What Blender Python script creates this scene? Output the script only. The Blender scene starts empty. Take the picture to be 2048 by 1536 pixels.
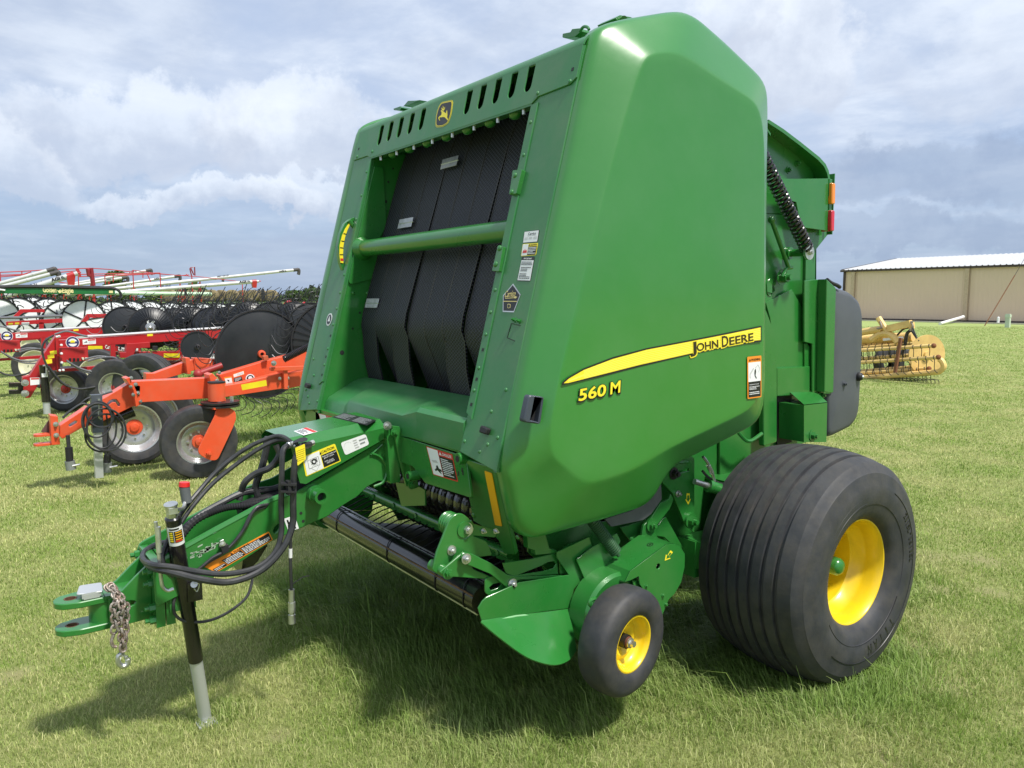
import bpy, math, random
import numpy as np
from mathutils import Vector, Matrix
R = math.radians
random.seed(7); rng = np.random.default_rng(7)
S = bpy.context.scene; COL = S.collection

# ------------------------------------------------------------------ camera
CX, CY, FPX = 1024.0, 768.0, 1555.0
CAM = Vector((3.04, -2.99, 1.625))
VX, VY = -110.0, 600.0                       # where lines across the machine meet in the photograph
pit = math.atan((CY-VY)/FPX)
_d = Vector((VX-CX, VY-CY, FPX)).normalized()
_Xc = -_d; _Zc = Vector((0, -math.cos(pit), -math.sin(pit))); _Yc = _Zc.cross(_Xc)
RW = Matrix((_Xc, _Yc, _Zc))                 # rows: world axes in camera coordinates (x right, y down, z forward)
cd = bpy.data.cameras.new('camera'); camo = bpy.data.objects.new('camera', cd); COL.objects.link(camo)
right = Vector((_Xc.x, _Yc.x, _Zc.x)); down = Vector((_Xc.y, _Yc.y, _Zc.y)); fwd = Vector((_Xc.z, _Yc.z, _Zc.z))
mw = Matrix((( right.x, -down.x, -fwd.x, CAM.x), (right.y, -down.y, -fwd.y, CAM.y), (right.z, -down.z, -fwd.z, CAM.z), (0,0,0,1)))
camo.matrix_world = mw
cd.sensor_width = 36; cd.lens = 36*FPX/2048; cd.clip_start = .05; cd.clip_end = 5000
S.camera = camo
S.render.resolution_x = 1024; S.render.resolution_y = 768

# ------------------------------------------------------------------ light and sky
SUN = Vector((0.57, 0.14, 1.0)).normalized()
sl = bpy.data.lights.new('sun', 'SUN'); sl.energy = 4.1; sl.angle = R(5); sl.color = (1, .955, .88)
so = bpy.data.objects.new('sun', sl); COL.objects.link(so)
so.rotation_euler = SUN.to_track_quat('Z', 'Y').to_euler()
S.view_settings.view_transform = 'Standard'; S.view_settings.look = 'None'
S.view_settings.exposure = 0.37; S.view_settings.gamma = 1

W = bpy.data.worlds.new('World'); S.world = W; W.use_nodes = True
def build_sky():
    nt = W.node_tree; N = nt.nodes; L = nt.links; N.clear()
    def n(t, **k):
        x = N.new(t)
        for a, b in k.items(): setattr(x, a, b)
        return x
    def val(x, i, v): x.inputs[i].default_value = v
    def M(op, a, b=None, c=None, clamp=False):
        m = n('ShaderNodeMath', operation=op); m.use_clamp = clamp
        for i, q in enumerate((a, b, c)):
            if q is None: continue
            if isinstance(q, (int, float)): m.inputs[i].default_value = q
            else: L.new(q, m.inputs[i])
        return m.outputs[0]
    def MR(x, a, b, c=0., d=1.):
        m = n('ShaderNodeMapRange', interpolation_type='SMOOTHSTEP'); L.new(x, m.inputs[0])
        for i, v in enumerate((a, b, c, d)): m.inputs[i+1].default_value = v
        return m.outputs[0]
    def MIX(f, a, b):
        m = n('ShaderNodeMix', data_type='RGBA')
        if isinstance(f, (int, float)): m.inputs[0].default_value = f
        else: L.new(f, m.inputs[0])
        for i, q in ((6, a), (7, b)):
            if isinstance(q, tuple): m.inputs[i].default_value = (*q, 1)
            else: L.new(q, m.inputs[i])
        return m.outputs[2]
    def NOISE(vec, sc, det=6, rough=.55, dist=0.):
        m = n('ShaderNodeTexNoise'); L.new(vec, m.inputs['Vector'])
        m.inputs['Scale'].default_value = sc; m.inputs['Detail'].default_value = det
        m.inputs['Roughness'].default_value = rough; m.inputs['Distortion'].default_value = dist
        return m
    sky = n('ShaderNodeTexSky', sky_type='NISHITA'); sky.sun_disc = False
    sky.sun_elevation = math.asin(SUN.z); sky.sun_rotation = math.atan2(SUN.x, SUN.y)
    sky.air_density = 1.0; sky.dust_density = 1.2; sky.ozone_density = 1.5
    tc = n('ShaderNodeTexCoord'); sp = n('ShaderNodeSeparateXYZ'); L.new(tc.outputs['Generated'], sp.inputs[0])
    x, y, z = sp.outputs
    zz = M('MAXIMUM', z, 0.0)
    den = M('ADD', zz, .12)
    cp = n('ShaderNodeCombineXYZ'); L.new(M('DIVIDE', x, den), cp.inputs[0]); L.new(M('DIVIDE', y, den), cp.inputs[1]); val(cp, 2, 3.7)
    el = M('ARCSINE', z); az = M('ARCTAN2', x, y)
    wob = NOISE(tc.outputs['Generated'], 7., 9, .62)
    ws = n('ShaderNodeSeparateColor'); L.new(wob.outputs['Color'], ws.inputs[0])
    azd = M('ADD', az, M('MULTIPLY', M('SUBTRACT', ws.outputs[0], .5), .34))
    eld = M('ADD', el, M('MULTIPLY', M('SUBTRACT', ws.outputs[1], .5), .20))
    # high thin veil
    v1 = NOISE(cp.outputs[0], .55, 9, .6, .4).outputs[0]
    v2 = NOISE(cp.outputs[0], 1.9, 8, .6, .2).outputs[0]
    veil = MR(M('ADD', M('MULTIPLY', v1, .65), M('MULTIPLY', v2, .35)), .36, .60)
    veilc = MIX(MR(v2, .38, .64), (4.7, 5.35, 6.5), (5.9, 6.5, 7.4))
    K = MR(zz, 0, .30)
    base = MIX(K, (2.5, 3.35, 4.95), (3.8, 4.6, 6.2))     # hazy air, bluer and darker towards the horizon
    base = MIX(.78, sky.outputs[0], base)
    c = MIX(M('MULTIPLY', veil, MR(zz, .05, .25, .25, .95)), base, veilc)
    # grey-blue broken deck, low
    low = MR(NOISE(cp.outputs[0], .42, 9, .58, .3).outputs[0], .48, .62)
    c = MIX(M('MULTIPLY', low, .55), c, (3.1, 3.75, 5.0))
    # cumulus: azimuth, elevation, half widths (degrees), strength
    blobs = [(-34.0, 15.5, 5.5, 5.5, 1.0), (-39, 18., 3.5, 4.5, .8), (-79, 11.0, 10, 3.6, .85), (-89, 8.0, 7, 3.0, .75), (-69, 10.8, 7, 4.2, .9),
             (-74, 6.6, 11, 1.5, .75), (-64, 7.0, 9, 1.8, .6), (-24, 8.0, 14, 2.8, -.8), (-30, 3.8, 18, 1.9, -.8), (-18, 14, 12, 4, .5), (20, 22, 30, 9, .9), (80, 25, 40, 10, .8), (150, 20, 40, 9, .9), (-140, 18, 30, 8, .9)]
    det = NOISE(tc.outputs['Generated'], 16., 8, .6).outputs[0]
    for a, e, wa, we, st in blobs:
        dx = M('DIVIDE', M('SUBTRACT', azd, R(a)), R(wa)); dy = M('DIVIDE', M('SUBTRACT', eld, R(e)), R(we))
        dy2 = M('MULTIPLY', dy, M('ADD', 1.0, M('MULTIPLY', M('LESS_THAN', dy, 0), .35)))
        rr = M('SQRT', M('ADD', M('MULTIPLY', dx, dx), M('MULTIPLY', dy2, dy2)))
        m = MR(rr, .74, 1.06, 1, 0)
        if st > 0:
            lit = MR(M('ADD', dy, M('MULTIPLY', M('SUBTRACT', det, .5), 2.2)), -.6, .85)
            cc = MIX(lit, (4.4, 4.9, 5.9), (6.7, 7.2, 7.9))
        else: cc = MIX(MR(det, .4, .6), (2.5, 3.15, 4.4), (3.0, 3.7, 4.9))
        c = MIX(M('MULTIPLY', m, abs(st)*.75), c, cc)
    lo = MR(zz, 0, .035, .35, 0)
    c = MIX(lo, c, (2.2, 3.05, 4.5))
    bg = n('ShaderNodeBackground'); L.new(c, bg.inputs[0]); bg.inputs[1].default_value = .11
    out = n('ShaderNodeOutputWorld'); L.new(bg.outputs[0], out.inputs[0])
build_sky()
W.cycles.sampling_method = 'MANUAL'; W.cycles.sample_map_resolution = 512

# ------------------------------------------------------------------ pixel rays and planes (used to read real positions off the photograph)
def ray(px, py):
    v = Vector((px-CX, py-CY, FPX)); return right*v.x + down*v.y + fwd*v.z
class Plane:
    def __init__(s, n, off, u):
        s.n = Vector(n); k = s.n.length; s.n /= k; s.off = off/k
        s.u = Vector(u).normalized(); s.v = s.n.cross(s.u); s.o = s.n*s.off
    def p(s, px, py):
        d = ray(px, py); t = (s.off - s.n.dot(CAM))/s.n.dot(d); return CAM + d*t
    def uv(s, px, py):
        q = s.p(px, py) - s.o; return (q.dot(s.u), q.dot(s.v))
    def at(s, u, v, w=0): return s.o + s.u*u + s.v*v + s.n*w
    def shift(s, w): return Plane(s.n, s.off+w, s.u)
def PX(x): return Plane((1,0,0), x, (0,1,0))       # u = Y, v = Z
def PXn(x): return Plane((-1,0,0), -x, (0,-1,0))
def PY(y): return Plane((0,-1,0), -y, (1,0,0))     # u = X, v = Z
def PZ(z): return Plane((0,0,1), z, (1,0,0))

# ------------------------------------------------------------------ materials
MATS = {}
def mat(name, col, rough=.5, metal=0., coat=0., var=.12, vs=6., bump=0., bs=60., dirt=None, da=.0, ds=3., spec=.5, tr=0.):
    if name in MATS: return MATS[name]
    m = bpy.data.materials.new(name); m.use_nodes = True; nt = m.node_tree; N = nt.nodes; L = nt.links
    b = N['Principled BSDF']
    tc = N.new('ShaderNodeTexCoord')
    no = N.new('ShaderNodeTexNoise'); no.inputs['Scale'].default_value = vs; no.inputs['Detail'].default_value = 6; L.new(tc.outputs['Object'], no.inputs['Vector'])
    mr = N.new('ShaderNodeMapRange'); L.new(no.outputs[0], mr.inputs[0])
    mr.inputs[1].default_value = .3; mr.inputs[2].default_value = .7; mr.inputs[3].default_value = 1-var; mr.inputs[4].default_value = 1+var
    mx = N.new('ShaderNodeMix'); mx.data_type = 'RGBA'; mx.blend_type = 'MULTIPLY'; mx.inputs[0].default_value = 1
    mx.inputs[6].default_value = (*col, 1); L.new(mr.outputs[0], mx.inputs[7]); out = mx.outputs[2]
    if dirt:
        n2 = N.new('ShaderNodeTexNoise'); n2.inputs['Scale'].default_value = ds; n2.inputs['Detail'].default_value = 9; n2.inputs['Roughness'].default_value = .68
        L.new(tc.outputs['Object'], n2.inputs['Vector'])
        r2 = N.new('ShaderNodeMapRange'); L.new(n2.outputs[0], r2.inputs[0]); r2.inputs[1].default_value = .42; r2.inputs[2].default_value = .72
        r2.inputs[3].default_value = 0; r2.inputs[4].default_value = da
        m3 = N.new('ShaderNodeMix'); m3.data_type = 'RGBA'; L.new(r2.outputs[0], m3.inputs[0]); L.new(out, m3.inputs[6]); m3.inputs[7].default_value = (*dirt, 1)
        out = m3.outputs[2]
    L.new(out, b.inputs['Base Color'])
    rr = N.new('ShaderNodeMapRange'); L.new(no.outputs[0], rr.inputs[0]); rr.inputs[1].default_value = .3; rr.inputs[2].default_value = .7
    rr.inputs[3].default_value = max(.02, rough-.06); rr.inputs[4].default_value = min(1, rough+.06); L.new(rr.outputs[0], b.inputs['Roughness'])
    b.inputs['Metallic'].default_value = metal; b.inputs['Specular IOR Level'].default_value = spec
    if coat: b.inputs['Coat Weight'].default_value = coat; b.inputs['Coat Roughness'].default_value = .16
    if tr: b.inputs['Transmission Weight'].default_value = tr
    if bump:
        n4 = N.new('ShaderNodeTexNoise'); n4.inputs['Scale'].default_value = bs; n4.inputs['Detail'].default_value = 5; L.new(tc.outputs['Object'], n4.inputs['Vector'])
        bp = N.new('ShaderNodeBump'); bp.inputs['Strength'].default_value = bump; bp.inputs['Distance'].default_value = .01
        L.new(n4.outputs[0], bp.inputs['Height']); L.new(bp.outputs[0], b.inputs['Normal'])
    MATS[name] = m; return m
GREEN = mat('green_paint', (.019, .165, .026), .30, coat=.45, var=.05, vs=2.5, bump=.012, bs=25, dirt=(.16,.22,.12), da=.12, ds=7)
GPANEL = mat('green_moulded_panel', (.027, .192, .025), .34, coat=.6, var=.05, vs=1.6, bump=.40, bs=1.9, dirt=(.10,.24,.10), da=.22, ds=2.2)
GDUST = mat('dusty_green_paint', (.026, .17, .045), .42, coat=.2, var=.08, vs=3, bump=.03, bs=30, dirt=(.16,.2,.12), da=.28, ds=5)
YEL = mat('yellow_paint', (.80, .55, .008), .35, coat=.3, var=.05, vs=5, dirt=(.35,.24,.05), da=.25, ds=9)
YDEC = mat('yellow_decal', (.85, .70, .03), .4, var=.03)
AMBER = mat('amber_reflector', (.85, .42, .01), .3, var=.05)
ORDEC = mat('orange_decal', (.85, .27, .02), .45, var=.03)
REDDEC = mat('red_decal', (.55, .03, .02), .45, var=.03)
WHITE = mat('white_decal', (.76, .77, .78), .45, var=.04)
BLK = mat('black_decal', (.012, .012, .013), .4, var=.05)
RUB = mat('black_tyre_rubber', (.034, .036, .041), .58, var=.2, vs=14, bump=.07, bs=60, dirt=(.10,.088,.07), da=.42, ds=10, spec=.4)
HOSE = mat('black_hose_rubber', (.022, .023, .026), .45, var=.15, vs=20, dirt=(.14,.14,.14), da=.25, ds=14)
BPLA = mat('black_gloss_paint', (.008, .008, .010), .22, coat=.5, var=.1, dirt=(.10,.07,.04), da=.12, ds=12)
BLACKM = mat('matt_black', (.014, .014, .016), .6, var=.15)
GREYP = mat('dark_grey_plastic', (.062, .070, .084), .46, var=.06, vs=3, bump=.04, bs=120, dirt=(.2,.2,.2), da=.15, ds=3)
ZINC = mat('zinc_plated_steel', (.62, .63, .62), .35, metal=.9, var=.15, vs=30, dirt=(.35,.36,.33), da=.4, ds=12)
GALV = mat('galvanised_steel', (.60, .62, .63), .42, metal=.55, var=.10, vs=5, dirt=(.32,.33,.34), da=.35, ds=2.5)
RUSTY = mat('rusty_chain_steel', (.34, .31, .28), .5, metal=.6, var=.3, vs=60, dirt=(.24,.10,.04), da=.75, ds=45, bump=.3, bs=200)
DARKST = mat('dark_steel', (.05, .05, .055), .4, metal=.7, var=.2, vs=20, dirt=(.12,.07,.04), da=.3, ds=25)
ORANGE = mat('orange_red_paint', (.72, .085, .028), .38, coat=.3, var=.10, vs=3, dirt=(.5,.2,.12), da=.3, ds=5)
REDP = mat('red_paint', (.42, .014, .018), .35, coat=.3, var=.1, vs=2, dirt=(.3,.1,.08), da=.2, ds=3)
SILV = mat('silver_rim_paint', (.55, .56, .56), .35, metal=.6, var=.1, vs=10, dirt=(.3,.25,.2), da=.35, ds=8)
CREAM = mat('cream_rim_paint', (.72, .70, .52), .5, var=.08)
AMBL = mat('amber_lens', (.85, .25, .01), .15, coat=.6, var=.03)
REDL = mat('red_lens', (.60, .012, .03), .15, coat=.6, var=.03)
GOLD = mat('faded_yellow_paint', (.80, .56, .20), .5, var=.15, vs=3, dirt=(.3,.14,.06), da=.45, ds=6)
BPLAST = mat('glossy_black_plastic', (.010, .011, .014), .22, coat=.5, var=.1)
BDISC = mat('black_rubber_disc', (.016, .018, .021), .38, var=.2, vs=3, dirt=(.06,.06,.06), da=.3, ds=2)
WDISC = mat('white_plastic_disc', (.78, .80, .82), .5, var=.04, vs=2, dirt=(.5,.5,.48), da=.3, ds=3)
TANW = mat('tan_sheet_metal', (.62, .50, .35), .6, var=.03, vs=.3)
TINE = mat('spring_steel_wire', (.045, .045, .05), .35, metal=.6, var=.2)

# ------------------------------------------------------------------ mesh builder
def _curve_mesh(cu):
    o = bpy.data.objects.new('tmp', cu); me = o.to_mesh()
    vs = [v.co.copy() for v in me.vertices]; fs = [tuple(p.vertices) for p in me.polygons]
    o.to_mesh_clear(); bpy.data.objects.remove(o); bpy.data.curves.remove(cu); return vs, fs
def fillet(pts, r, n=4):
    if r <= 0: return list(pts)
    out = []; k = len(pts)
    for i in range(k):
        a, b, c = Vector(pts[i-1]), Vector(pts[i]), Vector(pts[(i+1) % k])
        d1, d2 = a-b, c-b; l = min(r, d1.length*.45, d2.length*.45)
        if d1.length < 1e-9 or d2.length < 1e-9 or l < 1e-6 or d1.normalized().dot(d2.normalized()) < -.985: out.append(tuple(b)); continue
        p0 = b + d1.normalized()*l; p2 = b + d2.normalized()*l
        for j in range(n+1):
            t = j/n; q = p0*(1-t)**2 + b*2*t*(1-t) + p2*t*t; out.append((q.x, q.y))
    return out
def circle(c, r, n=20): return [(c[0]+r*math.cos(2*math.pi*i/n), c[1]+r*math.sin(2*math.pi*i/n)) for i in range(n)]
def spline(pts, sub=6):
    P = [Vector(p) for p in pts]
    if len(P) < 3: return P
    out = []
    for i in range(len(P)-1):
        p0 = P[i-1] if i else P[0]*2-P[1]; p1, p2 = P[i], P[i+1]; p3 = P[i+2] if i+2 < len(P) else P[-1]*2-P[-2]
        for j in range(sub):
            t = j/sub
            out.append(.5*((2*p1)+(p2-p0)*t+(2*p0-5*p1+4*p2-p3)*t*t+(3*p1-p0-3*p2+p3)*t**3))
    return out+[P[-1]]
class MB:
    def __init__(s, *mats): s.v = []; s.f = []; s.fm = []; s.mats = list(mats); s.k = 0
    def use(s, m):
        if m not in s.mats: s.mats.append(m)
        s.k = s.mats.index(m); return s
    def add(s, vs, fs):
        o = len(s.v); s.v += [tuple(v) for v in vs]; s.f += [tuple(i+o for i in f) for f in fs]; s.fm += [s.k]*len(fs); return s
    def plate(s, pl, pts, th=.006, holes=(), r=0., lift=0., bev=.0012, uv=False, rh=None):
        P = [tuple(p) if uv else pl.uv(*p) for p in pts]
        cu = bpy.data.curves.new('c', 'CURVE'); cu.dimensions = '2D'; cu.fill_mode = 'BOTH'
        H = [([tuple(p) if (uv or rh) else pl.uv(*p) for p in h]) for h in holes]
        for k, lp in enumerate([fillet(P, r)] + H):
            sp = cu.splines.new('POLY'); sp.points.add(len(lp)-1); sp.use_cyclic_u = True
            for i, q in enumerate(lp): sp.points[i].co = (q[0], q[1], 0, 1)
        b = min(bev, th*.3); cu.extrude = max(th/2-b, 1e-5)
        if b > 3e-4: cu.bevel_depth = b; cu.offset = -b; cu.bevel_resolution = 0
        vs, fs = _curve_mesh(cu); w = lift - th/2
        return s.add([pl.at(q.x, q.y, q.z+w) for q in vs], fs)
    def text(s, pl, body, a, b, h=None, lift=.001, th=.0006, shear=0., bold=0., uv=False, flat=False):
        A = Vector(a if uv else pl.uv(*a)); B = Vector(b if uv else pl.uv(*b)); d = B-A; L_ = d.length; d.normalize(); n = Vector((-d.y, d.x))
        cu = bpy.data.curves.new('t', 'FONT'); cu.body = body; cu.size = 1; cu.extrude = .0; cu.shear = shear; cu.offset = bold; cu.resolution_u = 3
        cu.extrude = .5
        vs, fs = _curve_mesh(cu)
        x0 = min(v.x for v in vs); x1 = max(v.x for v in vs); sx = L_/(x1-x0)
        y1 = max(v.y for v in vs); y0 = min(0, min(v.y for v in vs)) if False else 0
        sy = (h/y1) if h else sx
        if h and not uv and h > 1: sy = sx
        out = []
        for v in vs:
            q = A + d*((v.x-x0)*sx) + n*(v.y*sy); out.append(pl.at(q.x, q.y, lift+(v.z-.5)*th))
        return s.add(out, fs)
    def box(s, c, size, M=None):
        vs = [Vector((x*size[0]/2, y*size[1]/2, z*size[2]/2)) for x in (-1,1) for y in (-1,1) for z in (-1,1)]
        if M: vs = [M @ v for v in vs]
        fs = [(0,1,3,2),(4,6,7,5),(0,4,5,1),(2,3,7,6),(0,2,6,4),(1,5,7,3)]
        return s.add([v+Vector(c) for v in vs], fs)
    def beam(s, a, b, w, h, up=(0,0,1), c=0.):
        a, b = Vector(a), Vector(b); d = (b-a).normalized(); sd = d.cross(Vector(up)).normalized(); u = sd.cross(d)
        vs = []
        ch = [(-1,-1),(1,-1),(1,1),(-1,1)] if not c else [(-1+c,-1),(1-c,-1),(1,-1+c),(1,1-c),(1-c,1),(-1+c,1),(-1,1-c),(-1,-1+c)]
        for p in (a, b):
            for x, y in ch: vs.append(p + sd*x*w/2 + u*y*h/2)
        n = len(ch)
        fs = [(i, (i+1) % n, n+(i+1) % n, n+i) for i in range(n)] + [tuple(range(n))[::-1], tuple(range(n, 2*n))]
        return s.add(vs, fs)
    def cyl(s, a, b, r, r2=None, n=16, caps=True):
        a, b = Vector(a), Vector(b); r2 = r if r2 is None else r2; d = (b-a).normalized()
        u = d.orthogonal().normalized(); w = d.cross(u); vs = []
        for p, q in ((a, r), (b, r2)):
            for i in range(n):
                t = 2*math.pi*i/n; vs.append(p + (u*math.cos(t)+w*math.sin(t))*q)
        fs = [(i, (i+1) % n, n+(i+1) % n, n+i) for i in range(n)]
        if caps: fs += [tuple(range(n))[::-1], tuple(range(n, 2*n))]
        return s.add(vs, fs)
    def pipe(s, a, b, r, ri, n=24):
        a, b = Vector(a), Vector(b); d = (b-a).normalized(); return s.rev([(0, ri), (0, r), ((b-a).length, r), ((b-a).length, ri), (0, ri)], a, d, n)
    def tube(s, pts, r, n=8, sm=6, caps=True, ridge=0.):
        P = spline(pts, sm) if sm else [Vector(p) for p in pts]
        if ridge:
            tot = []; 
            for i in range(len(P)-1):
                m = max(1, int((P[i+1]-P[i]).length/.004)); tot += [P[i].lerp(P[i+1], j/m) for j in range(m)]
            P = tot+[P[-1]]
        vs = []; u = None
        for i, p in enumerate(P):
            d = (P[min(i+1, len(P)-1)]-P[max(i-1, 0)])
            d = d.normalized() if d.length > 1e-9 else Vector((0,0,1))
            u = (u - d*u.dot(d)) if u is not None else d.orthogonal()
            u = u.normalized() if u.length > 1e-6 else d.orthogonal().normalized()
            w = d.cross(u); rr = r*(1+ridge*(1 if i % 2 else -1)) if ridge else (r[min(i, len(r)-1)] if isinstance(r, list) else r)
            for k in range(n):
                t = 2*math.pi*k/n; vs.append(p+(u*math.cos(t)+w*math.sin(t))*rr)
        fs = [(i*n+k, i*n+(k+1) % n, (i+1)*n+(k+1) % n, (i+1)*n+k) for i in range(len(P)-1) for k in range(n)]
        if caps: fs += [tuple(range(n))[::-1], tuple(range((len(P)-1)*n, len(P)*n))]
        return s.add(vs, fs)
    def rev(s, prof, c, ax=(1,0,0), n=48):          # prof: (along axis, radius)
        c = Vector(c); d = Vector(ax).normalized(); u = Vector((0,0,1)) if abs(d.z) < .9 else Vector((1,0,0)); u = (u-d*u.dot(d)).normalized(); w = d.cross(u)
        vs = []; m = len(prof)
        for i in range(n):
            t = 2*math.pi*i/n; e = u*math.cos(t)+w*math.sin(t)
            for a, r in prof: vs.append(c+d*a+e*r)
        fs = []
        for i in range(n):
            j = (i+1) % n
            for k in range(m-1): fs.append((i*m+k, j*m+k, j*m+k+1, i*m+k+1))
        return s.add(vs, fs)
    def ball(s, c, r, n=10, sc=(1,1,1)):
        prof = [(-math.cos(math.pi*i/n), math.sin(math.pi*i/n)) for i in range(n+1)]
        o = len(s.v); s.rev([(a*r, b*r) for a, b in prof], (0,0,0), (0,0,1), n*2)
        for i in range(o, len(s.v)):
            v = s.v[i]; s.v[i] = (c[0]+v[0]*sc[0], c[1]+v[1]*sc[1], c[2]+v[2]*sc[2])
        return s
    def helix(s, a, b, R_, r, turns, n=7, seg=14):
        a, b = Vector(a), Vector(b); d = (b-a).normalized(); u = d.orthogonal().normalized(); w = d.cross(u); N_ = int(turns*seg)
        P = [a.lerp(b, i/N_)+(u*math.cos(2*math.pi*i/seg)+w*math.sin(2*math.pi*i/seg))*R_ for i in range(N_+1)]
        return s.tube(P, r, n, 0)
    def bolt(s, pl, px, py, r=.012, h=.012, lift=0., washer=True, uv=False, n=6):
        s.cut()
        u, v = (px, py) if uv else pl.uv(px, py)
        if washer: s.cyl(pl.at(u, v, lift), pl.at(u, v, lift+.003), r*1.5, n=14)
        s.cyl(pl.at(u, v, lift+.003 if washer else lift), pl.at(u, v, lift+h), r, r*.92, n=n)
        s.cyl(pl.at(u, v, lift+h), pl.at(u, v, lift+h*1.5), r*.5, n=8)
        return s
    def rivet(s, pl, px, py, r=.008, lift=0., uv=False):
        u, v = (px, py) if uv else pl.uv(px, py)
        s.cyl(pl.at(u, v, lift), pl.at(u, v, lift+r*.35), r, r*.8, n=10); return s.cyl(pl.at(u, v, lift+r*.35), pl.at(u, v, lift+r*.6), r*.8, r*.35, n=10)
    def extr(s, prof, x0, x1, closed=True):          # profile (y, z) swept across the machine
        n = len(prof); vs = [(x, y, z) for x in (x0, x1) for y, z in prof]
        fs = [(i, (i+1) % n, n+(i+1) % n, n+i) for i in range(n if closed else n-1)]
        if closed: fs += [tuple(range(n))[::-1], tuple(range(n, 2*n))]
        return s.add(vs, fs)
    def cut(s): s.cuts = getattr(s, 'cuts', []) + [(len(s.v), len(s.f))]; return s
    def build_each(s, name, parent=None):
        c = [q for q in s.cuts]+[(len(s.v), len(s.f))]; o = None
        for (v0, f0), (v1, f1) in zip(c, c[1:]):
            if v1 == v0: continue
            m = MB(*s.mats); m.v = s.v[v0:v1]; m.f = [tuple(i-v0 for i in f) for f in s.f[f0:f1]]; m.fm = s.fm[f0:f1]; o = m.build(name, parent)
        return o
    def build(s, name, parent=None, sharp=35., m=None):
        me = bpy.data.meshes.new(name); me.from_pydata(s.v, [], s.f)
        for x in s.mats: me.materials.append(x)
        me.polygons.foreach_set('material_index', s.fm)
        me.validate(); me.polygons.foreach_set('use_smooth', [True]*len(me.polygons)); 
        try: me.set_sharp_from_angle(angle=R(sharp))
        except Exception: pass
        o = bpy.data.objects.new(name, me); COL.objects.link(o)
        if parent is not None:
            o.parent = parent
            if parent.type == 'EMPTY': o.matrix_parent_inverse = Matrix.Translation(-parent.location)
        return o
def thing(name, label, cat, loc=(0,0,0), group=None):
    o = bpy.data.objects.new(name, None); COL.objects.link(o); o.location = loc; o.empty_display_size = .1
    o['label'] = label; o['category'] = cat
    if group: o['group'] = group
    return o
def tag(o, label, cat, group=None):
    o['label'] = label; o['category'] = cat
    if group: o['group'] = group
    return o
def lab(o, label): o['label'] = label; return o
def struct(o): o['kind'] = 'structure'; return o
def dup(o, off, label, parent=None):
    """copy a thing with its parts and sub-parts"""
    c = o.copy(); COL.objects.link(c)
    if parent is None:
        c.location = o.location + Vector(off)
        if label: c['label'] = label
    else:
        inv = o.matrix_parent_inverse.copy(); c.parent = parent; c.matrix_parent_inverse = inv
    for ch in o.children: dup(ch, off, None, c)
    return c
class Decal:
    """a printed sticker: four photo corners TL TR BR BL on a plane; contents in its own 0..1 frame"""
    def __init__(s, pl, q, base, lift=.0016, r=.006):
        s.pl = pl; s.q = [Vector(pl.uv(*p)) for p in q]; s.mb = MB(base); s.l = lift
        s.mb.plate(pl, [tuple(v) for v in s.q], .0008, lift=lift, uv=True, r=r, bev=0); s.l = lift
    def at(s, a, b):
        tl, tr, br, bl = s.q; return tuple((tl*(1-a)+tr*a)*(1-b) + (bl*(1-a)+br*a)*b)
    def rect(s, a0, b0, a1, b1, m, lv=1):
        s.mb.use(m).plate(s.pl, [s.at(a0,b0), s.at(a1,b0), s.at(a1,b1), s.at(a0,b1)], .0004, lift=s.l+.0006*lv, uv=True, bev=0); return s
    def poly(s, pts, m, lv=2):
        s.mb.use(m).plate(s.pl, [s.at(*p) for p in pts], .0004, lift=s.l+.0006*lv, uv=True, bev=0); return s
    def text(s, body, a0, b, a1, h, m, lv=2, bold=.0):
        A = Vector(s.at(a0, b)); B = Vector(s.at(a1, b)); H = (Vector(s.at(a0, b-h))-A).length
        s.mb.use(m).text(s.pl, body, tuple(A), tuple(B), H, lift=s.l+.0006*lv, th=.0004, uv=True, bold=bold); return s
    def lines(s, a0, b0, a1, b1, n, m, lv=2, seed=1):
        rr = random.Random(seed)
        for i in range(n):
            y = b0+(b1-b0)*(i+.2)/n; h = (b1-b0)/n*.42; x = a0
            e = a1 - (a1-a0)*rr.choice([0, .05, .1, .35])
            while x < e:
                w = (a1-a0)*rr.uniform(.07, .2); x2 = min(x+w, e); s.rect(x, y, x2, y+h, m, lv); x = x2+(a1-a0)*.025
        return s
    def build(s, parent, name='warning_decal', label=None):
        o = s.mb.build(name, parent)
        if label: o['label'] = label
        return o
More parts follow.
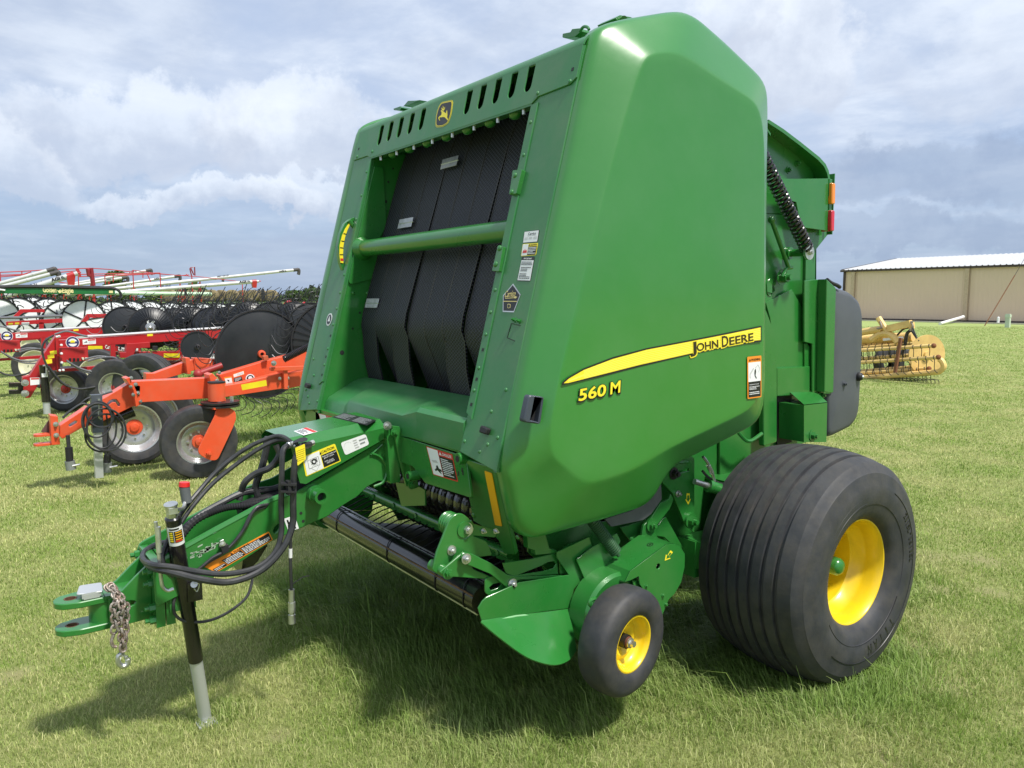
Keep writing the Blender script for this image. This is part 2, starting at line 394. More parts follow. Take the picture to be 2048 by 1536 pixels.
# ------------------------------------------------------------------ ground and lawn
PATCH = [(PZ(0).p(x, y), r) for x, y, r in ((1860,1112,.16),(1962,1120,.20),(1885,1180,.12),(1800,1105,.12),(1735,915,.16),(1905,1370,.13),(20,1352,.12),(1830,1290,.10),(560,1470,.07),(230,1130,.10),(1980,1185,.13))]
def ground_material(blade=False):
    m = bpy.data.materials.new('lawn_blades' if blade else 'lawn_ground'); m.use_nodes = True; nt = m.node_tree; N = nt.nodes; L = nt.links
    b = N['Principled BSDF']; geo = N.new('ShaderNodeNewGeometry')
    def noise(sc, det=5, rough=.6):
        x = N.new('ShaderNodeTexNoise'); x.inputs['Scale'].default_value = sc; x.inputs['Detail'].default_value = det; x.inputs['Roughness'].default_value = rough
        L.new(geo.outputs['Position'], x.inputs['Vector']); return x.outputs[0]
    def mr(x, a, b_, c, d):
        q = N.new('ShaderNodeMapRange'); L.new(x, q.inputs[0])
        for i, v in enumerate((a, b_, c, d)): q.inputs[i+1].default_value = v
        return q.outputs[0]
    def mix(f, a, c, bt='MIX'):
        q = N.new('ShaderNodeMix'); q.data_type = 'RGBA'; q.blend_type = bt
        if isinstance(f, float): q.inputs[0].default_value = f
        else: L.new(f, q.inputs[0])
        for i, v in ((6, a), (7, c)):
            if isinstance(v, tuple): q.inputs[i].default_value = (*v, 1)
            else: L.new(v, q.inputs[i])
        return q.outputs[2]
    big = noise(.35, 4); mid = noise(1.7, 6, .65)
    if blade:
        at = N.new('ShaderNodeAttribute'); at.attribute_name = 'tone'; sp = N.new('ShaderNodeSeparateColor'); L.new(at.outputs['Color'], sp.inputs[0])
        dry = N.new('ShaderNodeMath'); dry.operation = 'MULTIPLY_ADD'; L.new(mr(mid, .38, .66, -.22, .34), dry.inputs[0]); dry.inputs[1].default_value = 1.0; L.new(sp.outputs[0], dry.inputs[2]); dry.use_clamp = True
        c = mix(dry.outputs[0], (.245, .365, .066), (.66, .635, .31))
        c = mix(mr(big, .35, .65, 0., .35), c, (.28, .38, .085))
        long_shade = N.new('ShaderNodeMath'); long_shade.operation = 'MULTIPLY'; L.new(sp.outputs[2], long_shade.inputs[0]); long_shade.inputs[1].default_value = .8; c = mix(long_shade.outputs[0], c, (.13, .235, .045))  # long grass is greener; the darker tone also paints in the baler's shade
        br = N.new('ShaderNodeMix'); br.data_type = 'RGBA'; br.blend_type = 'MULTIPLY'; br.inputs[0].default_value = 1; L.new(c, br.inputs[6]); 
        cb = N.new('ShaderNodeCombineColor')
        for i in range(3): L.new(mr(sp.outputs[1], 0, 1, .72, 1.25), cb.inputs[i])
        L.new(cb.outputs[0], br.inputs[7]); c = br.outputs[2]
        b.inputs['Roughness'].default_value = .55; b.inputs['Specular IOR Level'].default_value = .3
        L.new(c, b.inputs['Base Color'])
        tr = N.new('ShaderNodeBsdfTranslucent'); L.new(c, tr.inputs[0]); ms = N.new('ShaderNodeMixShader'); ms.inputs[0].default_value = .38
        L.new(b.outputs[0], ms.inputs[1]); L.new(tr.outputs[0], ms.inputs[2]); L.new(ms.outputs[0], N['Material Output'].inputs[0])
    else:
        fine = noise(38, 8, .75); f2 = noise(160, 4, .7)
        c = mix(mr(mid, .38, .64, 0, 1), (.18, .255, .052), (.32, .325, .125))
        c = mix(mr(big, .35, .65, 0., .6), c, (.20, .28, .065))
        c = mix(mr(fine, .40, .66, 0, .6), c, (.37, .36, .18))
        c = mix(mr(f2, .50, .34, 0, .55), c, (.09, .13, .035))
        # bare patches
        bare = noise(.8, 7, .7); c = mix(mr(bare, .66, .72, 0, .75), c, (.30, .24, .15))
        for q, r_ in PATCH:
            dv = N.new('ShaderNodeVectorMath'); dv.operation = 'DISTANCE'; L.new(geo.outputs['Position'], dv.inputs[0]); dv.inputs[1].default_value = tuple(q)
            md = N.new('ShaderNodeMath'); md.operation = 'MULTIPLY_ADD'; L.new(fine, md.inputs[0]); md.inputs[1].default_value = r_*1.6; L.new(dv.outputs['Value'], md.inputs[2])
            c = mix(mr(md.outputs[0], r_*1.7, r_*1.0, 0, .4), c, (.34, .28, .17))
        ds = N.new('ShaderNodeVectorMath'); ds.operation = 'DISTANCE'; L.new(geo.outputs['Position'], ds.inputs[0]); ds.inputs[1].default_value = tuple(CAM)
        c2 = mix(mr(mid, .38, .64, 0, 1), (.235, .32, .088), (.31, .355, .13)); c2 = mix(mr(big, .35, .65, 0, .7), c2, (.24, .33, .09)); c2 = mix(mr(noise(5, 8, .7), .4, .62, 0, .5), c2, (.38, .40, .19))
        c = mix(mr(ds.outputs['Value'], 9, 40, 0, 1), c, c2)
        L.new(c, b.inputs['Base Color']); b.inputs['Roughness'].default_value = .9; b.inputs['Specular IOR Level'].default_value = .1
        bp = N.new('ShaderNodeBump'); bp.inputs['Strength'].default_value = .9; bp.inputs['Distance'].default_value = .02; L.new(fine, bp.inputs['Height']); L.new(bp.outputs[0], b.inputs['Normal'])
    return m
g = MB(ground_material()); g.add([(-2500,-2500,0),(2500,-2500,0),(2500,2500,0),(-2500,2500,0)], [(0,1,2,3)]); struct(g.build('ground'))

def grass():
    """mown lawn: single blades, dense near the camera, thinner and wider with distance"""
    n = 1250000; fw = np.array([fwd.x, fwd.y]); fw /= np.linalg.norm(fw); rt = np.array([fw[1], -fw[0]])
    d = 1.3*np.exp(rng.random(n)*math.log(48/1.3)); q_ = rng.random(n)*2-1; lat = np.where(rng.random(n) < .80, q_*(d*.70+.3), q_*(d*1.15+2.2)+(rng.random(n)-.5)*.8*d)
    xy = np.array([CAM.x, CAM.y])+d[:,None]*fw+lat[:,None]*rt
    # clumping
    def vn(p, s, seed):
        r2 = np.random.default_rng(seed); G = r2.random((64, 64)); q = p*s; i = np.floor(q).astype(int); f = q-i; f = f*f*(3-2*f)
        g_ = lambda a, b: G[(i[:,0]+a) % 64, (i[:,1]+b) % 64]
        return (g_(0,0)*(1-f[:,0])+g_(1,0)*f[:,0])*(1-f[:,1])+(g_(0,1)*(1-f[:,0])+g_(1,1)*f[:,0])*f[:,1]
    cl = .5*vn(xy, 6, 1)+.3*vn(xy, 17, 2)+.2*vn(xy, 1.3, 3)
    keep = rng.random(n) < .6+.8*cl; xy = xy[keep]; d = d[keep]; cl = cl[keep]; n = len(xy)
    for q, r_ in PATCH:
        dd = np.hypot(xy[:,0]-q.x, xy[:,1]-q.y)/r_+.5*(vn(xy, 9, 21)-.5); kk = (rng.random(n) < np.clip(dd*1.2-.1, .35, 1)); xy = xy[kk]; d = d[kk]; cl = cl[kk]; n = len(xy)
    h = (.008+.024*rng.random(n)**1.7)*(.75+.5*cl)
    X, Y = xy[:,0], xy[:,1]
    under = np.clip((1.35-np.abs(X+.15))/.5, 0, 1)*np.clip((Y+1.95)/.6, 0, 1)*np.clip((1.7-Y)/.4, 0, 1)  # longer grass below the baler, also coloured darker to deepen its shade
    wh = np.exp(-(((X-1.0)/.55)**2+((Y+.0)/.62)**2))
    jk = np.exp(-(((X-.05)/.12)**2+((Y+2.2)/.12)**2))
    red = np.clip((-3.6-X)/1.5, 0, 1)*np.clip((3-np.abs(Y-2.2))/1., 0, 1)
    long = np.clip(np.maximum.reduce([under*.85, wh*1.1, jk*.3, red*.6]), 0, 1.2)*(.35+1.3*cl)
    h = h*(1+3.6*long); h = np.where(rng.random(n) < .010, h*2.3+.01, h)
    lean = rng.random(n)*.9+.25+.5*long; az = rng.random(n)*2*math.pi + 0*X
    comb = .9*vn(xy, 1.1, 9)*6.28; az = np.where(long > .35, comb+(rng.random(n)-.5)*2.2, az)
    w = (.0006+.0007*rng.random(n))*np.maximum(1, d/2.2)**1.0*(1+.3*long)
    dirx, diry = np.cos(az), np.sin(az); px, py = -diry, dirx
    ph = rng.random(n)*math.pi; wx, wy = np.cos(ph)*w, np.sin(ph)*w
    P = np.zeros((n, 5, 3)); z1 = h*.62; r1 = h*.30*lean; z2 = h*(1-.22*lean*np.clip(1+long, 1, 1.6)); r2 = h*(.85*lean)
    P[:,0,0] = X-wx; P[:,0,1] = Y-wy; P[:,1,0] = X+wx; P[:,1,1] = Y+wy
    P[:,2,0] = X+dirx*r1+wx*.8; P[:,2,1] = Y+diry*r1+wy*.8; P[:,2,2] = z1
    P[:,3,0] = X+dirx*r1-wx*.8; P[:,3,1] = Y+diry*r1-wy*.8; P[:,3,2] = z1
    P[:,4,0] = X+dirx*r2; P[:,4,1] = Y+diry*r2; P[:,4,2] = np.maximum(z2, .004)
    P[:,:2,2] = -.002
    me = bpy.data.meshes.new('lawn_grass'); nv = n*5; me.vertices.add(nv); me.vertices.foreach_set('co', P.reshape(-1).astype(np.float32))
    base = (np.arange(n)*5)[:,None]; q = np.concatenate([base+np.array([0,1,2,3]), base+np.array([3,2,4])], 1).reshape(-1)
    me.loops.add(n*7); me.loops.foreach_set('vertex_index', q.astype(np.int32)); me.polygons.add(n*2)
    st = (np.arange(n)*7)[:,None]+np.array([0,4]); me.polygons.foreach_set('loop_start', st.reshape(-1).astype(np.int32))
    me.polygons.foreach_set('loop_total', np.tile([4,3], n).astype(np.int32)); me.update(calc_edges=True)
    ca = me.color_attributes.new('tone', 'FLOAT_COLOR', 'POINT'); c = np.ones((n, 5, 4), np.float32)
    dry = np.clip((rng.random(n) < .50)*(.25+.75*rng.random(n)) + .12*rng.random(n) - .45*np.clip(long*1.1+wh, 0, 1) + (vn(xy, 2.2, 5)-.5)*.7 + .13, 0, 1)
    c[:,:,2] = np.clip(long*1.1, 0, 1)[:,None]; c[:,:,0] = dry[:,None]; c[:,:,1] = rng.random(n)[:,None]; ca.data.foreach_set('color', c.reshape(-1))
    me.materials.append(ground_material(True)); me.polygons.foreach_set('use_smooth', np.ones(n*2, bool))
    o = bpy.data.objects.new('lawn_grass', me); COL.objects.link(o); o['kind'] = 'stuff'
grass()

# ------------------------------------------------------------------ shed on the right
def shed():
    Yw = 58.5; pw = PY(Yw); xl = pw.uv(1689, 541)[0]; ze = pw.uv(1689, 541)[1]; xr = 12.
    D = 17.; ridge = PY(Yw+D/2).uv(1768, 518.5)[1]-.05
    t = thing('shed', 'long tan metal farm shed with white ribbed roof at right', 'shed', ((xl+xr)/2, Yw, 0))
    W_ = MB(TANW); # ribbed wall: real corrugation
    def ribs(a, b, y, z0, z1, horiz, yy=None):
        pts = []; x = a
        while x < b:
            for dx, dy in ((0,0),(.20,0),(.225,-.012),(.27,-.012),(.295,0)): pts.append((x+dx, dy))
            x += .305
        pts.append((x, 0)); return pts
    P = ribs(xl+.1, xr, Yw, 0, ze, True); vs = [(x, Yw+dy, z) for z in (.12, ze-.12) for x, dy in P]; n = len(P)
    W_.add(vs, [(i, i+1, n+i+1, n+i) for i in range(n-1)])
    P = ribs(Yw, Yw+D, 0, 0, 0, False); n = len(P)
    zt = lambda y: ze-.1+(ridge-ze)*(1-abs((y-Yw-D/2)/(D/2)))
    W_.add([(xl+.1+dy, y, 0.12) for y, dy in P]+[(xl+.1+dy, y, zt(min(y, Yw+D))) for y, dy in P], [(i, i+1, n+i+1, n+i) for i in range(n-1)])
    W_.box(((xl+xr)/2, Yw+D/2, 1.5), (xr-xl-.3, D-.2, 2.9))
    W_.build('wall', t)
    dark = mat('dark_brown_trim', (.05, .035, .028), .5); rt = mat('white_roof_metal', (.47, .48, .49), .5, metal=.0, var=.04)
    tr = MB(dark); tr.box((xl+.06, Yw-.04, ze/2), (.16, .16, ze)); tr.box(((xl+xr)/2, Yw-.12, ze-.05), (xr-xl+.5, .22, .16))
    tr.beam((xl-.12, Yw-.2, ze-.02), (xl-.12, Yw+D/2, ridge-.02), .1, .22); tr.box(((xl+xr)/2, Yw-.03, .06), (xr-xl, .08, .14)); tr.build('trim', t)
    rf = MB(rt); pts = []; x = xl-.15
    while x < xr+.2:
        for dx, dz in ((0,0),(.22,0),(.25,.05),(.32,.05),(.35,0)): pts.append((x+dx, dz))
        x += .40
    n = len(pts)
    for sgn in (0, 1):
        y0, y1 = (Yw-.3, Yw+D/2) if not sgn else (Yw+D/2, Yw+D+.3)
        z0, z1 = (ze+.02, ridge+.05) if not sgn else (ridge+.05, ze+.02)
        rf.add([(x, y0, z0+dz) for x, dz in pts]+[(x, y1, z1+dz) for x, dz in pts], [(i, i+1, n+i+1, n+i) for i in range(n-1)])
    rf.build('roof', t)
    for px in (1706, 1933):
        u = pw.uv(px, 600)[0]
        q = MB(mat('tan_downspout', (.46, .37, .24), .5)); q.box((u, Yw-.12, ze/2+.05), (.30, .14, ze-.4)); q.box((u, Yw-.2, .2), (.30, .3, .16)); q.build('downspout', t)
    gr = MB(mat('pale_gravel', (.40, .35, .31), .9, var=.5, vs=9, bump=.6, bs=25)); gr.add([(xl-2, Yw-3.6, .012), (xr+3, Yw-3.6, .012), (xr+3, Yw+.2, .012), (xl-2, Yw+.2, .012)], [(0,1,2,3)]); o = gr.build('gravel_ground'); struct(o)
    e = MB(mat('pale_concrete_edge', (.5, .47, .38), .8)); e.box(((xl+xr)/2+1, Yw-3.65, .04), (xr-xl+5, .15, .09)); struct(e.build('kerb'))
shed()
def roadside_bits():
    a = PZ(0).p(1880, 650); b = PY(57.6).p(1926, 637)
    m = MB(mat('white_pvc_pipe', (.78, .78, .76), .4)); m.cyl(a+Vector((0,0,.09)), b+Vector((0,0,.12)), .10, n=14); m.rev([(0,.10),(.02,.125),(.16,.125),(.18,.10)], b+Vector((0,0,.12)), (a-b), 14)
    tag(m.build('drain_pipe'), 'white plastic drain pipe lying on grass below shed downspout', 'pipe')
    p = PZ(0).p(2015, 655); m = MB(mat('pale_green_utility_box', (.48, .56, .44), .5)); m.box(p+Vector((0,0,.30)), (.24,.2,.6)); t = thing('utility_pedestal', 'pale green utility pedestal standing in the grass before the shed', 'pedestal', p)
    m.build('post', t); m = MB(MATS['pale_green_utility_box']); m.box(p+Vector((0,0,.68)), (.28,.24,.16)); m.box(p+Vector((0,0,.78)), (.22,.18,.05)); m.build('cap', t)
    p = PZ(0).p(1996, 648); m = MB(WHITE); m.cyl(p, p+Vector((0,0,.42)), .08, n=12); m.ball(p+Vector((0,0,.42)), .08, 6); tag(m.build('marker_post'), 'short white marker post at the shed gravel', 'post')
    p = PZ(0).p(1969, 652); q = PY(p.y+.6).p(2030, 550); q2 = PY(p.y+1.).p(2056, 505)
    m = MB(mat('rust_guy_wire', (.35, .16, .10), .6)); m.cyl(p, q, .035, n=6); t = thing('guy_wire', 'rusty guy wire rising from the grass across the shed wall', 'wire', p); m.build('wire_guard', t); m = MB(DARKST); m.cyl(q, q2+ (q2-q)*2.5, .014, n=5); m.build('wire', t)
roadside_bits()

# ------------------------------------------------------------------ trees and bales on the horizon
def leaf_mat(nm, c):
    m = mat(nm, c, .75, var=.35, vs=.6, spec=.2); return m
def tree(px, ytop, pxw, dist, label, cm, seed=0, hb=None):
    r = random.Random(seed); d = ray(px, 600); d.z = 0; d = d.normalized(); k = dist; base = Vector((CAM.x, CAM.y, 0))+d*k
    depth = k*d.dot(Vector((fwd.x, fwd.y, 0)).normalized()); H = 1.6+(600-ytop)/FPX*depth*.99; Wd = pxw/FPX*depth/2
    t = thing('tree', label, 'tree', base, 'trees along the far field edge')
    tk = MB(mat('bark', (.10, .075, .05), .9)); tk.tube([base, base+Vector((.1,0,H*.3)), base+Vector((0,.1,H*.7))], [.3]*4+[.2]*4+[.08]*9, 7, 6)
    for i in range(5):
        a = r.uniform(0, 6.28); tk.tube([base+Vector((0,0,H*.28)), base+Vector((math.cos(a)*Wd*.3, math.sin(a)*Wd*.3, H*.5)), base+Vector((math.cos(a)*Wd*.6, math.sin(a)*Wd*.6, H*.7))], .09, 5, 3)
    tk.build('trunk', t)
    cr = MB(cm); rn = np.random.default_rng(seed+50); vs = []; fs = []
    lobes = [(rn.uniform(-1,1)*Wd*.62, rn.uniform(-1,1)*Wd*.5, H*rn.uniform(.38,.80), Wd*rn.uniform(.28,.48)) for _ in range(16)]
    s_ = max(.16, depth*.0011)
    for lx, ly, lz, lr in lobes:
        lr = min(lr, H-lz)*1.0
        for _ in range(260):
            v = rn.normal(size=3); v /= np.linalg.norm(v); v *= lr*rn.uniform(.55, 1.08); c = np.array(base)+np.array([lx, ly, lz])+v*[1,1,.85]
            a = rn.normal(size=3); a /= np.linalg.norm(a); b = np.cross(a, rn.normal(size=3)); b /= np.linalg.norm(b); q = s_*rn.uniform(.6, 1.5)
            i = len(vs); vs += [tuple(c+a*q), tuple(c+b*q*.7), tuple(c-a*q), tuple(c-b*q*.7)]; fs.append((i, i+1, i+2, i+3))
    cr.add(vs, fs); cr.build('crown', t); return t
LG = leaf_mat('tree_leaves_mid', (.075, .125, .035)); LD = leaf_mat('tree_leaves_dark', (.05, .085, .03)); LY = leaf_mat('tree_leaves_light', (.13, .19, .045))
tree(233, 533, 66, 110, 'tallest round tree rising behind the silver augers', LG, 1)
tree(592, 578, 46, 120, 'round tree on the horizon beside the baler', LG, 2)
tree(628, 588, 36, 130, 'low dark tree at the baler side of the horizon', LD, 3)
tree(320, 578, 40, 120, 'light green bushy tree just under the augers', LY, 4)
tree(395, 578, 34, 125, 'small light green tree behind the hay bales', LY, 5)
tree(560, 592, 60, 150, 'low dark tree left of the round horizon tree', LD, 6)
tree(520, 590, 60, 160, 'low dark tree behind the last hay bales', LD, 7)
def treeline():
    m = MB(LD); rn = np.random.default_rng(3); vs = []; fs = []
    for px in np.linspace(-30, 2080, 900):
        d = ray(px, 600); d.z = 0; d.normalize(); k = rn.uniform(190, 230); b = np.array([CAM.x+d.x*k, CAM.y+d.y*k, 0])
        hh = 3.1+1.2*math.sin(px*.021)+.8*math.sin(px*.083)+rn.uniform(-.4, .5)
        for _ in range(12):
            c = b+np.array([rn.uniform(-.8,.8), rn.uniform(-.8,.8), hh*rn.uniform(.05, 1)]); a = rn.normal(size=3); a /= np.linalg.norm(a); e = np.cross(a, rn.normal(size=3)); e /= np.linalg.norm(e); q = rn.uniform(.5, .9)
            i = len(vs); vs += [tuple(c+a*q), tuple(c+e*q), tuple(c-a*q), tuple(c-e*q)]; fs.append((i, i+1, i+2, i+3))
    m.add(vs, fs); o = m.build('treeline'); o['kind'] = 'stuff'
treeline()
def bales():
    bm_ = mat('hay_bale', (.21, .165, .085), .9, var=.35, vs=3, bump=.6, bs=14)
    pos = [(340,598),(362,599),(385,598),(404,599),(424,599),(443,599),(465,598),(486,599),(506,599),(524,598),(544,599)]
    names = ['first', 'second', 'third', 'fourth', 'fifth', 'sixth', 'seventh', 'eighth', 'ninth', 'tenth', 'last']
    for i, (px, _) in enumerate(pos):
        d = ray(px, 600); d.z = 0; d.normalize(); k = 118+2*(i % 2); b = Vector((CAM.x, CAM.y, 1.35))+d*k; r = .86
        tcen = Vector((0, 0, r)); ax = d.cross(Vector((0,0,1)))*.35+d
        m = MB(bm_); ax.normalize()
        m.rev([(-.6,0),(-.6,r*.3),(-.61,r*.6),(-.60,r*.9),(-.54,r),(.54,r),(.60,r*.9),(.61,r*.5),(.6,0)], b+tcen, ax, 26)
        tag(m.build('hay_bale'), f'round hay bale, {names[i]} from the left in the far row', 'hay bale', 'round hay bales in a far row')
    m = MB(mat('bank_grass', (.10, .15, .045), .95, var=.3, vs=1)); vs = []
    for px in (120, 700):
        d = ray(px, 600); d.z = 0; d.normalize()
        for k, z in ((112, -.02), (115, 1.36), (124, 1.36), (130, -.02)): q = Vector((CAM.x, CAM.y, z))+d*k; vs.append(q)
    m.add(vs, [(0,1,5,4),(1,2,6,5),(2,3,7,6)]); struct(m.build('hill'))
bales()
# ================================================================== the round baler
B = thing('round_baler', 'large green and yellow round baler standing in the foreground', 'baler', (0,0,0))
FN = (0,-1,.26); F = Plane(FN, 1.801, (1,0,0))          # leaning front face
def Yf(z, d=0.): return -1.801+.26*z+d
z5 = lambda *pts: [(640+x/2.954, 820+y/2.954) for x, y in pts]      # photo coordinates read off enlarged crops
z6 = lambda *pts: [(1000+x/2.648, 840+y/2.648) for x, y in pts]
z3 = lambda *pts: [(600+x/3.2, y/3.2) for x, y in pts]
z4 = lambda *pts: [(560+x/3.2, 400+y/3.2) for x, y in pts]
z2 = lambda *pts: [(60+x/2.438, 820+y/2.438) for x, y in pts]
z8 = lambda *pts: [(1440+x/2.293, 230+y/2.293) for x, y in pts]
z9 = lambda *pts: [(380+x/4.8, 820+y/4.8) for x, y in pts]

# ---- side panels (moulded, wrapped round the edge, raised centre)
def resample(loop, keys, n):
    """loop: list of points; keys: indices of the matched corners; n points between consecutive corners"""
    out = []; k = len(keys)
    for i in range(k):
        a, b = keys[i], keys[(i+1) % k]; seg = loop[a:b+1] if b > a else loop[a:]+loop[:b+1]
        L_ = [0]
        for p, q in zip(seg, seg[1:]): L_.append(L_[-1]+(Vector(q)-Vector(p)).length)
        for j in range(n):
            t = L_[-1]*j/n; m = 0
            while m < len(L_)-2 and L_[m+1] < t: m += 1
            f = (t-L_[m])/max(1e-9, L_[m+1]-L_[m]); out.append(Vector(seg[m]).lerp(Vector(seg[m+1]), f))
    return out
def side_panel():
    e = PX(.935); r = PX(1.03); c = PX(1.055)
    E = [e.uv(*p) for p in [(1176,78),(1183,62),(1205,49),(1240,40),(1330,25),(1358,24),(1385,36)]] 
    keysE = [0]
    E += [e.uv(1440,84)]
    ER = [PX(x_).uv(*p) for p, x_ in zip([(1500,140),(1519,158),(1529,180),(1531,205),(1531,300),(1529,640),(1527,812),(1519,835),(1500,851)], [.955,.96,.975,.99,1.02,1.035,1.02,1.0,.975])]
    # bottom edge, back on the panel rim
    m = PX(.955)
    EB = [m.uv(*p) for p in [(1408,897),(1340,930),(1325,946),(1308,985),(1296,1003),(1279,1014),(1189,1042),(1113,1062),(1068,1075)]]
    EF = [e.uv(*p) for p in [(1049,1074),(1036,1066),(1024,1044),(1000,934),(1020,820),(1058,640),(1100,440),(1140,250)]]
    E = E+ER+EB+EF
    xE = [.935]*8+[.955,.96,.975,.99,1.02,1.035,1.02,1.0,.975]+[.955]*9+[.935]*8
    C = [c.uv(*p) for p in [(1283,128),(1292,114),(1312,106),(1345,104),(1372,112)]]
    C += [c.uv(1440,158), c.uv(1529,214), c.uv(1530,300), c.uv(1528,640), c.uv(1526,800)]
    C += [c.uv(*p) for p in [(1509,816),(1336,898),(1264,941),(1190,966),(1180,968),(1164,963),(1108,916),(1094,898),(1091,870),(1106,800),(1145,640),(1205,400),(1240,262)]]
    # matched corners: front-top, peak, rear-top, rear-bottom, knee, bottom-front-low, front corner
    kE = [0, 6, 11, 15, 19, 25, 29]; kC = [0, 4, 6, 9, 11, 14, 17]
    E3 = [Vector((u, v, x)) for (u, v), x in zip(E, xE)]; C3 = [Vector((u, v, 1.055)) for u, v in C]
    n = 22; A = resample(E3, kE, n); Cc = resample(C3, kC, n); N_ = len(A)
    # smooth rim corners
    def smooth(L_, it):
        for _ in range(it): L_ = [L_[i]*.5+(L_[i-1]+L_[(i+1) % N_])*.25 for i in range(N_)]
        return L_
    A = smooth(A, 1); Cc = smooth(Cc, 5)
    prof = [(0, 0), (.006, .07), (.02, .15), (.04, .21), (.07, .265), (.11, .315), (.17, .37), (.30, .47), (.5, .62), (.7, .77), (.9, .92), (.965, .966), (1.0, .986), (1.04, .995)]
    rings = []; A0 = A
    cen = sum(A, Vector())/N_
    rings.append([Vector((q.x+(cen.x-q.x)*.012, q.y+(cen.y-q.y)*.012, q.z-.045)) for q in A])
    rings.append([Vector((q.x, q.y, q.z-.03)) for q in A])
    for t, xx in prof:
        q_ = [Vector((a.x+(b.x-a.x)*t, a.y+(b.y-a.y)*t, a.z+(b.z-a.z)*xx)) for a, b in zip(A, Cc)]
        rings.append(smooth(q_, int(min(8, 60*t))))
    cc = sum(Cc, Vector())/N_
    for s_, dx in ((.955, .0), (.75, .002), (.5, .004), (.25, .0045)): rings.append([Vector((cc.x+(q.x-cc.x)*s_, cc.y+(q.y-cc.y)*s_, 1.055+dx)) for q in Cc])
    vs = [(q.z, q.x, q.y) for ring in rings for q in ring]; vs.append((1.060, cc.x, cc.y)); K = len(rings)
    fs = [(k*N_+i, k*N_+(i+1) % N_, (k+1)*N_+(i+1) % N_, (k+1)*N_+i) for k in range(K-1) for i in range(N_)]
    fs += [((K-1)*N_+i, (K-1)*N_+(i+1) % N_, len(vs)-1) for i in range(N_)]
    mb = MB(GPANEL); mb.add(vs, fs); o = mb.build('side_panel', B, sharp=70)
    lab(o, 'near side panel with the yellow stripe and lettering')
    far = MB(GPANEL); far.add([(-x, y, z) for x, y, z in vs], [tuple(reversed(f)) for f in fs]); far.build('side_panel', B, sharp=60)
    return o
SP = side_panel()
# recessed handle
HDL = mat('slate_handle_plastic', (.045,.055,.075), .45, var=.08)
DP = PX(1.066)
hd = MB(HDL); hp = PX(1.043)
hd.plate(hp, z4((1575,1243),(1672,1258),(1648,1432),(1538,1418)), .03, r=.012, lift=.018, bev=.004,
         holes=[[hp.uv(*p) for p in z4((1612,1262),(1658,1268),(1634,1418),(1584,1405))]], rh=True)
hd.use(BLACKM).plate(hp, z4((1605,1255),(1663,1262),(1640,1424),(1578,1412)), .004, lift=-.008)
hd.build('handle', SP)
# stripe decal
SD = PX(1.0610)
zd = lambda *pts: [(1100+x/4.452, 620+y/4.452) for x, y in pts]
st = MB(BLK); st.plate(SD, zd((105,655),(118,635),(160,600),(300,520),(560,420),(860,340),(1240,268),(1560,205),(1884,140),(1884,282),(1700,305),(1240,400),(800,505),(450,595),(150,662),(112,668)), .0008, lift=0, bev=0)
st.use(YDEC).plate(SD, zd((122,652),(170,610),(300,535),(560,436),(860,354),(1240,282),(1560,220),(1874,155),(1874,268),(1800,275),(1240,390),(800,488),(450,577),(160,650)), .0005, lift=.0006, bev=0)
YL = mat('pale_yellow_stripe', (.92, .82, .16), .4, var=.02)
for k in range(7):
    t = (k+.6)/7.4
    up = [(160,612),(300,533),(560,436),(860,354),(1240,282),(1560,220),(1874,155)]; lo = [(160,650),(300,615),(560,548),(860,473),(1240,390),(1560,322),(1874,268)]
    a = [(u[0], u[1]*(1-t)+l[1]*t) for u, l in zip(up, lo)]; b = [(x, y+4.2) for x, y in a]
    st.use(YL).plate(SD, zd(*(a[1:] if k not in (3,4) else a), *reversed(b[1:] if k not in (3,4) else b)), .0004, lift=.0010, bev=0)
st.use(YDEC)
ux = lambda p: SD.uv(*zd(p)[0])
def sdtext(body, a, b, h, m, lift, bold=0., shear=0.):
    A, Bq = zd(a)[0], zd(b)[0]; H = (Vector(SD.uv(*A))-Vector(SD.uv(A[0], A[1]-h/4.452))).length
    st.use(m).text(SD, body, A, Bq, H, lift=lift, bold=bold, shear=shear)
sdtext('J', (1240,392), (1312,378), 104, YDEC, .0016, .05); sdtext('OHN', (1296,378), (1500,338), 86, YDEC, .0014, .05)
sdtext('D', (1520,338), (1592,322), 104, YDEC, .0016, .05); sdtext('EERE', (1586,320), (1815,276), 86, YDEC, .0014, .05)
BR_ = mat('dark_brown_lettering', (.03,.018,.004), .4)
sdtext('J', (1246,385), (1303,374), 96, BR_, .0024, .018); sdtext('OHN', (1304,368), (1496,331), 70, BR_, .0024, .018)
sdtext('D', (1528,330), (1586,318), 96, BR_, .0024, .018); sdtext('EERE', (1594,313), (1808,270), 70, BR_, .0024, .018)
sdtext('560', (243,822), (508,764), 122, BLK, .0008, .055, .12); sdtext('M', (524,762), (642,736), 120, BLK, .0008, .05, .12)
sdtext('560', (252,810), (500,756), 104, YDEC, .0016, .022, .12); sdtext('M', (534,750), (632,728), 104, YDEC, .0016, .018, .12)
lab(st.build('stripe_decal', SP), 'yellow stripe with the maker name and 560 M')
d = Decal(SD, zd((1757,418),(1882,405),(1882,775),(1760,792)), ORDEC, 0., .005)
d.rect(.06,.14,.94,.60, WHITE); d.rect(.06,.60,.94,.97, BLK); d.text('WARNING', .26, .105, .92, .055, BLK); d.poly([(.10,.105),(.17,.05),(.24,.105)], BLK)
d.poly([(.50,.33),(.58,.30),(.60,.38),(.56,.46),(.66,.53),(.60,.54),(.50,.47),(.48,.40)], BLK)
d.poly([(.15,.40),(.40,.27),(.46,.30),(.20,.43),(.22,.52),(.15,.50)], mat('pale_grey_print', (.5,.5,.5), .5))
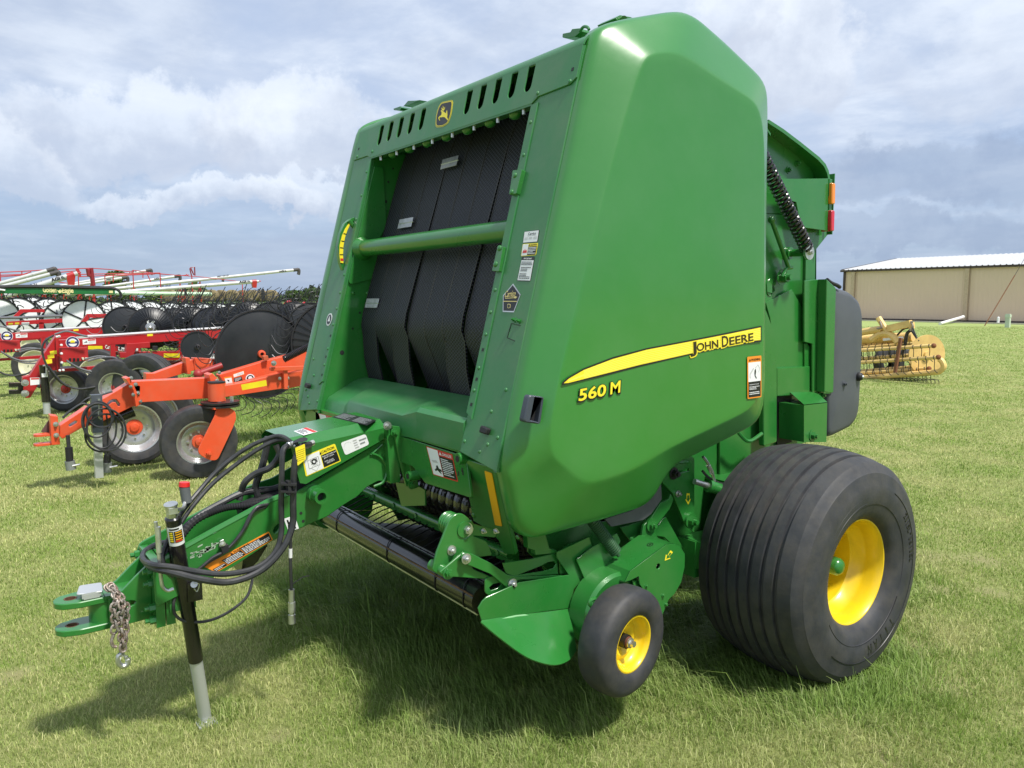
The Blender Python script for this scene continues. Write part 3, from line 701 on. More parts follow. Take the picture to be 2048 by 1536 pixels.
d.poly([(.55,.27),(.75,.20),(.88,.30),(.80,.40),(.79,.38),(.85,.30),(.74,.22),(.57,.29)], MATS['pale_grey_print'])
d.text('WARNING GATE LOCK', .12, .68, .80, .022, WHITE); d.lines(.12,.71,.88,.80,3, WHITE, seed=3); d.text('START SLOW', .12, .875, .66, .022, WHITE) if False else d.lines(.12,.84,.86,.92,2, WHITE, seed=4)
d.build(SP, 'warning_decal')

# ---- front frame posts
def post(side):
    X = lambda x: x if side > 0 else -x
    mb = MB(GDUST)
    zo = [(.685, 2.40), (.685, 1.06), (.80, 1.03), (.80, 2.62), (.685, 2.62)]
    # main face
    pts = [(X(x), (z)) for x, z in zo]
    q = [(x, F.uv(0,0)[1]) for x, z in []]
    def fu(x, z):  # point on the leaning face
        p = Vector((x, Yf(z), z)) - F.o; return (p.dot(F.u), p.dot(F.v))
    xi, xo = (.69, .93) if side > 0 else (.65, .868)
    X = lambda x: (xi+(x-.672)*(xo-xi)/.123) if side > 0 else -(xi+(x-.672)*(xo-xi)/.123)
    P = [fu(X(.672), 2.36), fu(X(.672), 1.08), fu(X(.795), 1.05), fu(X(.795), 2.50), fu(X(.672), 2.50)]
    mb.plate(F, P if side > 0 else P[::-1], .02, uv=True, bev=.003)
    # outer return
    x0, x1 = sorted((X(.795), X(.782)))
    mb.extr([(Yf(1.05, .015), 1.05), (Yf(2.50, .015), 2.50), (Yf(2.50, .12), 2.50), (Yf(1.05, .12), 1.05)], x0, x1)
    # inner rivet strip, stands a little proud
    P = [fu(X(.670), 2.34), fu(X(.670), 1.22), fu(X(.692), 1.20), fu(X(.692), 2.34)]
    mb.plate(F, P if side > 0 else P[::-1], .012, lift=.005, uv=True, bev=.002)
    for k, z in enumerate([2.27, 2.15, 2.03, 1.75, 1.66, 1.58, 1.50, 1.38, 1.30, 1.12]):
        u, v = fu(X(.681), z); mb.rivet(F, u, v, .008, .005 if z > 1.25 else 0, uv=True)
    for x, z in [(.755,1.13),(.735,1.10),(.78,1.16),(.775,1.32),(.745,1.24)]:
        u, v = fu(X(x), z); mb.rivet(F, u, v, .008, 0, uv=True)
    mb.use(BLACKM)
    for z in (1.445, 1.34, 1.25):
        u, v = fu(X(.682), z); mb.plate(F, [(u-.006,v-.006),(u+.006,v-.006),(u+.006,v+.006),(u-.006,v+.006)], .001, lift=.0062, uv=True, bev=0)
    o = mb.build('front_post', B); 
    return o
PN = post(1); PF = post(-1); lab(PN, 'near front post with stickers'); lab(PF, 'far front post')
# hinge lugs on the near post inner edge
for pts in ([(1385,1100),(1445,1095),(1408,1250),(1362,1255)],):
    mb = MB(GREEN); mb.plate(F, z3(*pts), .02, lift=.018, r=.004); mb.rivet(F, *z3((1400,1133))[0], .011, .018); mb.rivet(F, *z3((1378,1240))[0], .011, .018); mb.build('hinge_lug', PN)
mb = MB(GREEN); mb.plate(F, z4((1418,300),(1452,305),(1425,465),(1380,462)), .02, lift=.018, r=.004); mb.rivet(F, *z4((1430,318))[0], .012, .018); mb.rivet(F, *z4((1405,420))[0], .012, .018); mb.build('hinge_lug', PN)
# black rubber stops
for q, pr in ((z4((1325,1475))[0], PN), (z4((188,1190))[0], PF)):
    mb = MB(BLACKM); u, v = F.uv(*q); mb.plate(F, [(u-.022,v-.012),(u+.022,v-.014),(u+.026,v+.008),(u-.018,v+.014)], .02, lift=.02, uv=True, r=.006, bev=.004); mb.build('rubber_stop', pr)
# latch bolts and panel cutout
mb = MB(GREEN)
for q in z4((1503,768),(1532,775)): mb.bolt(F, *q, .007, .012)
mb.use(BLACKM)
cu = z4((1482,790),(1540,805),(1505,903),(1455,882))
for a, b in zip(cu[:3]+[cu[3]], cu[1:]+[cu[0]]):
    if (a, b) == (cu[1], cu[2]): continue
    A, Bq = F.p(*a)+F.n*.001, F.p(*b)+F.n*.001; mb.cyl(A, Bq, .0012, n=4)
mb.build('access_cover', PN)
# stickers on the near post
z7 = lambda *pts: [(960+x/6.983, 440+y/6.982) for x, y in pts]
d = Decal(F, z7((622,162),(832,138),(806,308),(600,325)), BLK, .001, .004)
d.rect(.03,.04,.97,.96, WHITE); d.text('Carrico', .30, .36, .82, .22, BLK); d.rect(.25,.42,.85,.44, BLK); d.lines(.1,.52,.34,.72,2, MATS['pale_grey_print'], seed=1); d.lines(.4,.52,.62,.72,2, MATS['pale_grey_print'], seed=2); d.lines(.7,.52,.95,.72,2, MATS['pale_grey_print'], seed=5)
lab(d.build(PN, 'sticker'), 'white dealer sticker')
d = Decal(F, z7((600,335),(812,320),(782,492),(575,508)), YDEC, .001, .004)
d.rect(.03,.05,.40,.95, WHITE); d.rect(.42,.26,.97,.95, BLK); d.text('CAUTION', .52, .21, .95, .13, BLK); d.poly([(.42,.2),(.465,.06),(.51,.2)], BLK)
d.poly([(.08,.75),(.13,.5),(.2,.62),(.22,.4),(.28,.6),(.34,.5),(.38,.75)], REDDEC); d.lines(.45,.32,.95,.9,5, WHITE, seed=6); d.build(PN, 'caution_sticker')
d = Decal(F, z7((590,512),(768,512),(706,858),(520,852)), BLK, .001, .006)
d.rect(.03,.15,.97,.97, WHITE); d.text('IMPORTANT', .2, .115, .82, .06, WHITE); d.lines(.08,.2,.94,.36,3, BLK, seed=7); d.lines(.12,.42,.9,.62,3, BLK, seed=8); d.lines(.1,.68,.9,.92,4, BLK, seed=9); d.build(PN, 'notice_sticker')
pent = z7((467,890),(572,1042),(477,1290),(322,1285),(326,1055)); mb = MB(ZINC); mb.plate(F, pent, .0008, lift=.0016, bev=0)
pc = [(sum(p[0] for p in pent)/5, sum(p[1] for p in pent)/5)]*5; inn = [(p[0]*.90+c[0]*.10, p[1]*.90+c[1]*.10) for p, c in zip(pent, pc)]
mb.use(BLK).plate(F, inn, .0005, lift=.0022, bev=0); mb.use(mat('gold_print', (.6,.5,.2), .5)); mb.plate(F, z7((332,1132),(524,1134),(521,1145),(332,1143)), .0004, lift=.0028, bev=0)
a, b = z7((350,1085),(495,1072)); mb.text(F, 'Carrico', a, b, .024, lift=.0028, shear=.3); mb.plate(F, z7((360,1094),(480,1084),(500,1064),(528,1078),(505,1100),(480,1093),(362,1102)), .0004, lift=.0030, bev=0)
mb.plate(F, z7((392,1178),(412,1172),(434,1180),(432,1225),(410,1236),(390,1228)), .0004, lift=.0028, bev=0); mb.use(BLK).plate(F, z7((398,1186),(412,1181),(428,1188),(425,1220),(410,1228),(397,1220)), .0004, lift=.0032, bev=0)
lab(mb.build('dealer_badge', PN), 'five-sided black dealer badge')
mb = MB(WHITE); u, v = F.uv(*z4((316,765))[0]); mb.plate(F, circle((u, v), .033, 20), .001, lift=.0016, uv=True, bev=0); mb.use(BLK).plate(F, circle((u, v), .026, 20), .0005, lift=.0022, uv=True, bev=0); mb.use(WHITE).plate(F, [(u-.013,v-.01),(u+.013,v-.01),(u,v+.018)], .0005, lift=.0028, uv=True, bev=0); lab(mb.build('sticker', PF), 'small round sticker')

# ---- slotted front beam
FB = F.shift(.006)
def fb(x, z): p = Vector((x, Yf(z), z)) - F.o; return (p.dot(F.u), p.dot(F.v))
holes = []
for cx, cy, hh in [(522,865,66),(583,840,66),(648,815,68),(717,790,70),(788,763,72),(1083,650,84),(1172,615,86),(1268,578,88),(1370,540,90),(1478,497,94)]:
    a = F.uv(*z3((cx+hh*.22, cy-hh))[0]); b = F.uv(*z3((cx-hh*.22, cy+hh))[0]); w = .0215
    A, Bq = Vector(a), Vector(b); dd = (A-Bq).normalized(); nn = Vector((-dd.y, dd.x)); h = []
    for k in range(9): t = math.pi*k/8; h.append(tuple(A-dd*w + (nn*math.cos(t)+dd*math.sin(t))*w))
    for k in range(9): t = math.pi*k/8; h.append(tuple(Bq+dd*w - (nn*math.cos(t)+dd*math.sin(t))*w))
    holes.append(h)
zt = 2.500
mb = MB(GDUST)
mb.plate(FB, [fb(-.868,2.358), fb(-.70,2.358), fb(-.66,2.342), fb(.69,2.342), fb(.72,2.362), fb(.90,2.368), fb(.93,2.385), fb(.93,zt), fb(-.868,zt)], .006, holes=holes, rh=True, uv=True, bev=.0015)
# rolled top
prof = []; y0, zz0 = Yf(zt, -.006), zt; cy, cz = y0+.058, zz0-.015
for k in range(10):
    t = math.radians(165-k*9.5); prof.append((cy+.060*math.cos(t), cz+.060*math.sin(t)))
prof += [(prof[-1][0]+.12, prof[-1][1]+.01)]
prof = [(y0, zz0-.001)]+prof
back = [(y+.004, z-.005) for y, z in reversed(prof)]
mb.extr(prof+back, -.868, .93)
# folded lower lip with its clips
mb.extr([(Yf(2.342,-.006),2.343),(Yf(2.342,-.006),2.336),(Yf(2.342,.05),2.341),(Yf(2.342,.05),2.348)], -.655, .69)
for q in z3((1520,597),(1726,521),(462,970),(365,1003)): mb.rivet(FB, *q, .009)
mb.use(BLACKM)
for q in z3((1745,443),(376,953)):
    u, v = FB.uv(*q); mb.plate(FB, [(u-.006,v-.006),(u+.006,v-.006),(u+.006,v+.006),(u-.006,v+.006)], .001, lift=.0012, uv=True, bev=0)
FBM = mb.build('front_beam', B); lab(FBM, 'slotted front beam with the emblem')
mb = MB(ZINC); gu = MB(GREEN)
for i in range(8):
    x = -.565+.170*i
    mb.cut(); mb.cyl((x, Yf(2.335,.01), 2.338), (x, Yf(2.335,.01), 2.318), .0075, n=8)
    # belt guide fingers behind the lip
    gu.cut(); gu.ball((x+.075, Yf(2.33,.04), 2.343), .034, 7, (1, .7, .70))
mb.build_each('clip_bolt', FBM); gu.build_each('belt_guide', FBM)
# emblem: shield with a leaping stag
em = MB(YDEC); sh = z3((905,655),(975,640),(980,655),(970,730),(950,790),(915,812),(875,816),(867,800),(872,740),(885,690))
em.plate(FB, sh, .0008, lift=.001, r=.012, bev=0)
c0 = (600+924/3.2, 731/3.2); k_ = lambda pts, f: [(c0[0]+(x-c0[0])*f, c0[1]+(y-c0[1])*f) for x, y in pts]
em.use(BLK).plate(FB, k_(sh, .965), .0005, lift=.0014, r=.012, bev=0); em.use(YDEC).plate(FB, k_(sh, .93), .0005, lift=.0018, r=.012, bev=0); em.use(BLK).plate(FB, k_(sh, .875), .0005, lift=.0022, r=.012, bev=0)
em.use(YDEC).plate(FB, z3((917,712),(923,716),(930,722),(938,728),(940,712),(944,706),(945,722),(946,738),(944,752),(950,766),(948,772),(938,760),(930,752),(918,750),(908,752),(898,752),(894,762),(900,774),(894,770),(888,756),(896,745),(906,740),(910,730),(909,716),(904,712),(908,706)), .0004, lift=.0028, bev=0)
em.plate(FB, z3((912,706),(908,690),(912,692),(915,700),(918,698),(918,678),(922,690),(921,700),(925,700),(930,686),(931,694),(926,706),(920,711)), .0004, lift=.0028, bev=0)
em.build('emblem', FBM)

# ---- reveals beside the opening
def reveal(x, name='side_sheet'):
    mb = MB(GREEN); P = PX(x) if x < 0 else PXn(x)
    pts = [(Yf(2.36,.012),2.36),(-.35,2.45),(-.2,1.0),(Yf(1.06,.012),1.06)]
    s_ = 1 if x < 0 else -1
    mb.plate(P, [(s_*a, b) for a, b in pts] , .008, uv=True, bev=.001); return mb, P
mb, P = reveal(-.652)
yy = lambda z, d: Yf(z, d)
mb.plate(P, [(yy(2.30,.02),2.30),(yy(2.30,.07),2.30),(yy(2.0,.16),2.0),(yy(1.93,.13),1.93),(yy(1.93,.015),1.93)], .012, lift=.012, uv=True, r=.01)
mb.plate(P, [(yy(1.90,.012),1.90),(yy(1.96,.09),1.96),(yy(1.86,.25),1.86),(yy(1.76,.26),1.76),(yy(1.72,.014),1.70)], .010, lift=.010, uv=True, r=.03)
for z, dd in [(2.14,.05),(2.06,.13),(2.05,.03),(1.97,.03),(1.66,.06),(1.66,.14),(1.97,.17)]: mb.rivet(P, yy(z, dd), z, .010, .0, uv=True)
mb.use(BLACKM)
for z, dd, r_ in [(2.23,.12,.006),(2.13,.13,.008),(1.48,.10,.006),(1.36,.07,.012),(1.56,.12,.006),(1.17,.13,.007),(2.3,.13,.005)]: mb.plate(P, circle((yy(z, dd), z), r_, 10), .001, lift=.001, uv=True, bev=0)
mb.build('side_sheet', B)
mb, P = reveal(.695); mb.build('side_sheet', B)

# ---- bale size indicator: yellow arc on the far post
arcp = PX(-.70)
mb = MB(GREEN); mb.plate(arcp, z4((495,105),(500,125),(440,150),(415,220),(400,300),(405,380),(415,440),(402,448),(385,400),(370,300),(385,215),(415,150),(450,120)), .03, lift=.0)
mb.use(YDEC)
outer = [(440,148),(415,185),(395,230),(380,290),(378,350),(385,402)]; inner_ = [(405,405),(402,350),(405,295),(415,240),(430,195),(449,155)]
mb.plate(arcp, z4(*outer, *inner_), .004, lift=.004)
mb.use(BLK)
for a, b in [((404,215),(424,220)),((390,262),(410,266)),((382,305),(403,308)),((380,350),(402,350))]:
    q = z4((a[0],a[1]-3),(b[0],b[1]-3),(b[0],b[1]+3),(a[0],a[1]+3)); mb.plate(arcp, q, .001, lift=.005, bev=0)
mb.use(REDDEC).plate(arcp, z4((384,374),(403,374),(403,390),(386,390)), .001, lift=.005, bev=0)
lab(mb.build('bale_size_gauge', B), 'yellow curved bale size scale')
mb = MB(GREEN); mb.tube([arcp.p(*z4((440,130))[0]), arcp.p(*z4((470,170))[0]), arcp.p(*z4((510,240))[0])], .012, 8, 3); mb.build('gauge_bracket', B)

# ---- belts
bm = bpy.data.materials.new('diamond_tread_belt'); bm.use_nodes = True
def beltmat():
    nt = bm.node_tree; N = nt.nodes; L = nt.links; b = N['Principled BSDF']
    tc = N.new('ShaderNodeTexCoord'); sp = N.new('ShaderNodeSeparateXYZ'); L.new(tc.outputs['Object'], sp.inputs[0])
    def M(op, a, c=None):
        m = N.new('ShaderNodeMath'); m.operation = op
        for i, q in enumerate((a, c)):
            if q is None: continue
            if isinstance(q, (int, float)): m.inputs[i].default_value = q
            else: L.new(q, m.inputs[i])
        return m.outputs[0]
    s1 = M('ABSOLUTE', M('SINE', M('ADD', M('MULTIPLY', sp.outputs[0], 132), M('MULTIPLY', sp.outputs[2], 205))))
    s2 = M('ABSOLUTE', M('SINE', M('SUBTRACT', M('MULTIPLY', sp.outputs[0], 132), M('MULTIPLY', sp.outputs[2], 205))))
    h = M('MINIMUM', s1, s2); st_ = N.new('ShaderNodeMapRange'); L.new(h, st_.inputs[0]); st_.inputs[1].default_value = .10; st_.inputs[2].default_value = .34
    no = N.new('ShaderNodeTexNoise'); no.inputs['Scale'].default_value = 5; no.inputs['Detail'].default_value = 7; L.new(tc.outputs['Object'], no.inputs['Vector'])
    mr = N.new('ShaderNodeMapRange'); L.new(no.outputs[0], mr.inputs[0]); mr.inputs[1].default_value = .45; mr.inputs[2].default_value = .75; mr.inputs[3].default_value = 0; mr.inputs[4].default_value = .3
    m1 = N.new('ShaderNodeMix'); m1.data_type = 'RGBA'; L.new(st_.outputs[0], m1.inputs[0]); m1.inputs[6].default_value = (.095,.103,.130,1); m1.inputs[7].default_value = (.003,.0035,.006,1)
    m2 = N.new('ShaderNodeMix'); m2.data_type = 'RGBA'; L.new(mr.outputs[0], m2.inputs[0]); L.new(m1.outputs[2], m2.inputs[6]); m2.inputs[7].default_value = (.032,.030,.026,1)
    L.new(m2.outputs[2], b.inputs['Base Color']); b.inputs['Roughness'].default_value = .5; b.inputs['Specular IOR Level'].default_value = .35
    bp = N.new('ShaderNodeBump'); bp.invert = True; bp.inputs['Strength'].default_value = .8; bp.inputs['Distance'].default_value = .004; L.new(st_.outputs[0], bp.inputs['Height']); L.new(bp.outputs[0], b.inputs['Normal'])
beltmat()
def arcpts(c, r, a0, a1, n): return [(c[0]+r*math.cos(R(a0+(a1-a0)*i/n)), c[1]+r*math.sin(R(a0+(a1-a0)*i/n))) for i in range(n+1)]
belts = []
for i in range(8):
    x0 = -.637+.1635*i; x1 = x0+.155
    back = i in (1, 3, 4, 6)
    top = [(-.70, 2.50), (-.84, 2.49), (-.93, 2.45), (-1.00, 2.38), (-1.045, 2.28)]
    mid = [(-1.265-.006*(i % 3), 1.56), (-1.275-.006*(i % 3), 1.50), (-1.268, 1.455)]
    low = [(-1.165, 1.215), (-1.10, 1.08)] if back else [(-1.262, 1.33), (-1.235, 1.20), (-1.20, 1.08)]
    pl_ = top+mid+low
    th = .009; n = len(pl_); mb = MB(bm); vs = []
    nrm = []
    for k in range(n):
        a = Vector(pl_[max(0, k-1)]); b = Vector(pl_[min(n-1, k+1)]); dd = (b-a).normalized(); nrm.append(Vector((dd.y, -dd.x)))
    for x in (x0, x1):
        for k in range(n): vs.append((x, *pl_[k]))
        for k in range(n): q = Vector(pl_[k])-nrm[k]*th; vs.append((x, q.x, q.y))
    fs = []
    for k in range(n-1):
        fs += [(k, k+1, 2*n+k+1, 2*n+k), (n+k, 3*n+k, 3*n+k+1, n+k+1), (k, n+k, n+k+1, k+1), (2*n+k, 2*n+k+1, 3*n+k+1, 3*n+k)]
    mb.add(vs, fs); mb.use(mat('worn_belt_edge', (.06,.055,.05), .6, var=.3))
    for xa in (x0, x1-.0035):
        ev = [(xx, *(Vector(pl_[k])+nrm[k]*.0012)) for xx in (xa, xa+.0035) for k in range(n)]; mb.add(ev, [(k, k+1, n+k+1, n+k) for k in range(n-1)])
    belts.append(mb.build('belt', B))
BP = Plane((0, -1, .27), 1.6965-.0, (1,0,0))
for (cx, cy), bi in (((901,326), 3), ((813,447), 1), ((746,607), 0)):
    P_ = Plane((0,-1,.29), 1.045+.29*2.32, (1,0,0)).shift(.004); u, v = P_.uv(cx, cy); mb = MB(ZINC)
    for k in range(13):
        x = u-.065+.13*k/12; mb.plate(P_, [(x-.0036,v-.024),(x+.0036,v-.024),(x+.0036,v+.024),(x-.0036,v+.024)], .004, lift=.008, uv=True, bev=.0008)
    mb.cyl(P_.at(u-.072, v, .006), P_.at(u+.078, v, .006), .003, n=6); mb.build('belt_lacing', belts[bi])
# dark rollers seen behind the belts
for y, z, r_ in ((-.86, 2.38, .08), (-1.10, 1.12, .05), (-.80, 1.15, .09)):
    mb = MB(GREEN if z > 2 else BLACKM); mb.cyl((-.66, y+.0, z), (.66, y, z), r_, n=24); mb.build('belt_roller', B)
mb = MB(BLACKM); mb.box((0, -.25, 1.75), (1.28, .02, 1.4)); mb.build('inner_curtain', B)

# ---- cross tube
mb = MB(GREEN); ty, tz = -1.255, 1.884
mb.cyl((-.65, ty, tz), (.70, ty, tz), .041, n=32); mb.rev([(0,.060),(.010,.058),(.025,.049),(.05,.042)], (-.65, ty, tz), (1,0,0), 28); mb.build('cross_tube', B)

# ---- apron under the opening
mb = MB(GDUST)
pr = [(-1.25,1.228),(-1.29,1.222),(-1.32,1.212),(-1.455,1.140),(-1.47,1.120),(-1.485,1.060),(-1.45,1.05),(-1.25,1.05)]
mb.extr(pr, -.65, -.42)
pr2 = [(-1.25,1.228),(-1.33,1.222),(-1.36,1.218),(-1.485,1.200),(-1.502,1.183),(-1.505,1.078),(-1.46,1.06),(-1.25,1.05)]
mb.extr(pr2, .34, .69); 
n = len(pr); pm = [(-1.20,1.228),(-1.41,1.274),(-1.435,1.264),(-1.525,1.20),(-1.545,1.178),(-1.55,1.06),(-1.50,1.053),(-1.30,1.05)]
pr3 = [(-1.25,1.228),(-1.30,1.224),(-1.33,1.216),(-1.475,1.168),(-1.492,1.150),(-1.502,1.066),(-1.46,1.053),(-1.25,1.05)]
vs = [(x, y, z) for x, P_ in ((-.42, pr), (-.33, pr3), (.20, pr3), (.34, pr2)) for y, z in P_]
mb.add(vs, [(k*n+i, k*n+(i+1) % n, (k+1)*n+(i+1) % n, (k+1)*n+i) for k in range(3) for i in range(n)])
mb.build('apron', B)
# ---- cross beam with the red danger sticker
CBY = -1.50; CB = PY(CBY)
mb = MB(GREEN); u0 = -.70
mb.plate(CB, [(-.72,1.075),(.70,1.060),(.735,.915),(.40,.905),(.30,.955),(-.72,.955)], .012, uv=True, r=.01, bev=.002)
mb.extr([(CBY-.002,1.078),(CBY+.08,1.082),(CBY+.08,1.076),(CBY-.002,1.070)], -.72, .70)
mb.cyl(CB.at(.69,1.055,-.01), CB.at(.69,1.055,.03), .022, n=16); mb.cyl(CB.at(.33,.925,-.01), CB.at(.33,.925,.04), .020, n=16)
mb.use(BLACKM); mb.cyl(CB.at(.69,1.055,.03), CB.at(.69,1.055,.0305), .012, n=12); mb.cyl(CB.at(.33,.925,.04), CB.at(.33,.925,.0405), .011, n=12)
for q in z5((840,355),(845,372),(818,375)): 
    u, v = CB.uv(*q); mb.plate(CB, [(u-.004,v-.008),(u+.004,v-.008),(u+.004,v+.008),(u-.004,v+.008)], .001, lift=.001, uv=True, bev=0)
XB = mb.build('cross_beam', B)
def danger(q, nm):
    d = Decal(CB, q, REDDEC, .001, .004); d.rect(.03,.03,.44,.97, WHITE); d.rect(.46,.22,.97,.95, BLK); d.text('DANGER', .60, .17, .95, .10, WHITE); d.poly([(.49,.17),(.535,.05),(.58,.17)], WHITE)
    d.poly([(.24,.62),(.30,.60),(.33,.70),(.42,.72),(.44,.80),(.36,.79),(.40,.88),(.34,.86),(.25,.78),(.16,.84),(.14,.78),(.22,.72)], BLK); d.poly([(.1,.45),(.3,.42),(.36,.5),(.14,.53)], MATS['pale_grey_print'])
    d.lines(.50,.28,.93,.9,9, WHITE, seed=11); return d.build(XB, nm)
danger(z5((628,213),(782,262),(817,425),(670,382)), 'danger_sticker')
uL = CB.uv(638, 829); 
d = Decal(CB, z9((1232,30),(1395,70),(1420,150),(1260,110)), REDDEC, .001, .004); d.rect(.03,.05,.45,.95, WHITE); d.text('DANGER', .5, .4, .95, .2, WHITE); d.build(XB, 'danger_sticker')

# ---- lower columns beside the pickup
def column(s_):
    mb = MB(GREEN); fl = PY(-1.45)
    # folded sheet going down and back from the post
    A = [(.70,-1.505,1.06),(.735,-1.50,.90),(.765,-1.40,.745),(.79,-1.285,.62),(.815,-1.30,.60),(.835,-1.33,.62),(.80,-1.50,1.04)]
    if s_ > 0:
        cp = Plane((0.0,-1,-.43), 1.50-.43*1.04, (1,0,0))
        mb.plate(cp, z5((862,292),(1030,347),(1155,855),(1085,850),(1055,770),(1020,735),(965,690),(905,655),(880,520)), .012, r=.008, bev=.002)
        mb.plate(cp, z5((1026,350),(1048,366),(1158,845),(1142,855)), .02, lift=.006, bev=.003)
        mb.rivet(cp, *z5((908,622))[0], .012); mb.rivet(cp, *z5((1168,752))[0], .01)
        mb.use(AMBER).plate(cp, z5((975,357),(1018,372),(1078,685),(1038,678)), .002, lift=.003, r=.004, bev=0)
    else:
        mb.plate(PY(-1.50), [(-.868,1.06),(-.66,1.06),(-.70,.88),(-.82,.80)], .012, uv=True)
        mb.plate(PX(-.86), [(-1.52,1.07),(-1.50,1.07),(-1.28,.62),(-1.35,.62)], .008, uv=True)
    return mb.build('lower_post', B)
lab(column(1), 'near lower post with the amber reflector'); column(-1)
# ================================================================== tongue and hitch
TN = PX(.150); TF = PX(-.150)
mb = MB(GREEN)
near = z2((640,735),(1180,440),(1300,400),(1420,330),(1730,138),(1742,150),(1742,352),(1700,345),(1640,378),(1600,420),(1520,470),(1450,520),(1330,572),(1180,640),(1000,760),(800,870),(640,950),(625,960),(612,940),(600,790),(615,752))
mb.plate(TN, near, .012, r=.012, bev=.003, holes=[[TN.uv(*p) for p in z9((805,1180),(800,1160),(815,1125),(850,1095),(860,1100),(858,1130),(840,1165),(820,1182))]], rh=True)
def onfar(p): q = TN.uv(*p); return q
farp = [TN.uv(*p) for p in near]
mb.plate(TF, farp, .012, lift=.012, uv=True, r=.012, bev=.003)
# rounded folded lips on top and bottom of the near plate
lip = [TN.p(*p)+Vector((-.012, 0, .0)) for p in z2((650,735),(920,585),(1180,445),(1300,402))]; mb.tube(lip, .014, 8, 0)
# belly plate and front closing plate
b0 = [TN.p(*p) for p in z2((625,955),(1000,757),(1330,568))]
for a, b in zip(b0, b0[1:]): mb.add([a+Vector((-.01,0,.02)), b+Vector((-.01,0,.02)), b+Vector((-.29,0,.02)), a+Vector((-.29,0,.02))], [(0,1,2,3)])
TG = mb.build('tongue', B)
mb = MB(GREEN); mb.tube([TN.p(*z9((1840,330))[0])+Vector((.004,0,0)), TN.p(*z9((1730,430))[0])+Vector((.004,0,0))], .005, 6, 0)
arc = [TN.p(*q)+Vector((.004,0,0)) for q in z2((1660,210),(1700,225),(1730,260),(1738,300),(1720,350),(1675,372))]; mb.tube(arc, .006, 6, 5)
mb.build('weld_seam', TG)
mb = MB(BLACKM)
for q in z9((1065,990),(1087,1067)) + z2((1748,205),(1760,286)): u, v = TN.uv(*q); mb.plate(TN, circle((u, v), .006, 10), .001, lift=.001, uv=True, bev=0)
mb.build('bolt_hole', TG)
mb = MB(GREEN); c = TN.p(*z9((1195,800))[0]); mb.pipe(c, c+Vector((.075,0,0)), .028, .018, 24); mb.cyl(c, c+Vector((.03,0,0)), .034, n=24); mb.use(BLACKM).cyl(c+Vector((.02,0,0)), c+Vector((.045,0,0)), .019, n=16); mb.build('pivot_sleeve', TG)
d = Decal(TN, z9((130,1500),(755,1165),(795,1245),(250,1560)), ORDEC, .001, .004)
d.rect(.22,.30,.52,.92, BLK); d.rect(.53,.14,.985,.92, BLK); d.rect(.02,.62,.21,.92, BLK); d.text('WARNING', .42, .26, .66, .20, BLK); d.poly([(.37,.26),(.39,.08),(.41,.26)], BLK)
d.lines(.54,.2,.97,.88,5, WHITE, seed=12); d.lines(.23,.36,.51,.88,4, WHITE, seed=13); d.lines(.03,.66,.2,.9,2, WHITE, seed=14); d.build(TG, 'warning_sticker')
mb = MB(WHITE); mb.plate(TN, z9((900,1045),(1005,1010),(1045,1138),(945,1165)), .0008, lift=.001, r=.003, bev=0); mb.use(BLK)
mb.plate(TN, z9((925,1058),(940,1052),(950,1075),(990,1060),(1000,1085),(960,1100),(975,1125),(1010,1110),(1020,1135),(1005,1140),(998,1128),(965,1140),(938,1095)), .0004, lift=.0016, bev=0); lab(mb.build('sticker', TG), 'small white square sticker')
# chipped paint on the tongue
mb = MB(mat('scuffed_grey', (.32,.40,.30), .7)); rr = random.Random(4)
for i in range(46):
    px = rr.gauss(410, 14); py = 1100+(px-410)*-.35+rr.gauss(0, 5); u, v = TN.uv(px, py); w = rr.uniform(.002, .009); h = rr.uniform(.001, .003); a = rr.uniform(.2, .8)
    mb.plate(TN, [(u-w, v-h), (u+w, v-h+w*a), (u+w, v+h+w*a), (u-w, v+h)], .0003, lift=.0006, uv=True, bev=0)
mb.build('paint_scuff', TG)

# hood over the tongue
H1, H2 = PX(.175), PX(-.175)
fN = H1.p(581,890); rN = H1.p(770,851); dN = H1.p(*z2((1330,360))[0]); eN = H1.p(770,876)
mir = lambda p: Vector((-p.x, p.y, p.z))
tz_ = Vector((-.055, 0, .018))                     # the top is narrower than the skirt
fT, rT = H1.p(*z2((1272,172))[0])+tz_, H1.p(*z2((1735,72))[0])+tz_
fS, rS = H1.p(*z2((1225,255))[0]), H1.p(*z2((1725,180))[0])
fS = H1.p(*z9((995,470))[0]); sh_ = [fT, rT]
mb = MB(GREEN)
v = [fT, rT, H1.p(766,868), H1.p(766,884), H1.p(608,969), H1.p(602,968), H1.p(583,920)]
f0 = fT+Vector((.055,0,-.03)); r0 = rT+Vector((.055,0,-.03))
vs = [fT, rT, r0, H1.p(768,878), H1.p(612,968), H1.p(600,966), f0]
vs2 = [mir(q) for q in vs]; V = vs+vs2; n = 7
mb.add(V, [(0,1,2,6),(6,2,3,4,5),(0,7,8,1),(7,13,9,8),(13,12,11,10,9),(1,8,9,10,3,2)])
mb.add([q+Vector((0,.004,0)) for q in (fT, f0, H1.p(600,966)+Vector((-.01,0,0)), mir(H1.p(600,966))+Vector((.01,0,0)), mir(f0), mir(fT))], [(0,1,2,3,4,5)][:0])
HD = mb.build('tongue_hood', B, sharp=20)
def plane3(a, b, c): n_ = (b-a).cross(c-a).normalized(); n_ = n_ if n_.dot(CAM-a) > 0 else -n_; return Plane(n_, n_.dot(a), (b-a))
ht = plane3(fT, rT, mir(fT)); hs = plane3(f0, H1.p(768,878), H1.p(612,968))
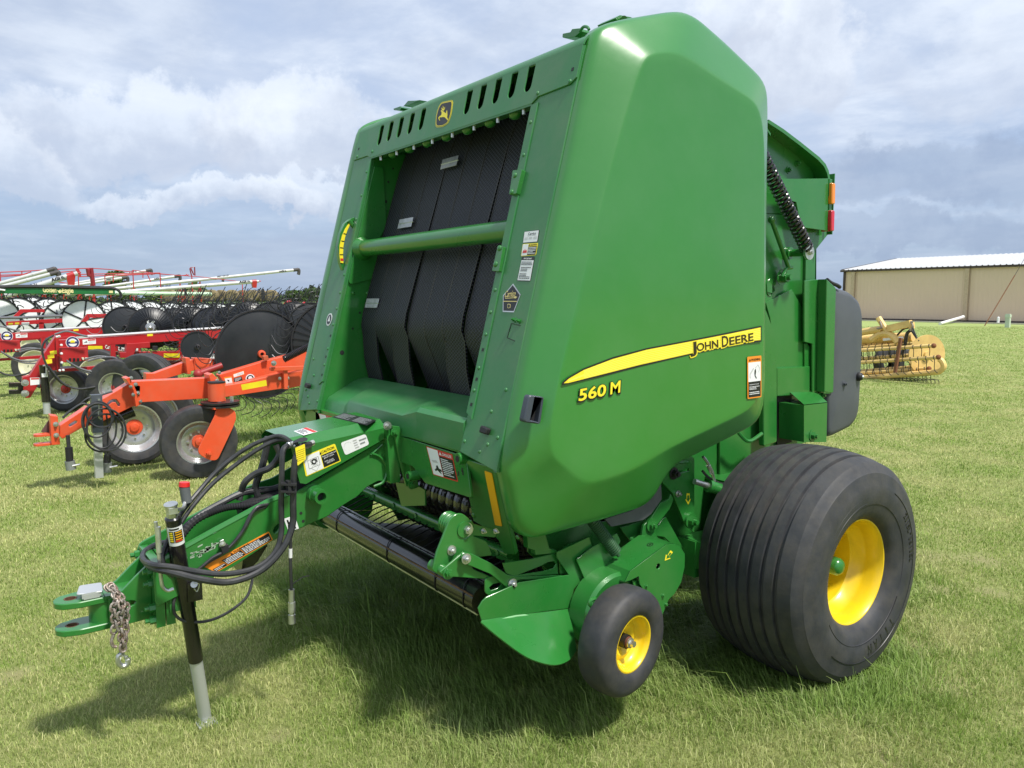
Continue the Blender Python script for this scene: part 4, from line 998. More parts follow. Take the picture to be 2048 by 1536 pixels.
d = Decal(ht, z9((1480,30),(1790,100),(1700,150),(1365,70)), BLK, .001, .002); d.rect(.03,.05,.97,.95, mat('black_print', (.02,.02,.022), .4)); d.lines(.05,.12,.45,.92,7, mat('grey_print', (.25,.27,.27), .5), seed=15); d.lines(.55,.12,.95,.92,7, MATS['grey_print'], seed=16); d.build(HD, 'information_plate')
d = Decal(ht, z9((1120,168),(1225,208),(1090,245),(995,205)), WHITE, .001, .002); d.rect(.02,.04,.98,.30, REDDEC); d.lines(.1,.38,.9,.92,4, BLK, seed=17); d.build(HD, 'danger_sticker')
mb = MB(BLACKM); mb.plate(ht, z9((990,300),(1060,268),(1100,262),(1130,275),(1125,292),(1085,308),(1050,305),(1000,318)), .001, lift=.001, bev=0); mb.build('hose_slot', HD)
d = Decal(hs, z9((1075,450),(1390,322),(1450,490),(1112,640)), YDEC, .001, .006); d.rect(.04,.05,.50,.96, WHITE); d.rect(.52,.30,.97,.94, BLK); d.text('CAUTION', .56, .22, .94, .13, BLK); d.poly([(.49,.24),(.52,.08),(.55,.24)], BLK)
g_ = MATS['pale_grey_print']
for a in ((.12,.28,.44,.30),(.12,.70,.44,.72),(.12,.28,.13,.72),(.43,.28,.44,.72)): d.rect(*a, g_)
d.poly([(.18,.72),(.20,.72),(.30,.92),(.40,.72),(.42,.72),(.30,.96)], g_); 
for a in ((.20,.33,.27,.35),(.33,.33,.39,.35),(.20,.33,.215,.43),(.375,.33,.39,.55),(.20,.53,.28,.55)): d.rect(*a, BLK)
d.mb.use(BLK).plate(d.pl, circle(d.at(.295,.44), .011, 14), .0004, lift=.0034, uv=True, bev=0, holes=[circle(d.at(.295,.44), .006, 12)], rh=True); d.text('1000', .22, .66, .38, .07, g_)
d.text('Keep all shields and', .54, .42, .95, .075, WHITE); d.text('guard in place.', .58, .52, .88, .075, WHITE); d.text('PTO speed', .58, .72, .82, .07, WHITE); d.text('1000 RPM', .62, .82, .84, .07, WHITE)
d.build(HD, 'caution_sticker')
d = Decal(hs, z9((1445,315),(1685,230),(1720,330),(1490,435)), WHITE, .001, .010); d.lines(.45,.1,.6,.9,4, g_, seed=19); d.lines(.68,.22,.98,.8,2, MATS['grey_print'], seed=20)
for k in range(8): t = R(200-k*22); d.poly([(.22+.16*math.cos(t)*1., .5-.36*math.sin(t)), (.24+.16*math.cos(t), .5-.36*math.sin(t)), (.24+.18*math.cos(t), .5-.40*math.sin(t)), (.22+.18*math.cos(t), .5-.40*math.sin(t))], g_)
lab(d.build(HD, 'sticker'), 'white routing sticker')
# upright bracket where the tongue meets the frame
mb = MB(GREEN); BKp = PX(.205)
mb.plate(BKp, z5((425,92),(470,98),(500,165),(560,430),(575,450),(555,468),(510,450),(470,300),(440,150)), .012, r=.004, bev=.002)
mb.plate(BKp.shift(.035), z5((500,165),(530,175),(585,455),(555,468)), .045, lift=0, bev=.002)
mb.extr([(-1.56,1.10),(-1.50,1.10),(-1.50,.87),(-1.545,.87)], -.21, .19)
mb.plate(PY(-1.40), z5((445,425),(575,445),(618,470),(620,565),(480,570)), .008)
mb.use(ZINC).bolt(BKp, *z5((397,93))[0], .012, .012, .0); mb.use(GREEN); mb.bolt(BKp, *z5((440,132))[0], .012, .014); mb.bolt(BKp, *z5((523,432))[0], .013, .014, .03); mb.build('tongue_bracket', B)

# hitch: bolted flange and clevis
mb = MB(GREEN); HN = PX(.11)
zc = .565
fl = [HN.uv(*p) for p in z2((560,780),(600,765),(610,1010),(560,1025))]
mb.box((0, -2.435, .575), (.26, .03, .235)); mb.box((0, -2.40, .575), (.25, .03, .235)); 
mb.box((.125, -2.36, .60), (.02, .09, .19)); mb.box((-.125, -2.36, .60), (.02, .09, .19)); mb.box((0,-2.36,.68), (.25,.09,.02))
for s_ in (-1, 1):
    for z in (.485, .53, .62, .665):
        mb.cyl((s_*.115, -2.47, z), (s_*.115, -2.45, z), .015, n=6); mb.cyl((s_*.115, -2.485, z), (s_*.115, -2.47, z), .009, n=8)
# web from flange to clevis tube, curved
web = [(-2.45,.685),(-2.47,.665),(-2.50,.64),(-2.545,.598),(-2.59,.575),(-2.59,.470),(-2.55,.470),(-2.50,.472),(-2.45,.475)]
for x in (.06, -.06):
    mb.plate(PX(x), web, .014, lift=.007, uv=True, bev=.002, holes=[[( -2.53+.028*math.cos(t*.6283), .545+.012*math.sin(t*.6283)) for t in range(10)]], rh=True)
mb.plate(PZ(.588), [(-.065,-2.50),(.065,-2.50),(.065,-2.60),(-.065,-2.60)], .012, uv=True)
mb.cyl((0,-2.595,.468), (0,-2.595,.575), .052, n=24)
for z, th in ((.584,.022),(.487,.022)):
    pts = [(-.055,-2.54),(.055,-2.54),(.060,-2.68),(.045,-2.732),(.020,-2.752),(-.020,-2.752),(-.045,-2.732),(-.060,-2.68)]
    mb.plate(PZ(z), pts, th, uv=True, r=.01, bev=.003, holes=[circle((0,-2.70), .019, 18)], rh=True)
mb.use(mat('bare_rusty_steel', (.16,.08,.05), .6, metal=.4))
for z in (.584,.487): mb.pipe((0,-2.70,z-.022), (0,-2.70,z+.0005), .0215, .017, 20)
HT = mb.build('hitch', B)
mb = MB(GALV); mb.plate(PZ(.608), [(-.05,-2.665),(.04,-2.685),(.06,-2.605),(-.04,-2.595)], .005, uv=True, r=.01); 
mb.box((.03,-2.64,.596), (.05,.05,.018)); mb.box((.052,-2.64,.600), (.005,.06,.018)); mb.build('hitch_latch', HT)
# safety chain: real links
def link(mb, c, d, side, L_=.030, w=.011, r=.0042):
    c, d, s_ = Vector(c), Vector(d).normalized(), Vector(side).normalized(); pts = []
    for i in range(16):
        t = 2*math.pi*i/16; x, y = math.cos(t), math.sin(t); pts.append(c+s_*w*x+d*((L_/2-w)*(1 if y > 0 else -1)*(abs(y) > .01)+w*y))
    mb.tube(pts+[pts[0]], r, 7, 0, False)
CH = PX(.10)
def chainrun(mb, pp, step=.020):
    P = spline([CH.p(*q[:2])+Vector((q[2],0,0)) for q in pp], 12); L_ = 0; i = 0; k = 0; nxt = 0
    for a, b in zip(P, P[1:]):
        l = (b-a).length
        while nxt <= L_+l:
            c = a.lerp(b, (nxt-L_)/l); d_ = b-a; s_ = Vector((1,.3,0)) if k % 2 else Vector((.3,-1,.1)).cross(d_).cross(d_) if False else (Vector((1,.3,0)).cross(d_))
            link(mb, c, d_, s_); nxt += step; k += 1
        L_ += l
mb = MB(RUSTY)
zc2 = lambda x, y, dx: (*z2((x, y))[0], dx)
chainrun(mb, [zc2(400,870,-.02), zc2(425,900,.0), zc2(405,960,.01), zc2(410,1030,.01), zc2(405,1090,.01)])
chainrun(mb, [zc2(390,880,-.03), zc2(440,930,.02), zc2(435,1000,.02), zc2(438,1080,.02), zc2(448,1150,.02)])
chainrun(mb, [zc2(410,880,-.02), zc2(465,950,.0), zc2(468,1020,.0), zc2(460,1100,.01), zc2(445,1150,.01)])
mb.tube([CH.p(*p)+Vector((.01,0,0)) for p in z2((405,1090),(395,1120),(402,1145),(420,1150))], .006, 7, 5)
chn = mb.build('safety_chain', B)
mb = MB(ZINC); hk = [CH.p(*p)+Vector((.012,0,0)) for p in z2((447,1150),(450,1175),(430,1195),(428,1225),(445,1242),(468,1235),(475,1212),(466,1195))]
mb.tube(hk, [.006]*8+[.0095]*30+[.005]*10, 9, 6); mb.tube([CH.p(*p)+Vector((.012,0,0)) for p in z2((452,1178),(463,1205))], .004, 6, 0); mb.build('hook', chn)

# parking jack

jb = PX(.045).p(*z2((848,1462))[0])
mb = MB(BPLA); T = PX(.20).p(*z2((697,530))[0]); dirj = (jb-T).normalized(); Lj = (jb-T).length
mid = T+dirj*(Lj*.745)
mid = T+dirj*(Lj*.72); mb.cyl(T, mid, .0262, n=28); mb.rev([(0,0),(0,.021),(.006,.027),(.012,.0272)], T-dirj*.010, dirj, 28)
mb.box(T+dirj*.13+Vector((-.035,0,0)), (.03,.05,.10)); mb.box(PX(.165).p(*z2((800,880))[0]), (.03,.05,.07)) 
JK = mb.build('jack', B)
mb = MB(GALV); mb.cyl(mid-dirj*.02, T+dirj*((T.z-.004)/-dirj.z), .0232, n=28); 
foot = T+dirj*((T.z-.008)/-dirj.z)
mb.box((foot.x+.015, foot.y, .005), (.06,.07,.006)); mb.build('leg', JK)
mb = MB(ZINC); mb.cyl(T-dirj*.008, T-dirj*.050, .020, n=20); mb.cyl(T-dirj*.05, T-dirj*.058, .023, n=20); mb.box(T-dirj*.035+Vector((.012,0,0)), (.03,.03,.02)); 
a = T-dirj*.035; hpts = [a, PX(.14).p(*z2((745,480))[0]), PX(.10).p(*z2((757,440))[0])]; mb.tube(hpts, .007, 8, 4); mb.build('jack_head', JK)
mb = MB(mat('grey_handle', (.12,.13,.14), .5)); p0, p1 = PX(.10).p(*z2((765,450))[0]), PX(.10).p(*z2((752,372))[0]); mb.cyl(p0, p1, .0175, .0185, n=20); mb.use(mat('red_cap', (.65,.02,.02), .4)).cyl(p1, PX(.10).p(*z2((753,352))[0]), .020, .0185, n=20); mb.build('crank_handle', JK)
# sticker wrapped on jack
jd = Plane((CAM-T).cross(dirj).cross(dirj)*-1, 0, dirj.cross(CAM-T)*-1); jn = jd.n; 
jd = Plane(jn, jn.dot(T)+.0318, dirj.cross(jn)*-1)
if jd.v.z < 0: jd.u = -jd.u; jd.v = -jd.v
q = z2((677,562),(735,548),(746,622),(688,638))
mb = MB(WHITE)
u0 = Vector(jd.uv(*z2((705,548))[0])); u1 = Vector(jd.uv(*z2((716,632))[0])); hh = (u0.y-u1.y); cxu = Vector(((T+dirj*.05)-jd.o)[:]).dot(jd.u)
def wrap(mb, s0, s1, a0, a1, rad):
    """curved label patch on the tube: s along axis (m from top), a angle in degrees around from the camera side"""
    e1 = jn; e2 = dirj.cross(jn); n_ = 10; vs = []
    for s_ in (s0, s1):
        for i in range(n_+1):
            t = R(a0+(a1-a0)*i/n_); vs.append(T+dirj*s_+(e1*math.cos(t)+e2*math.sin(t))*rad)
    mb.add(vs, [(i, i+1, n_+2+i, n_+1+i) for i in range(n_)])
wrap(mb, .022, .095, -70, 62, .0272)
mb.use(BLK); wrap(mb, .037, .082, -55, 10, .0276); mb.use(AMBER)
for k in range(5): wrap(mb, .040+.009*k, .044+.009*k, -48, 2, .0280)
mb.use(BLK); wrap(mb, .037, .082, 14, 48, .0276); mb.use(YDEC); 
for k in range(5): wrap(mb, .040+.008*k, .0455+.008*k, 20, 44, .0280)
mb.use(BLK); wrap(mb, .0265, .0325, -30, 40, .0276); mb.use(REDDEC); wrap(mb, .072, .079, -40, 5, .0283)
mb.build('jack_label', JK)
# hose support rod
mb = MB(ZINC); RP = PX(.20)
rod = [RP.p(*p) for p in z2((612,545),(618,600),(628,700),(640,830),(650,865),(672,880),(700,872))]; mb.tube(rod, .0065, 8, 4); mb.cyl(RP.p(*z2((622,570))[0]), RP.p(*z2((630,695))[0]), .0095, n=12); 
mb.cyl(PX(.15).p(*z2((800,850))[0]), PX(.23).p(*z2((800,850))[0]), .012, n=12); mb.tube([PX(.23).p(*z2(p)[0]) for p in ((800,845),(825,850),(815,885),(800,870))], .002, 5, 4); mb.build('hose_rod', B)

# ================================================================== hoses
def hose(name, pts, r, m=HOSE, ridge=0., lbl=None, zf=z2, n=9):
    P = []
    for x, y, X_ in pts: P.append(PX(X_).p(*zf((x, y))[0]))
    mb = MB(m); mb.tube(P, r, n, 8, ridge=ridge); o = mb.build(name, B)
    if lbl: lab(o, lbl)
    return o
hose('hose', [(1275,165,.19),(1235,195,.22),(1228,300,.23),(1225,450,.23),(1225,600,.235),(1190,700,.25),(1100,770,.26),(950,800,.265),(800,785,.25),(690,765,.24),(600,755,.2),(552,730,.05),(560,690,-.05),(620,655,-.05),(700,640,0)], .0105, HOSE)
hose('hose', [(1365,168,.20),(1325,180,.235),(1295,240,.25),(1285,350,.25),(1283,450,.25),(1280,560,.25),(1235,670,.26),(1130,780,.27),(980,838,.27),(830,825,.265),(690,790,.24),(620,775,.2),(575,755,.05),(565,720,-.06),(640,670,-.06)], .0125, HOSE)
hose('hose', [(1285,165,.17),(1230,130,.12),(1170,135,.08),(1050,190,.05),(920,290,.04),(820,400,.06),(740,500,.10),(690,600,.12),(650,690,.14),(655,760,.15),(700,810,.15)], .0085, HOSE)
hose('hose', [(1300,180,.17),(1240,145,.12),(1160,165,.08),(1040,240,.06),(900,350,.06),(800,460,.08),(730,560,.10),(680,650,.12),(660,740,.14),(690,800,.15)], .0085, HOSE)
hose('hose', [(1160,130,.0),(1150,200,.0),(1130,280,.0),(1100,370,0),(1110,420,0)], .014, HOSE)
hose('hose', [(1200,170,.05),(1215,220,.06),(1170,280,.05),(1100,310,.03),(1050,350,.02),(1030,400,.0),(1020,440,0)], .013, HOSE)
hose('hose', [(1250,360,.02),(1180,385,.0),(1050,400,0),(930,455,.02),(850,500,.04),(770,560,.06),(720,620,.08),(680,690,.10)], .0125, HOSE)
hose('hose', [(1240,372,.0),(1100,400,-.03),(1000,415,-.03),(900,470,-.02),(800,540,.0),(740,600,.04),(700,680,.08)], .009, mat('blue_grey_hose', (.06,.09,.12), .4))
hose('cable_conduit', [(1180,440,.06),(1060,465,.05),(960,475,.05),(870,505,.06),(800,545,.07),(750,600,.09),(715,660,.11),(690,740,.13)], .0135, BLACKM, ridge=.12, lbl='corrugated black conduit')
hose('cable', [(1160,460,.15),(1100,480,.165),(1050,570,.165),(1000,640,.165),(945,690,.168),(890,720,.165),(830,770,.165),(780,800,.165),(720,815,.17)], .006, HOSE)
hose('cable', [(1150,470,.15),(1085,500,.16),(1035,590,.16),(985,655,.16),(935,700,.163),(880,735,.16),(800,790,.16),(740,815,.16)], .006, HOSE)
hose('hose', [(1085,790,.1),(1080,850,.12),(1050,920,.14),(960,990,.14),(860,1030,.14),(760,1030,.14),(710,1000,.14),(700,950,.14),(710,900,.14)], .0055, HOSE)
o = hose('hose', [(1265,560,.20),(1270,640,.20),(1270,760,.20),(1275,870,.20)], .0065, HOSE, lbl='hose hanging straight down with a steel coupling')
mb = MB(ZINC); A_, B_ = PX(.20).p(*z2((1275,875))[0]), PX(.20).p(*z2((1277,1000))[0]); mb.rev([(0,.009),(0,.011),(.05,.011),(.05,.013),(.058,.014),(.09,.014),(.092,.010),(.10,.010),(.10,.013),(.135,.013),(.135,.006)], A_, B_-A_, 18); mb.build('coupling', o)
mb = MB(WHITE); mb.cyl(PX(.20).p(*z2((1270,675))[0]), PX(.20).p(*z2((1270,720))[0]), .0072, n=12); mb.build('hose_mark', o)
mb = MB(BLACKM); mb.tube([PX(.20).p(*z2(p)[0]) for p in ((1278,850),(1300,835),(1330,815),(1362,808))], .002, 5, 4); mb.build('cable_tie', o)
mb = MB(ZINC)
for a, b, r_ in (((1262,172),(1300,160),.011),((1350,172),(1382,158),.011),((1290,175),(1345,172),.008)): mb.cyl(PX(.20).p(*z2(a)[0]), PX(.19).p(*z2(b)[0]), r_, n=10); mb.ball(PX(.20).p(*z2(a)[0]), r_*1.2, 5)
mb.build('hose_fitting', B)
mb = MB(YDEC); pt = PX(.262); mb.plate(pt, z2((1293,185),(1340,165),(1345,240),(1305,272)), .0006, r=.003, bev=0); mb.use(mat('dark_yellow_print', (.4,.3,.02), .5))
for k in range(6): mb.plate(pt, z2((1300,200+k*10),(1338,186+k*10),(1338,189+k*10),(1300,203+k*10)), .0003, lift=.0005, bev=0)
lab(mb.build('hose_tag', B), 'yellow paper tag')
mb = MB(BLACKM)
for y in (360, 395): mb.beam(PX(.25).p(*z2((1222,y-2))[0]), PX(.27).p(*z2((1300,y+2))[0]), .034, .007); 
mb.beam(PX(.26).p(*z2((1258,345))[0]), PX(.26).p(*z2((1262,412))[0]), .03, .012); mb.build('hose_clamp', B)
mb = MB(ZINC); mb.plate(PX(.165), z2((925,640),(945,630),(958,690),(940,695)), .01, r=.003); mb.bolt(PX(.17), *z2((938,655))[0], .008, .008); mb.use(BLACKM).plate(PX(.178), z2((930,665),(968,655),(972,690),(940,705)), .02, r=.003); mb.build('cable_clamp', TG)
mb = MB(BPLA); mb.plate(PX(.05), z2((1040,720),(1160,660),(1110,740),(1060,790),(1030,800)), .10); mb.build('driveline_guard', B)
mb = MB(BLACKM); mb.cyl((0,-2.1,.78), (0,-1.45,.92), .055, n=20); mb.build('driveline', B)

# ================================================================== pickup
# wind guard: black pipe with two long welded strips
WG0, WG1 = Vector((-.78,-1.42,.505)), Vector((.70,-1.42,.510))
mb = MB(BPLA)
prf = []
for i in range(22): t = 2*math.pi*i/22; prf.append((WG0.y+.058*math.cos(t), WG0.z+.058*math.sin(t)))
mb.extr(prf, WG0.x, WG1.x)
WG = mb.build('wind_guard_roller', B)
mb = MB(mat('worn_rust_edge', (.20,.11,.06), .6, metal=.3, dirt=(.02,.02,.02), da=.9, ds=30)); mb.beam((WG0.x,-1.474,.533), (WG1.x,-1.474,.533), .004, .006); mb.build('worn_edge', WG)
mb = MB(ZINC); mb.beam((WG0.x,-1.452,.458), (WG1.x,-1.452,.458), .006, .010); mb.beam((WG0.x,-1.395,.564), (WG1.x,-1.395,.564), .004, .006); mb.build('edge_strip', WG)
mb = MB(BLACKM)
for x in (-.55, .0, .42, .63): 
    pts = [(x+.012*math.sin(i), -1.42+.061*math.cos(2*math.pi*i/16), .508+.061*math.sin(2*math.pi*i/16)) for i in range(17)]; mb.tube(pts, .0025, 5, 0, False)
mb.build('wire_tie', WG)
mb = MB(GREEN); mb.cyl((-.80,-1.42,.505), (-.775,-1.42,.505), .082, n=28); mb.build('roller_end_plate', WG)
# rods running back from the guard
mb = MB(TINE)
for i in range(24):
    x = -.74+.061*i; mb.tube([(x,-1.40,.56), (x,-1.25,.60), (x,-1.05,.57), (x,-.9,.5)], .0035, 5, 3)
mb.build('guard_rod', B)
mb = MB(BLACKM); mb.extr([(-1.22,.44),(-.86,.36),(-.86,.35),(-1.22,.43)], -.70, .68); mb.build('shade_sheet', B)  # black sheet added to darken the view through the guard rods
mb = MB(GREEN); mb.cyl((-.72,-1.27,.632), (.66,-1.27,.640), .020, n=16); mb.beam((-.72,-1.245,.615), (.66,-1.245,.62), .03, .05)
for i in range(6): mb.cyl((-.5+.22*i,-1.295,.635), (-.5+.22*i,-1.283,.635), .011, n=6)
mb.build('guard_pipe', B)
mb = MB(mat('polished_black_steel', (.02,.02,.022), .12, metal=.0, coat=.7, dirt=(.10,.06,.04), da=.25, ds=20)); prof = [(-.66, .01)]
for i in range(20):
    x = -.66+.066*i; prof += [(x+.004, .055), (x+.010, .078), (x+.022, .090), (x+.040, .090), (x+.052, .078), (x+.058, .055)]
prof += [(.66, .01)]; mb.rev(prof, (0,-1.13,.72), (1,0,0), 36); mb.build('compressor_roller', B)
mb = MB(TINE); rr = random.Random(5)
for i in range(26):
    x = -.6+.05*i
    for k in range(4):
        t = R(rr.uniform(60, 200)); y0, z0 = -.90, .80; mb.cyl((x, y0+.05*math.cos(t), z0+.05*math.sin(t)), (x+rr.uniform(-.02,.02), y0+.19*math.cos(t), z0+.19*math.sin(t)), .003, n=5)
mb.build('pickup_tines', B)
mb = MB(BLACKM); mb.extr([(-.85,1.05),(-.80,1.05),(-.78,.35),(-.83,.35)], -.70, .70); mb.cyl((-.70,-.93,.62), (.70,-.93,.62), .17, n=24); mb.build('pickup_drum', B)
mb = MB(BLACKM); rr = random.Random(9)
for i in range(20):
    x = -.62+.065*i; pts = [(x, -.93+.20*math.cos(R(a)), .62+.20*math.sin(R(a))) for a in range(60, 260, 20)]; mb.tube(pts, .007, 5, 0)
mb.build('stripper_bands', B)
for s_ in (-1, 1):
    mb = MB(GREEN); P = PX(s_*.69) if s_ > 0 else PX(-.69)
    mb.plate(P, [(-1.30,1.05),(-.4,1.05),(-.4,.45),(-1.05,.42),(-1.15,.60)], .012, uv=True); mb.build('lower_side_sheet', B)
# pickup end shield, near side: upright sheet that flares outward at the foot
def endshield(s_):
    e1 = PX(.86); mb = MB(GREEN)
    up = [e1.uv(*p) for p in z5((935,1172),(960,1130),(985,1105),(1180,1020),(1470,975),(1400,870),(1400,840),(1590,750),(1640,900),(1500,1060),(1483,1170),(1210,1205),(955,1242))]
    mb.plate(e1, up, .006, uv=True, bev=.001)
    crease = [e1.p(*p) for p in z5((955,1242),(1085,1222),(1210,1205),(1350,1190),(1485,1172))]
    o_ = PX(1.0); o2 = PX(.93)
    outer = [o2.p(*z5((980,1280))[0])]+[o_.p(*p) for p in z5((1190,1440),(1300,1488),(1400,1505),(1480,1475))]
    outer = spline([PX(.87).p(*z5((948,1250))[0]), PX(.92).p(*z5((1030,1320))[0]), PX(.985).p(*z5((1190,1440))[0]), PX(1.02).p(*z5((1300,1490))[0]), PX(1.03).p(*z5((1400,1505))[0]), PX(1.0).p(*z5((1475,1475))[0]), PX(.95).p(*z5((1515,1420))[0])], 4)
    cr = []
    for i in range(len(outer)):
        t = i/(len(outer)-1)*(len(crease)-1); k = min(int(t), len(crease)-2); cr.append(crease[k].lerp(crease[k+1], t-k))
    m = len(cr); vs = cr+[a.lerp(b, .5)+Vector((.0,0,-.006)) for a, b in zip(cr, outer)]+outer
    fs = [(r_*m+i, r_*m+i+1, (r_+1)*m+i+1, (r_+1)*m+i) for r_ in (0, 1) for i in range(m-1)]
    und = [v+Vector((-.003,0,-.005)) for v in vs]; mb.add(vs, fs); mb.add(und, [tuple(reversed(f)) for f in fs]); mb.add(outer+[v+Vector((-.003,0,-.005)) for v in outer], [(i, i+1, m+i+1, m+i) for i in range(m-1)])
    if s_ < 0:
        mb.v = [(-x, y, z) for x, y, z in mb.v]; mb.f = [tuple(reversed(f)) for f in mb.f]
    return mb.build('pickup_end_shield', B, sharp=40)
ES = endshield(1); lab(ES, 'near pickup end shield, flared at the foot'); endshield(-1)
mb = MB(mat('bright_weld', (.25,.5,.25), .5)); mb.tube([PX(.863).p(*p) for p in z5((1060,1238),(1210,1212),(1350,1240),(1480,1250))], .003, 5, 3); mb.build('weld_seam', ES)
# linkage plates
LK = PX(.80)
mb = MB(GREEN)
mb.plate(LK, z5((665,940),(690,840),(730,740),(765,650),(800,615),(840,610),(880,640),(905,672),(1040,710),(1042,755),(900,742),(985,775),(1020,860),(860,880),(800,940),(760,990),(700,970),(672,955)), .010, r=.012, bev=.002)
c = LK.p(*z5((850,705))[0]); 
mb.cyl(c-Vector((.12,0,0)), c+Vector((.005,0,0)), .028, n=20)
mb.helix(c-Vector((.11,0,0)), c+Vector((.0,0,0)), .036, .006, 8)
o1 = mb.build('lift_bracket', B)
mb = MB(GREEN); L2 = PX(.825)
mb.plate(L2, z5((705,960),(740,930),(850,838),(868,850),(905,940),(1010,985),(990,1000),(770,985),(730,980)), .010, r=.008, bev=.002); c = PX(.80).p(*z5((700,935))[0]); mb.cyl(c-Vector((.05,0,0)), L2.p(*z5((757,962))[0]), .020, n=18)
mb.build('lift_arm', B)
mb = MB(GREEN); L3 = PX(.845)
mb.plate(L3, z5((830,860),(855,840),(900,850),(1010,905),(1110,975),(1170,985),(1460,975),(1475,1000),(1470,1030),(1440,1045),(1140,1058),(1105,1050),(1010,970),(850,905)), .008, r=.01, bev=.0015,
         holes=[[L3.uv(*p) for p in z5((1165,1010),(1180,1003),(1415,1000),(1420,1018),(1180,1032),(1165,1025))]], rh=True)
mb.build('slotted_link', B)
mb = MB(GREEN)
mb.plate(PX(.83), z5((975,1000),(1000,985),(1400,975),(1400,990),(1120,1080),(1000,1098),(975,1080)), .006, r=.012, holes=[[PX(.83).uv(*p) for p in z5((1000,1050),(1020,1030),(1060,1020),(1075,1030),(1055,1050),(1010,1068))]], rh=True)
mb.plate(PX(.84), z5((1080,905),(1250,880),(1400,845),(1408,970),(1150,985),(1100,965)), .006, r=.003, holes=[[PX(.84).uv(*p) for p in z5((1170,975),(1310,920),(1345,900),(1385,893),(1395,910),(1380,935),(1320,952))]], rh=True)
mb.plate(PX(.84), z5((1415,835),(1480,790),(1600,745),(1600,900),(1540,960),(1420,970)), .006, r=.003)
mb.build('guide_plate', B)
mb = MB(ZINC)
for P_, q, r_ in ((LK,(868,705),.022),(LK,(776,828),.016),(L3,(862,878),.017),(L3,(1135,1025),.017),(LK,(962,714),.009),(LK,(1035,714),.009)):
    mb.bolt(P_, *z5(q)[0], r_*.75, .014, .001); 
mb.use(GREEN).bolt(L2, *z5((757,962))[0], .015, .012, .001); mb.build_each('pivot_bolt', o1)
# return spring between panel and pickup
mb = MB(mat('grey_green_spring', (.035,.10,.045), .4, metal=.2)); a, b = PX(.86).p(*z6((492,535))[0]), PX(.90).p(*z6((615,700))[0]); mb.helix(a+(a-b)*.1, b, .021, .0042, 20); mb.cyl(b, b+(b-a)*.12, .008, n=8); mb.build('lift_spring', B)
# cover of the pickup drive
mb = MB(GREEN); DV = PX(1.0)
sidef = [DV.uv(*p) for p in z6((662,858),(690,800),(880,660),(925,655),(955,668),(980,710),(978,780),(960,860),(925,920),(895,950),(855,1042),(760,900),(740,870),(735,828),(690,850))]
mb.plate(DV, sidef, .006, uv=True, bev=.001, holes=[circle(DV.uv(*z6((838,775))[0]), .011, 14)], rh=True)
top = [DV.p(*p) for p in z6((662,858),(690,800),(880,660),(925,655),(955,668),(980,710),(978,780))]
mb.add(top+[p-Vector((.15,0,0)) for p in top], [(i, i+1, 8+i, 7+i) for i in range(6)])
# sloping nose panel
n0, n1 = DV.p(*z6((662,858))[0]), DV.p(*z6((690,800))[0]); mb.add([n0, n1, PX(.86).p(*z6((545,790))[0]), PX(.86).p(*z6((520,832))[0])], [(0,1,2,3)])
mb.plate(PX(.985), z6((700,850),(790,855),(850,930),(890,960),(858,1040),(740,1000)), .006)
for q in ((765,875),(853,925),(868,972)): mb.bolt(PX(.99), *z6(q)[0], .010, .012)
mb.build('drive_cover', B, sharp=25)
mb = MB(BLACKM); c = DV.p(*z6((838,775))[0]); mb.cyl(c-Vector((.03,0,0)), c-Vector((.02,0,0)), .03, n=14); 
dn = PX(1.0); mb.plate(PX(.93), z6((605,800),(622,792),(632,805),(622,822),(608,820)), .002, lift=.0); mb.use(ZINC).cyl(c-Vector((.02,0,0)), c-Vector((.01,0,0)), .004, n=8); mb.build('cover_opening', B)
mb = MB(YDEC); pts = z6((912,690),(895,728),(908,735),(872,745),(878,708),(885,718),(905,690)); arrow = z6((903,690),(915,700),(893,725),(903,733),(872,745),(878,712),(886,718))
mb.plate(DV, arrow, .0008, lift=.001, bev=0); cxa = (sum(p[0] for p in arrow)/7, sum(p[1] for p in arrow)/7); mb.use(GREEN).plate(DV, [(p[0]*.62+cxa[0]*.38, p[1]*.62+cxa[1]*.38) for p in arrow], .0005, lift=.0016, bev=0); mb.build('arrow_decal', B)
mb = MB(BLK); pp = plane3(DV.p(*z6((690,800))[0]), DV.p(*z6((880,660))[0]), DV.p(*z6((690,800))[0])-Vector((.15,0,0))); u, v = pp.uv(*z6((795,660))[0]); mb.plate(pp, circle((u, v), .013, 18), .0006, lift=.001, uv=True, bev=0, holes=[circle((u, v), .010, 18)], rh=True); mb.plate(pp, [(u-.005,v-.003),(u+.005,v-.003),(u+.005,v+.003),(u-.005,v+.003)], .0006, lift=.001, uv=True, bev=0); mb.build('lifting_mark', B)
# drum housing behind the gauge wheel
mb = MB(GREEN); c = Vector((.87,-.99,.435)); mb.rev([(0,.0),(0,.160),(.085,.160),(.10,.150),(.10,.0)], c, (1,0,0), 40)
mb.plate(PX(.875), z6((405,740),(480,680),(620,600),(640,640),(560,800),(455,858)), .006, r=.006)
mb.build('drum_housing', B, sharp=30)
mb = MB(GREEN); mb.tube([PX(1.0).p(*p) for p in z6((505,945),(480,955),(475,975),(490,990))], .008, 8, 5); mb.cyl((.95,-1.075,.402), (1.05,-1.075,.402), .02, n=14); mb.beam((.98,-.90,.50), (.98,-1.09,.40), .03, .05, up=(1,0,0)); mb.build('gauge_wheel_arm', B)

